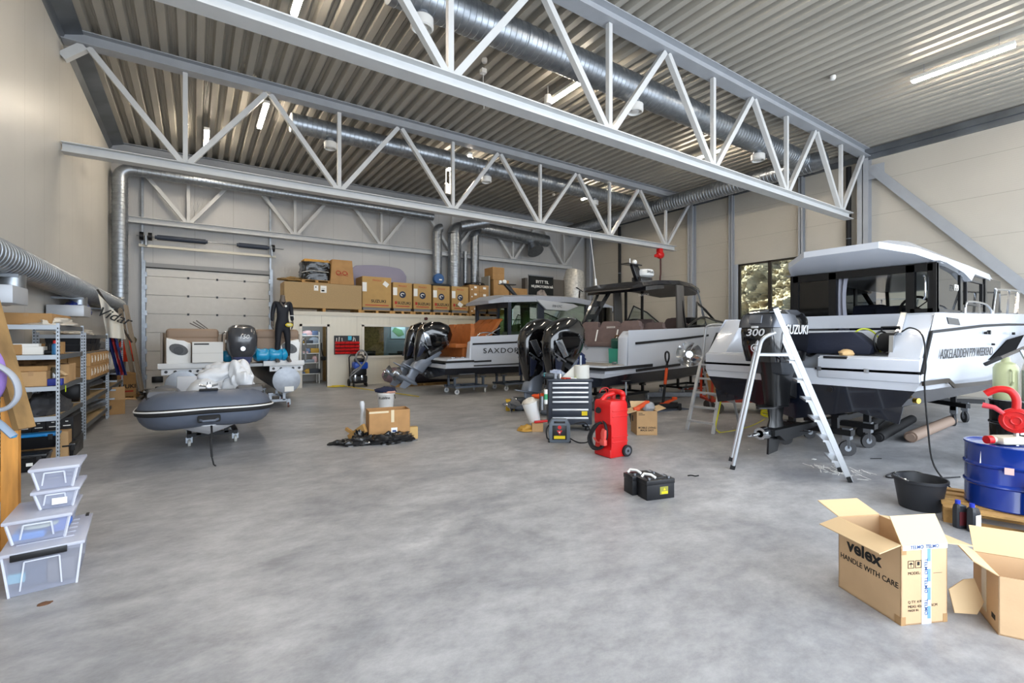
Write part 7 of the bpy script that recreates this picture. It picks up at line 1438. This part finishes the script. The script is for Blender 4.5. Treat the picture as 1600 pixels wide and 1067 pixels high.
b=B(); b.box(-.16,-.1,0,.16,.1,.5,.02); o=put(b,'parts_bin',mat('bin_blue','33507e',.5),'blue plastic tub between tool cabinet and red fuel caddy','tub',onT(W_/2+.28,.35,0),rz=az); b=B(); bag(b,(0,0,.52),(.16,.12,.12),6,.9,20,10,-.4); b.done('clutter',mat('clutter_dark','3a3438',.5,var=.8,scale=20),o); b=B(); b.tube(spline([(-.1,0,.55),(-.05,0,.72),(.08,.02,.74),(.14,0,.6)],5),.012,6); b.tube(spline([(0,.05,.55),(.06,.03,.68),(.0,-.03,.72)],4),.01,6); b.done('red_lead',red,o)
b=B(); b.box(-.1,-.1,0,.1,.1,.26,.01); o=put(b,'yellow_box',mat('box_yellow','caa21c',.5),'yellow box on the floor below the black outboards','box',G(797,641),rz=-30); b=B(); b.box(.1,-.12,0,.36,.12,.3,.02); b.done('black_case',blackp,o)
# paper litter under the ladder
b=B(); g=Vector(G(1312,738)); rnd.seed(3)
for k in range(60):
    c=g+Vector((rnd.gauss(0,.12),rnd.gauss(0,.16),.006)); a_=rnd.uniform(0,PI); l_=rnd.uniform(.05,.14); b.bar(c,c+Vector((math.cos(a_)*l_,math.sin(a_)*l_,rnd.uniform(0,.03))),.006,.002)
o=tag(b.done('paper_shreds',paper,sm=0),'loose white paper shreds on the floor at the ladder foot','paper shreds'); o['kind']='stuff'
for i,(px,py,s_) in enumerate(((1272,718,.06),(1170,703,.03),(1145,669,.025),(1213,664,.03))): b=B(); b.bx((0,0,.006),(s_,s_*.7,.004)); put(b,'paper_scrap',paper,['white paper square by the shreds on the floor','small paper scrap on the floor before the black outboard','paper scrap on the yellow lead near the small ladder','paper scrap beside the yellow cable coil'][i],'paper scrap',G(px,py),rz=i*31,sm=0)
b=B(); b.tube([(0,0,.005),(.12,-.09,.008)],.006,6); put(b,'black_strip',rubber,'thin black strip on the floor behind the ladder foot','strip',G(1360,717))
b=B(); bag(b,(0,0,0),(.035,.03,.006),5,.9,12,6,-.1); put(b,'leaf_debris',mat('debris_brown','6a4a34',.9),'small brown debris on the floor before the transparent boxes','debris',G(70,943))
for i,(dx,dy,r_) in enumerate(((9.4,3.3,.09),(9.2,3.0,.08),(9.6,2.7,.09))): b=B(); b.cyl((0,0,r_),(2.6,.5-.2*i,r_),r_,n=14); b.cyl((-.06,-.01,r_),(0,0,r_),r_*.7,n=14); put(b,'rolled_pipe',[rubber,rubber,mat('pipe_brown','8a7566',.6)][i],['black roll lying under the white boat, the farther one','black roll lying under the white boat, the middle one','brownish roll lying under the white boat, the nearest one'][i],'roll',(dx,dy,0))
# cable and small sensors hanging from the roof
b=B(); g=G(755,115,ZC-.1); b.tube([(g[0],g[1],ZC),(g[0],g[1],7.4),(g[0]+.02,g[1],6.95)],.008,6); b.box(g[0]-.06,g[1]-.06,ZC-.1,g[0]+.06,g[1]+.06,ZC); tag(b.done('pendant_cable',white),'thin white cable hanging from the deck behind the nearest truss','cable')
b=B(); g=G(856,160,7.45); b.cyl((g[0],g[1],7.4),(g[0],g[1],7.62),.1,.08,14); b.cyl((g[0],g[1],7.62),(g[0],g[1],ZC),.01); b.tube([(g[0],g[1],7.4),(g[0],g[1],7.2)],.01); tag(b.done('socket_pendant',diffw),'white hanging socket beside the tube light behind the nearest truss','socket')
b=B(); g=Vector(onY(700,290,15.0)); b.box(g.x-.12,g.y-.06,g.z-.3,g.x+.12,g.y+.06,g.z-.02); b.cyl((g.x-.08,g.y,g.z-.02),(g.x-.08,g.y,ZC),.02); b.cyl((g.x+.08,g.y,g.z-.02),(g.x+.08,g.y,ZC),.02); b.sph((g.x-.06,g.y,g.z+.03),.07,10,6); b.sph((g.x+.08,g.y,g.z+.03),.07,10,6); tag(b.done('ceiling_device',diffw),'white device on two rods hanging behind the middle truss','device')
# spring shaft over the sectional door
q=thing('door_spring_shaft','torsion shaft with two dark springs above the sectional door','spring shaft',(0,0,0)); y=YB-.3; z=4.98
b=B(); b.cyl((-1.55,y,z),(2.75,y,z),.016,n=8); b.done('shaft',galv,q)
for x0,x1 in ((-1.02,.32),(1.3,2.22)): b=B(); b.cyl((x0,y,z),(x1,y,z),.085,n=20); b.cyl((x0-.06,y,z),(x0,y,z),.06); b.cyl((x1,y,z),(x1+.06,y,z),.06); b.done('spring',mat('spring_navy','2b3444',.5),q)
for x in (-1.42,-1.2,2.4): b=B(); b.cyl((x-.05,y,z),(x+.05,y,z),.13,n=20); b.done('cable_drum',blackm,q)
b=B(); b.box(-1.5,YB-.24,z-.33,2.5,YB-.16,z-.25); b.done('mounting_bar',mat('bar_cream','cdc9bb',.4),q)
b=B()
for x in (-1.3,2.35): b.box(x-.02,YB-.4,z-.3,x+.02,YB-.02,z+.05)
b.done('bracket',galv,q,sm=0)
# ======== light and camera ========
W=bpy.data.worlds.new('sky'); SC.world=W; W.use_nodes=True; nt=W.node_tree; bg=nt.nodes['Background']
bg.inputs[0].default_value=(.72,.84,1.,1); bg.inputs[1].default_value=1.6
def area(name,loc,rot,sx,sy,pw,col):
    l=bpy.data.lights.new(name,'AREA'); l.shape='RECTANGLE'; l.size=sx; l.size_y=sy; l.energy=pw; l.color=col
    o=bpy.data.objects.new(name,l); COL.objects.link(o); o.location=loc; o.rotation_euler=rot; return o
area('bay_door_daylight',(8,YF-.3,3.1),(R(90),0,0),19.5,6.0,1100,(.86,.93,1.))
s=bpy.data.lights.new('sun','SUN'); s.energy=16; s.angle=.01; s.color=(1,.93,.8); so=bpy.data.objects.new('sun',s); COL.objects.link(so)
so.rotation_euler=Vector((.5,-.55,-.67)).to_track_quat('-Z','Y').to_euler()
cam=bpy.data.cameras.new('camera'); co=bpy.data.objects.new('camera',cam); COL.objects.link(co); SC.camera=co
cam.sensor_fit='HORIZONTAL'; cam.sensor_width=36; cam.lens=36*F/1600; cam.shift_y=-(533.5-HY)/1600; cam.clip_start=.05
co.location=(0,0,CH); co.rotation_euler=(R(90),0,-YAW)
SC.view_settings.view_transform='Standard'; SC.view_settings.look='None'; SC.view_settings.gamma=1; SC.view_settings.use_curve_mapping=False
SC.view_settings.exposure=.45
SC.cycles.use_denoising=True; SC.cycles.max_bounces=8; SC.cycles.diffuse_bounces=5; SC.cycles.transparent_max_bounces=16; SC.cycles.sample_clamp_indirect=6
